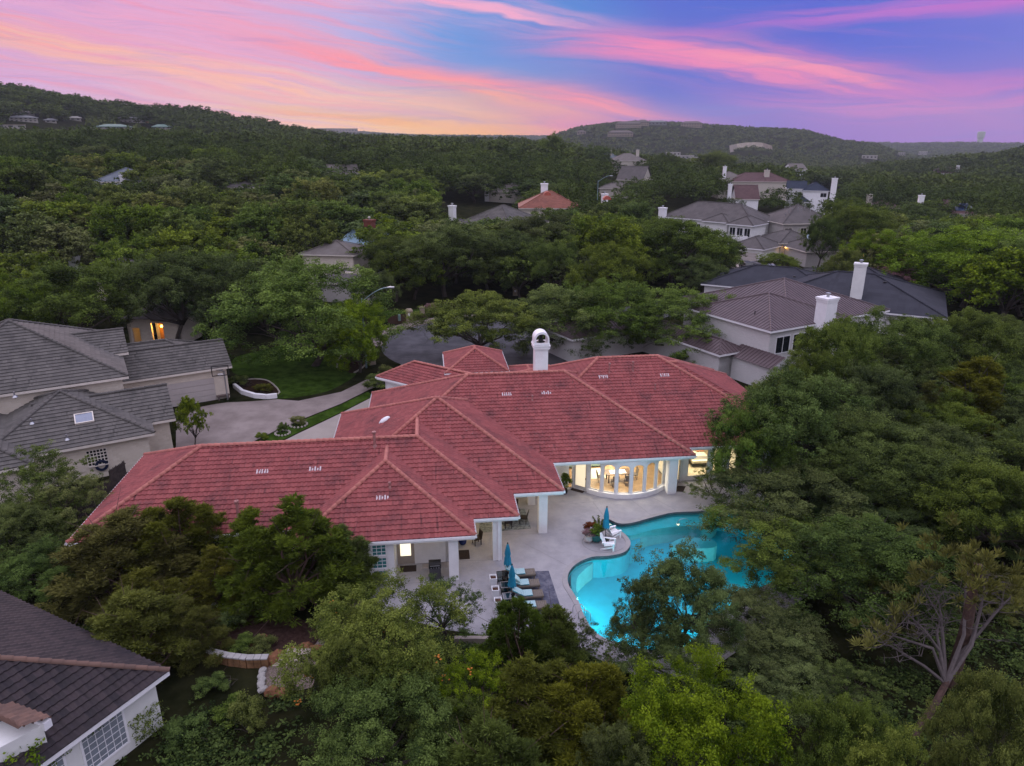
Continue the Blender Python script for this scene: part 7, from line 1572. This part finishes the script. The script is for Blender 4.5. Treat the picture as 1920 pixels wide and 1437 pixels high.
# ------------------------------------------------------------------ the continuous canopy behind: about 200 nearest crowns one by one, the far wood as one mass
rng = np.random.default_rng(99)
CLEAR = [  # parts of the view the photo keeps open: pixel box and the distance of what shows there
    (610, 480, 700, 560, 108), (595, 425, 690, 500, 125), (845, 372, 962, 412, 145), (978, 355, 1085, 390, 155), (180, 304, 260, 346, 190), (918, 335, 990, 360, 182), (1240, 372, 1425, 440, 150), (1400, 380, 1540, 500, 135), (1380, 480, 1440, 550, 125), (1480, 495, 1770, 572, 119),
    (1505, 322, 1575, 374, 184), (1740, 368, 1822, 408, 200), (1376, 345, 1425, 372, 178), (1395, 320, 1455, 340, 205), (1640, 365, 1690, 392, 198), (1125, 360, 1150, 380, 158), (620, 305, 670, 328, 212), (1155, 300, 1215, 340, 200), (1110, 285, 1215, 302, 315), (105, 490, 220, 518, 94), (280, 590, 330, 632, 90), (430, 335, 470, 355, 186), (1740, 310, 1810, 328, 410), (1100, 325, 1150, 345, 186), (0, 225, 320, 246, 600), (690, 590, 850, 720, 92), (660, 540, 850, 610, 108)]
for i_, c_ in enumerate(CLEAR):
    L_ = [hy for hx, hv, hy in HOUSE_Y if c_[0]-15 < hx < c_[2]+15 and c_[1]-15 < hv < c_[3]+25]
    if L_: CLEAR[i_] = (*c_[:4], max(L_)-4)
_dots = [(o.location.x, o.location.y, 0) for o in COL.objects if o.get('category') == 'house']
SOLID = [(x, y, 6.5) for x, y, _ in _dots]+[(*Dw(-12, 10)[:2], 16), (*Dw(-25, 14)[:2], 12), (*Rw(8, 9)[:2], 14), (*Rw(-6, 19)[:2], 8), (c1.x-6, c1.y+8, 10), (c2.x+5, c2.y+4, 10), (c2.x+4, c2.y-10, 8), (c1.x-2, c1.y-9, 8)]
def blocked(x, y): return any((x-a)**2+(y-b)**2 < r*r for a, b, r in SOLID)
road_pts = [Vector(p) for p in ((-3, 88), (0, 92), (18, 104), (40, 121), (62, 141), (92, 168))]
def near_road(x, y):
    q = Vector((x, y))
    for a, b in zip(road_pts[:-1], road_pts[1:]):
        d = b-a; t = max(0, min(1, (q-a).dot(d)/d.dot(d)))
        if (q-(a+d*t)).length < 8: return True
    return (q-CDS).length < 19
def project(x, y, z):
    f = y*_c-(z-CAM_H)*_s; u = y*_s+(z-CAM_H)*_c
    return 960+FPX*x/f, 718.5-FPX*u/f, FPX/f
cand = []
Y = 96.0
while Y < 700:
    step = 7.4+Y*.012; xw = Y*.80+14; x = -xw+rng.random()*step
    while x < xw:
        cand.append((x+rng.normal()*step*.22, Y+rng.normal()*step*.24)); x += step
    Y += step*.92
LAND = [('the blue metal roofs', 640, 460), ('the grey striped tile roofs', 880, 405), ('the rust red roof', 1032, 378), ('the blue grey roof on the left slope', 222, 332), ('the plain grey roof with white chimney', 960, 345), ('the navy roofed white house', 1525, 350), ('the solar panels', 1780, 390), ('the maroon gable', 1402, 362), ('the brown valley roof', 1785, 322), ('the broad brown roof', 1430, 332), ('the lamp lit doorway', 300, 612), ('the front lawn oak', 570, 590), ('the striped grey two storey roof', 1330, 400), ('the roof with many vents', 1475, 395), ('the steep dark gable', 1180, 325), ('the little brown gable roof', 645, 318), ('the great round tree', 342, 350), ('the red cowled chimney', 1138, 372), ('the dim taupe roof', 178, 508), ('the left picture edge', 0, 380), ('the right picture edge', 1920, 380), ('the teal hill roofs', 240, 250), ('the big bright right tree', 1820, 500), ('the hill foot at the left', 420, 262)]
picked = []; far = []
for x, y in cand:
    zg = gh(x, y); h = 7.6+rng.random()*4.6; w = (10.2+y*.014)*(.85+.45*rng.random())
    if blocked(x, y) or near_road(x, y): continue
    px, py, k = project(x, y, zg+h); _, pb, _ = project(x, y, zg+h*.2)
    if px < -120 or px > 2040: continue
    if y < 112 and (560 < px < 1360): continue
    if y < 100 and px < 560 and py > 520: continue
    hit = [c for c in CLEAR if y < c[4]-2 and px+w*k/2*.9 > c[0] and px-w*k/2*.9 < c[2] and py < c[3] and pb > c[1]]
    if hit:                                            # lower tree that stays under the open view, or none
        ymin = max(c[3] for c in hit); lo = None
        for hh in np.arange(h, 1.9, -.3):
            if project(x, y, zg+hh)[1] > ymin: lo = hh; break
        if lo is None or lo < 2.0: continue
        h = lo; w = min(w, h*1.5+1)
    (picked if len(picked) < 10**6 else far).append((x, y, zg, h, w, px, py, k))
picked.sort(key=lambda q: -q[7]*q[4])
vis = [q for q in picked if 0-60 < q[5] < 1980]
near_, far = vis[:205], vis[205:]
KINDS_ = [('dark', 'dark green'), ('mid', 'mid green'), ('mid', 'mid green'), ('grey', 'grey green'), ('bright', 'bright green'), ('dark', 'dark green')]
SHAPES = [('broad', 1.15, .92), ('rounded', 1.0, 1.0), ('tall', .88, 1.15)]
rows = []
for q in near_:
    ki = KINDS_[rng.integers(len(KINDS_))]; sh_i = SHAPES[rng.integers(3)]
    cy_ = q[6]+q[3]*.4*q[7]
    nm, lx, ly = min(LAND, key=lambda L: (L[1]-q[5])**2+((L[2]-cy_)*2.0)**2)
    dx, dyy = q[5]-lx, cy_-ly
    rel = ('right of' if dx > 0 else 'left of') if abs(dx) > 1.6*abs(dyy)*1.2 else ('below' if dyy > 0 else 'above')
    if 'edge' in nm: rel = 'by'
    rows.append([q, ki, sh_i, f'{sh_i[0]} {ki[1]} oak {rel} {nm}'])
byl = {}
for r_ in rows: byl.setdefault(r_[3], []).append(r_)
ORD = ['first', 'second', 'third', 'fourth', 'fifth', 'sixth', 'seventh', 'eighth', 'ninth']
for lab, L in byl.items():
    if len(L) > 1:
        L.sort(key=lambda r_: r_[0][5])
        for i, r_ in enumerate(L): r_[3] = lab+f', {ORD[i]} of them from the left' if len(lab.split()) <= 10 else ' '.join(lab.split()[:13])+f', {ORD[i]} from left'
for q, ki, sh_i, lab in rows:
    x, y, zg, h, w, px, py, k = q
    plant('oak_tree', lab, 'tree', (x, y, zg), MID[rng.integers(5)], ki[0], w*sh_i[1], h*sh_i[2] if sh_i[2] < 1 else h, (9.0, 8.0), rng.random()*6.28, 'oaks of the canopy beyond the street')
def far_crown(seed, n, L):
    r = np.random.default_rng(seed); C, T_, _ = lobed(r, 1.0, .75, .62, 8, 9, .46, -.15)
    return leaf_quads(r, C, .17*(.6+.8*r.random(len(C))), n, L, ctone=T_)
def mass(name, label, pts, protos, m, cat='woods'):
    VV, FF, TT = [], [], []; off = 0
    for (x, y, z, w, h, tn) in pts:
        V, F, tone = protos[rng.integers(len(protos))]; a_ = rng.random()*6.28; c, s = math.cos(a_), math.sin(a_)
        P = np.stack([(V[:, 0]*c-V[:, 1]*s)*w/2+x, (V[:, 0]*s+V[:, 1]*c)*w/2+y, V[:, 2]*h/1.4+z], 1)
        VV.append(P); FF.append(F+off); off += len(V); TT.append(np.clip(tone*.75+tn, 0, 1))
    o = mesh_np(name, np.concatenate(VV), np.concatenate(FF), m, None, np.concatenate(TT)); return tag(o, label, cat, None, 'stuff')
FC = [far_crown(200+k, 11, .105) for k in range(4)]; FC2 = [far_crown(210+k, 4, .20) for k in range(3)]
FC3 = [leaf_quads(np.random.default_rng(220+k), np.array([[.0, 0, .5], [.5, .2, .45], [-.4, .3, .5], [.1, -.5, .45], [-.1, .1, .85]]), np.array([.5, .45, .45, .45, .4]), 9, .52, ctone=np.random.default_rng(k).random(5)) for k in range(3)]
M_FARLEAF = leaf_mat('far_wood_leaves', (.026, .038, .013), (.088, .112, .038))
mass('woods', 'dense oak wood running back to the foot of the hills', [(q[0], q[1], q[2], q[4]*1.08, q[3], rng.normal()*.16) for q in far if q[1] < 340]+[], FC, M_FARLEAF)
fp = [(q[0], q[1], q[2], q[4]*1.1, q[3], rng.normal()*.14) for q in far if q[1] >= 340]
mass('far_woods', 'far oak wood merging with the hill foot', fp, FC2, M_FARLEAF)
hp = []; n_try = 0
while len(hp) < 27000 and n_try < 120000:
    n_try += 1; r = 640*math.exp(rng.random()*math.log(3650/640)); a_ = (rng.random()*2-1)*.64
    x, y = r*math.sin(a_), r*math.cos(a_); w = 7+r*.0042+rng.random()*5
    hp.append((x, y, w))
hz_ = GH(np.array([q[0] for q in hp]), np.array([q[1] for q in hp]))
keep = []
for (x, y, w), z in zip(hp, hz_):
    px, py, k = project(x, y, float(z)+6)
    r = math.hypot(x, y); pm = project(x, y, float(z)+2)[1]
    if any(r < c[4]+12 and px+w*k*.45 > c[0] and px-w*k*.45 < c[2] and py < c[3] and pm > c[1] for c in HB): continue
    if 1362 < px < 1454 and 274 < py < 288 and r < 1300: continue
    keep.append((x, y, float(z)-1, w, 6+rng.random()*4, rng.normal()*.12))
mass('hill_woods', 'scrubby woodland covering the distant hills and mesa', keep, FC3, M_FARLEAF)

# ------------------------------------------------------------------ undergrowth and air
def scatter_on(poly_test, n, box, seed):
    r = np.random.default_rng(seed); out = []
    while len(out) < n:
        x, y = r.uniform(box[0], box[1]), r.uniform(box[2], box[3])
        if poly_test(x, y): out.append((x, y))
    return out
dk = [tuple(UV(u, v)[:2]) for u, v in DECK]
def free(x, y):
    if inside_poly(np.array([x]), np.array([y]), dk)[0]: return False
    u, v = to_uv((x, y))
    if -26 < u < 24.5 and -1.8 < v < 27: return False
    px, py, k = project(x, y, 0)
    if 340 < px < 720 and 1090 < py < 1310: return False
    lx, ly = Bl((x, y))
    if -22 < lx < .5 and -11 < ly < .5: return False
    lx, ly = Ll((x, y))
    if -26 < lx < 9 and -2 < ly < 24: return False
    return y > 12 and (y < 52 or px > 1400)
ug = scatter_on(free, 900, (-45, 48, 14, 66), 5)
mass('undergrowth', 'dark leafy undergrowth and ivy under the garden trees', [(x, y, -.1, 1.5+rng.random()*1.3, .5+rng.random()*.7, rng.normal()*.1-.1) for x, y in ug], [leaf_quads(np.random.default_rng(230), np.random.default_rng(231).normal(size=(26, 3))*np.array([.5, .5, .2])+np.array([0, 0, .4]), np.full(26, .3), 16, .17)], LEAF['dark'], 'undergrowth')
HAZE = .0001
hb = MB(); hb.box(-3600, 3600, -300, 4300, -100, 200); ho = hb.build('haze', bpy.data.materials.new('haze')); ho['kind'] = 'stuff'; ho['label'] = 'thin evening haze between here and the hills'; ho['category'] = 'haze'
hm = ho.data.materials[0]; hm.use_nodes = True; nt = hm.node_tree; nt.nodes.remove(nt.nodes['Principled BSDF']); pv = nt.nodes.new('ShaderNodeVolumePrincipled'); pv.inputs['Density'].default_value = HAZE; pv.inputs['Color'].default_value = (.78, .86, .95, 1); pv.inputs['Anisotropy'].default_value = .2
nt.links.new(pv.outputs[0], nt.nodes['Material Output'].inputs['Volume'])
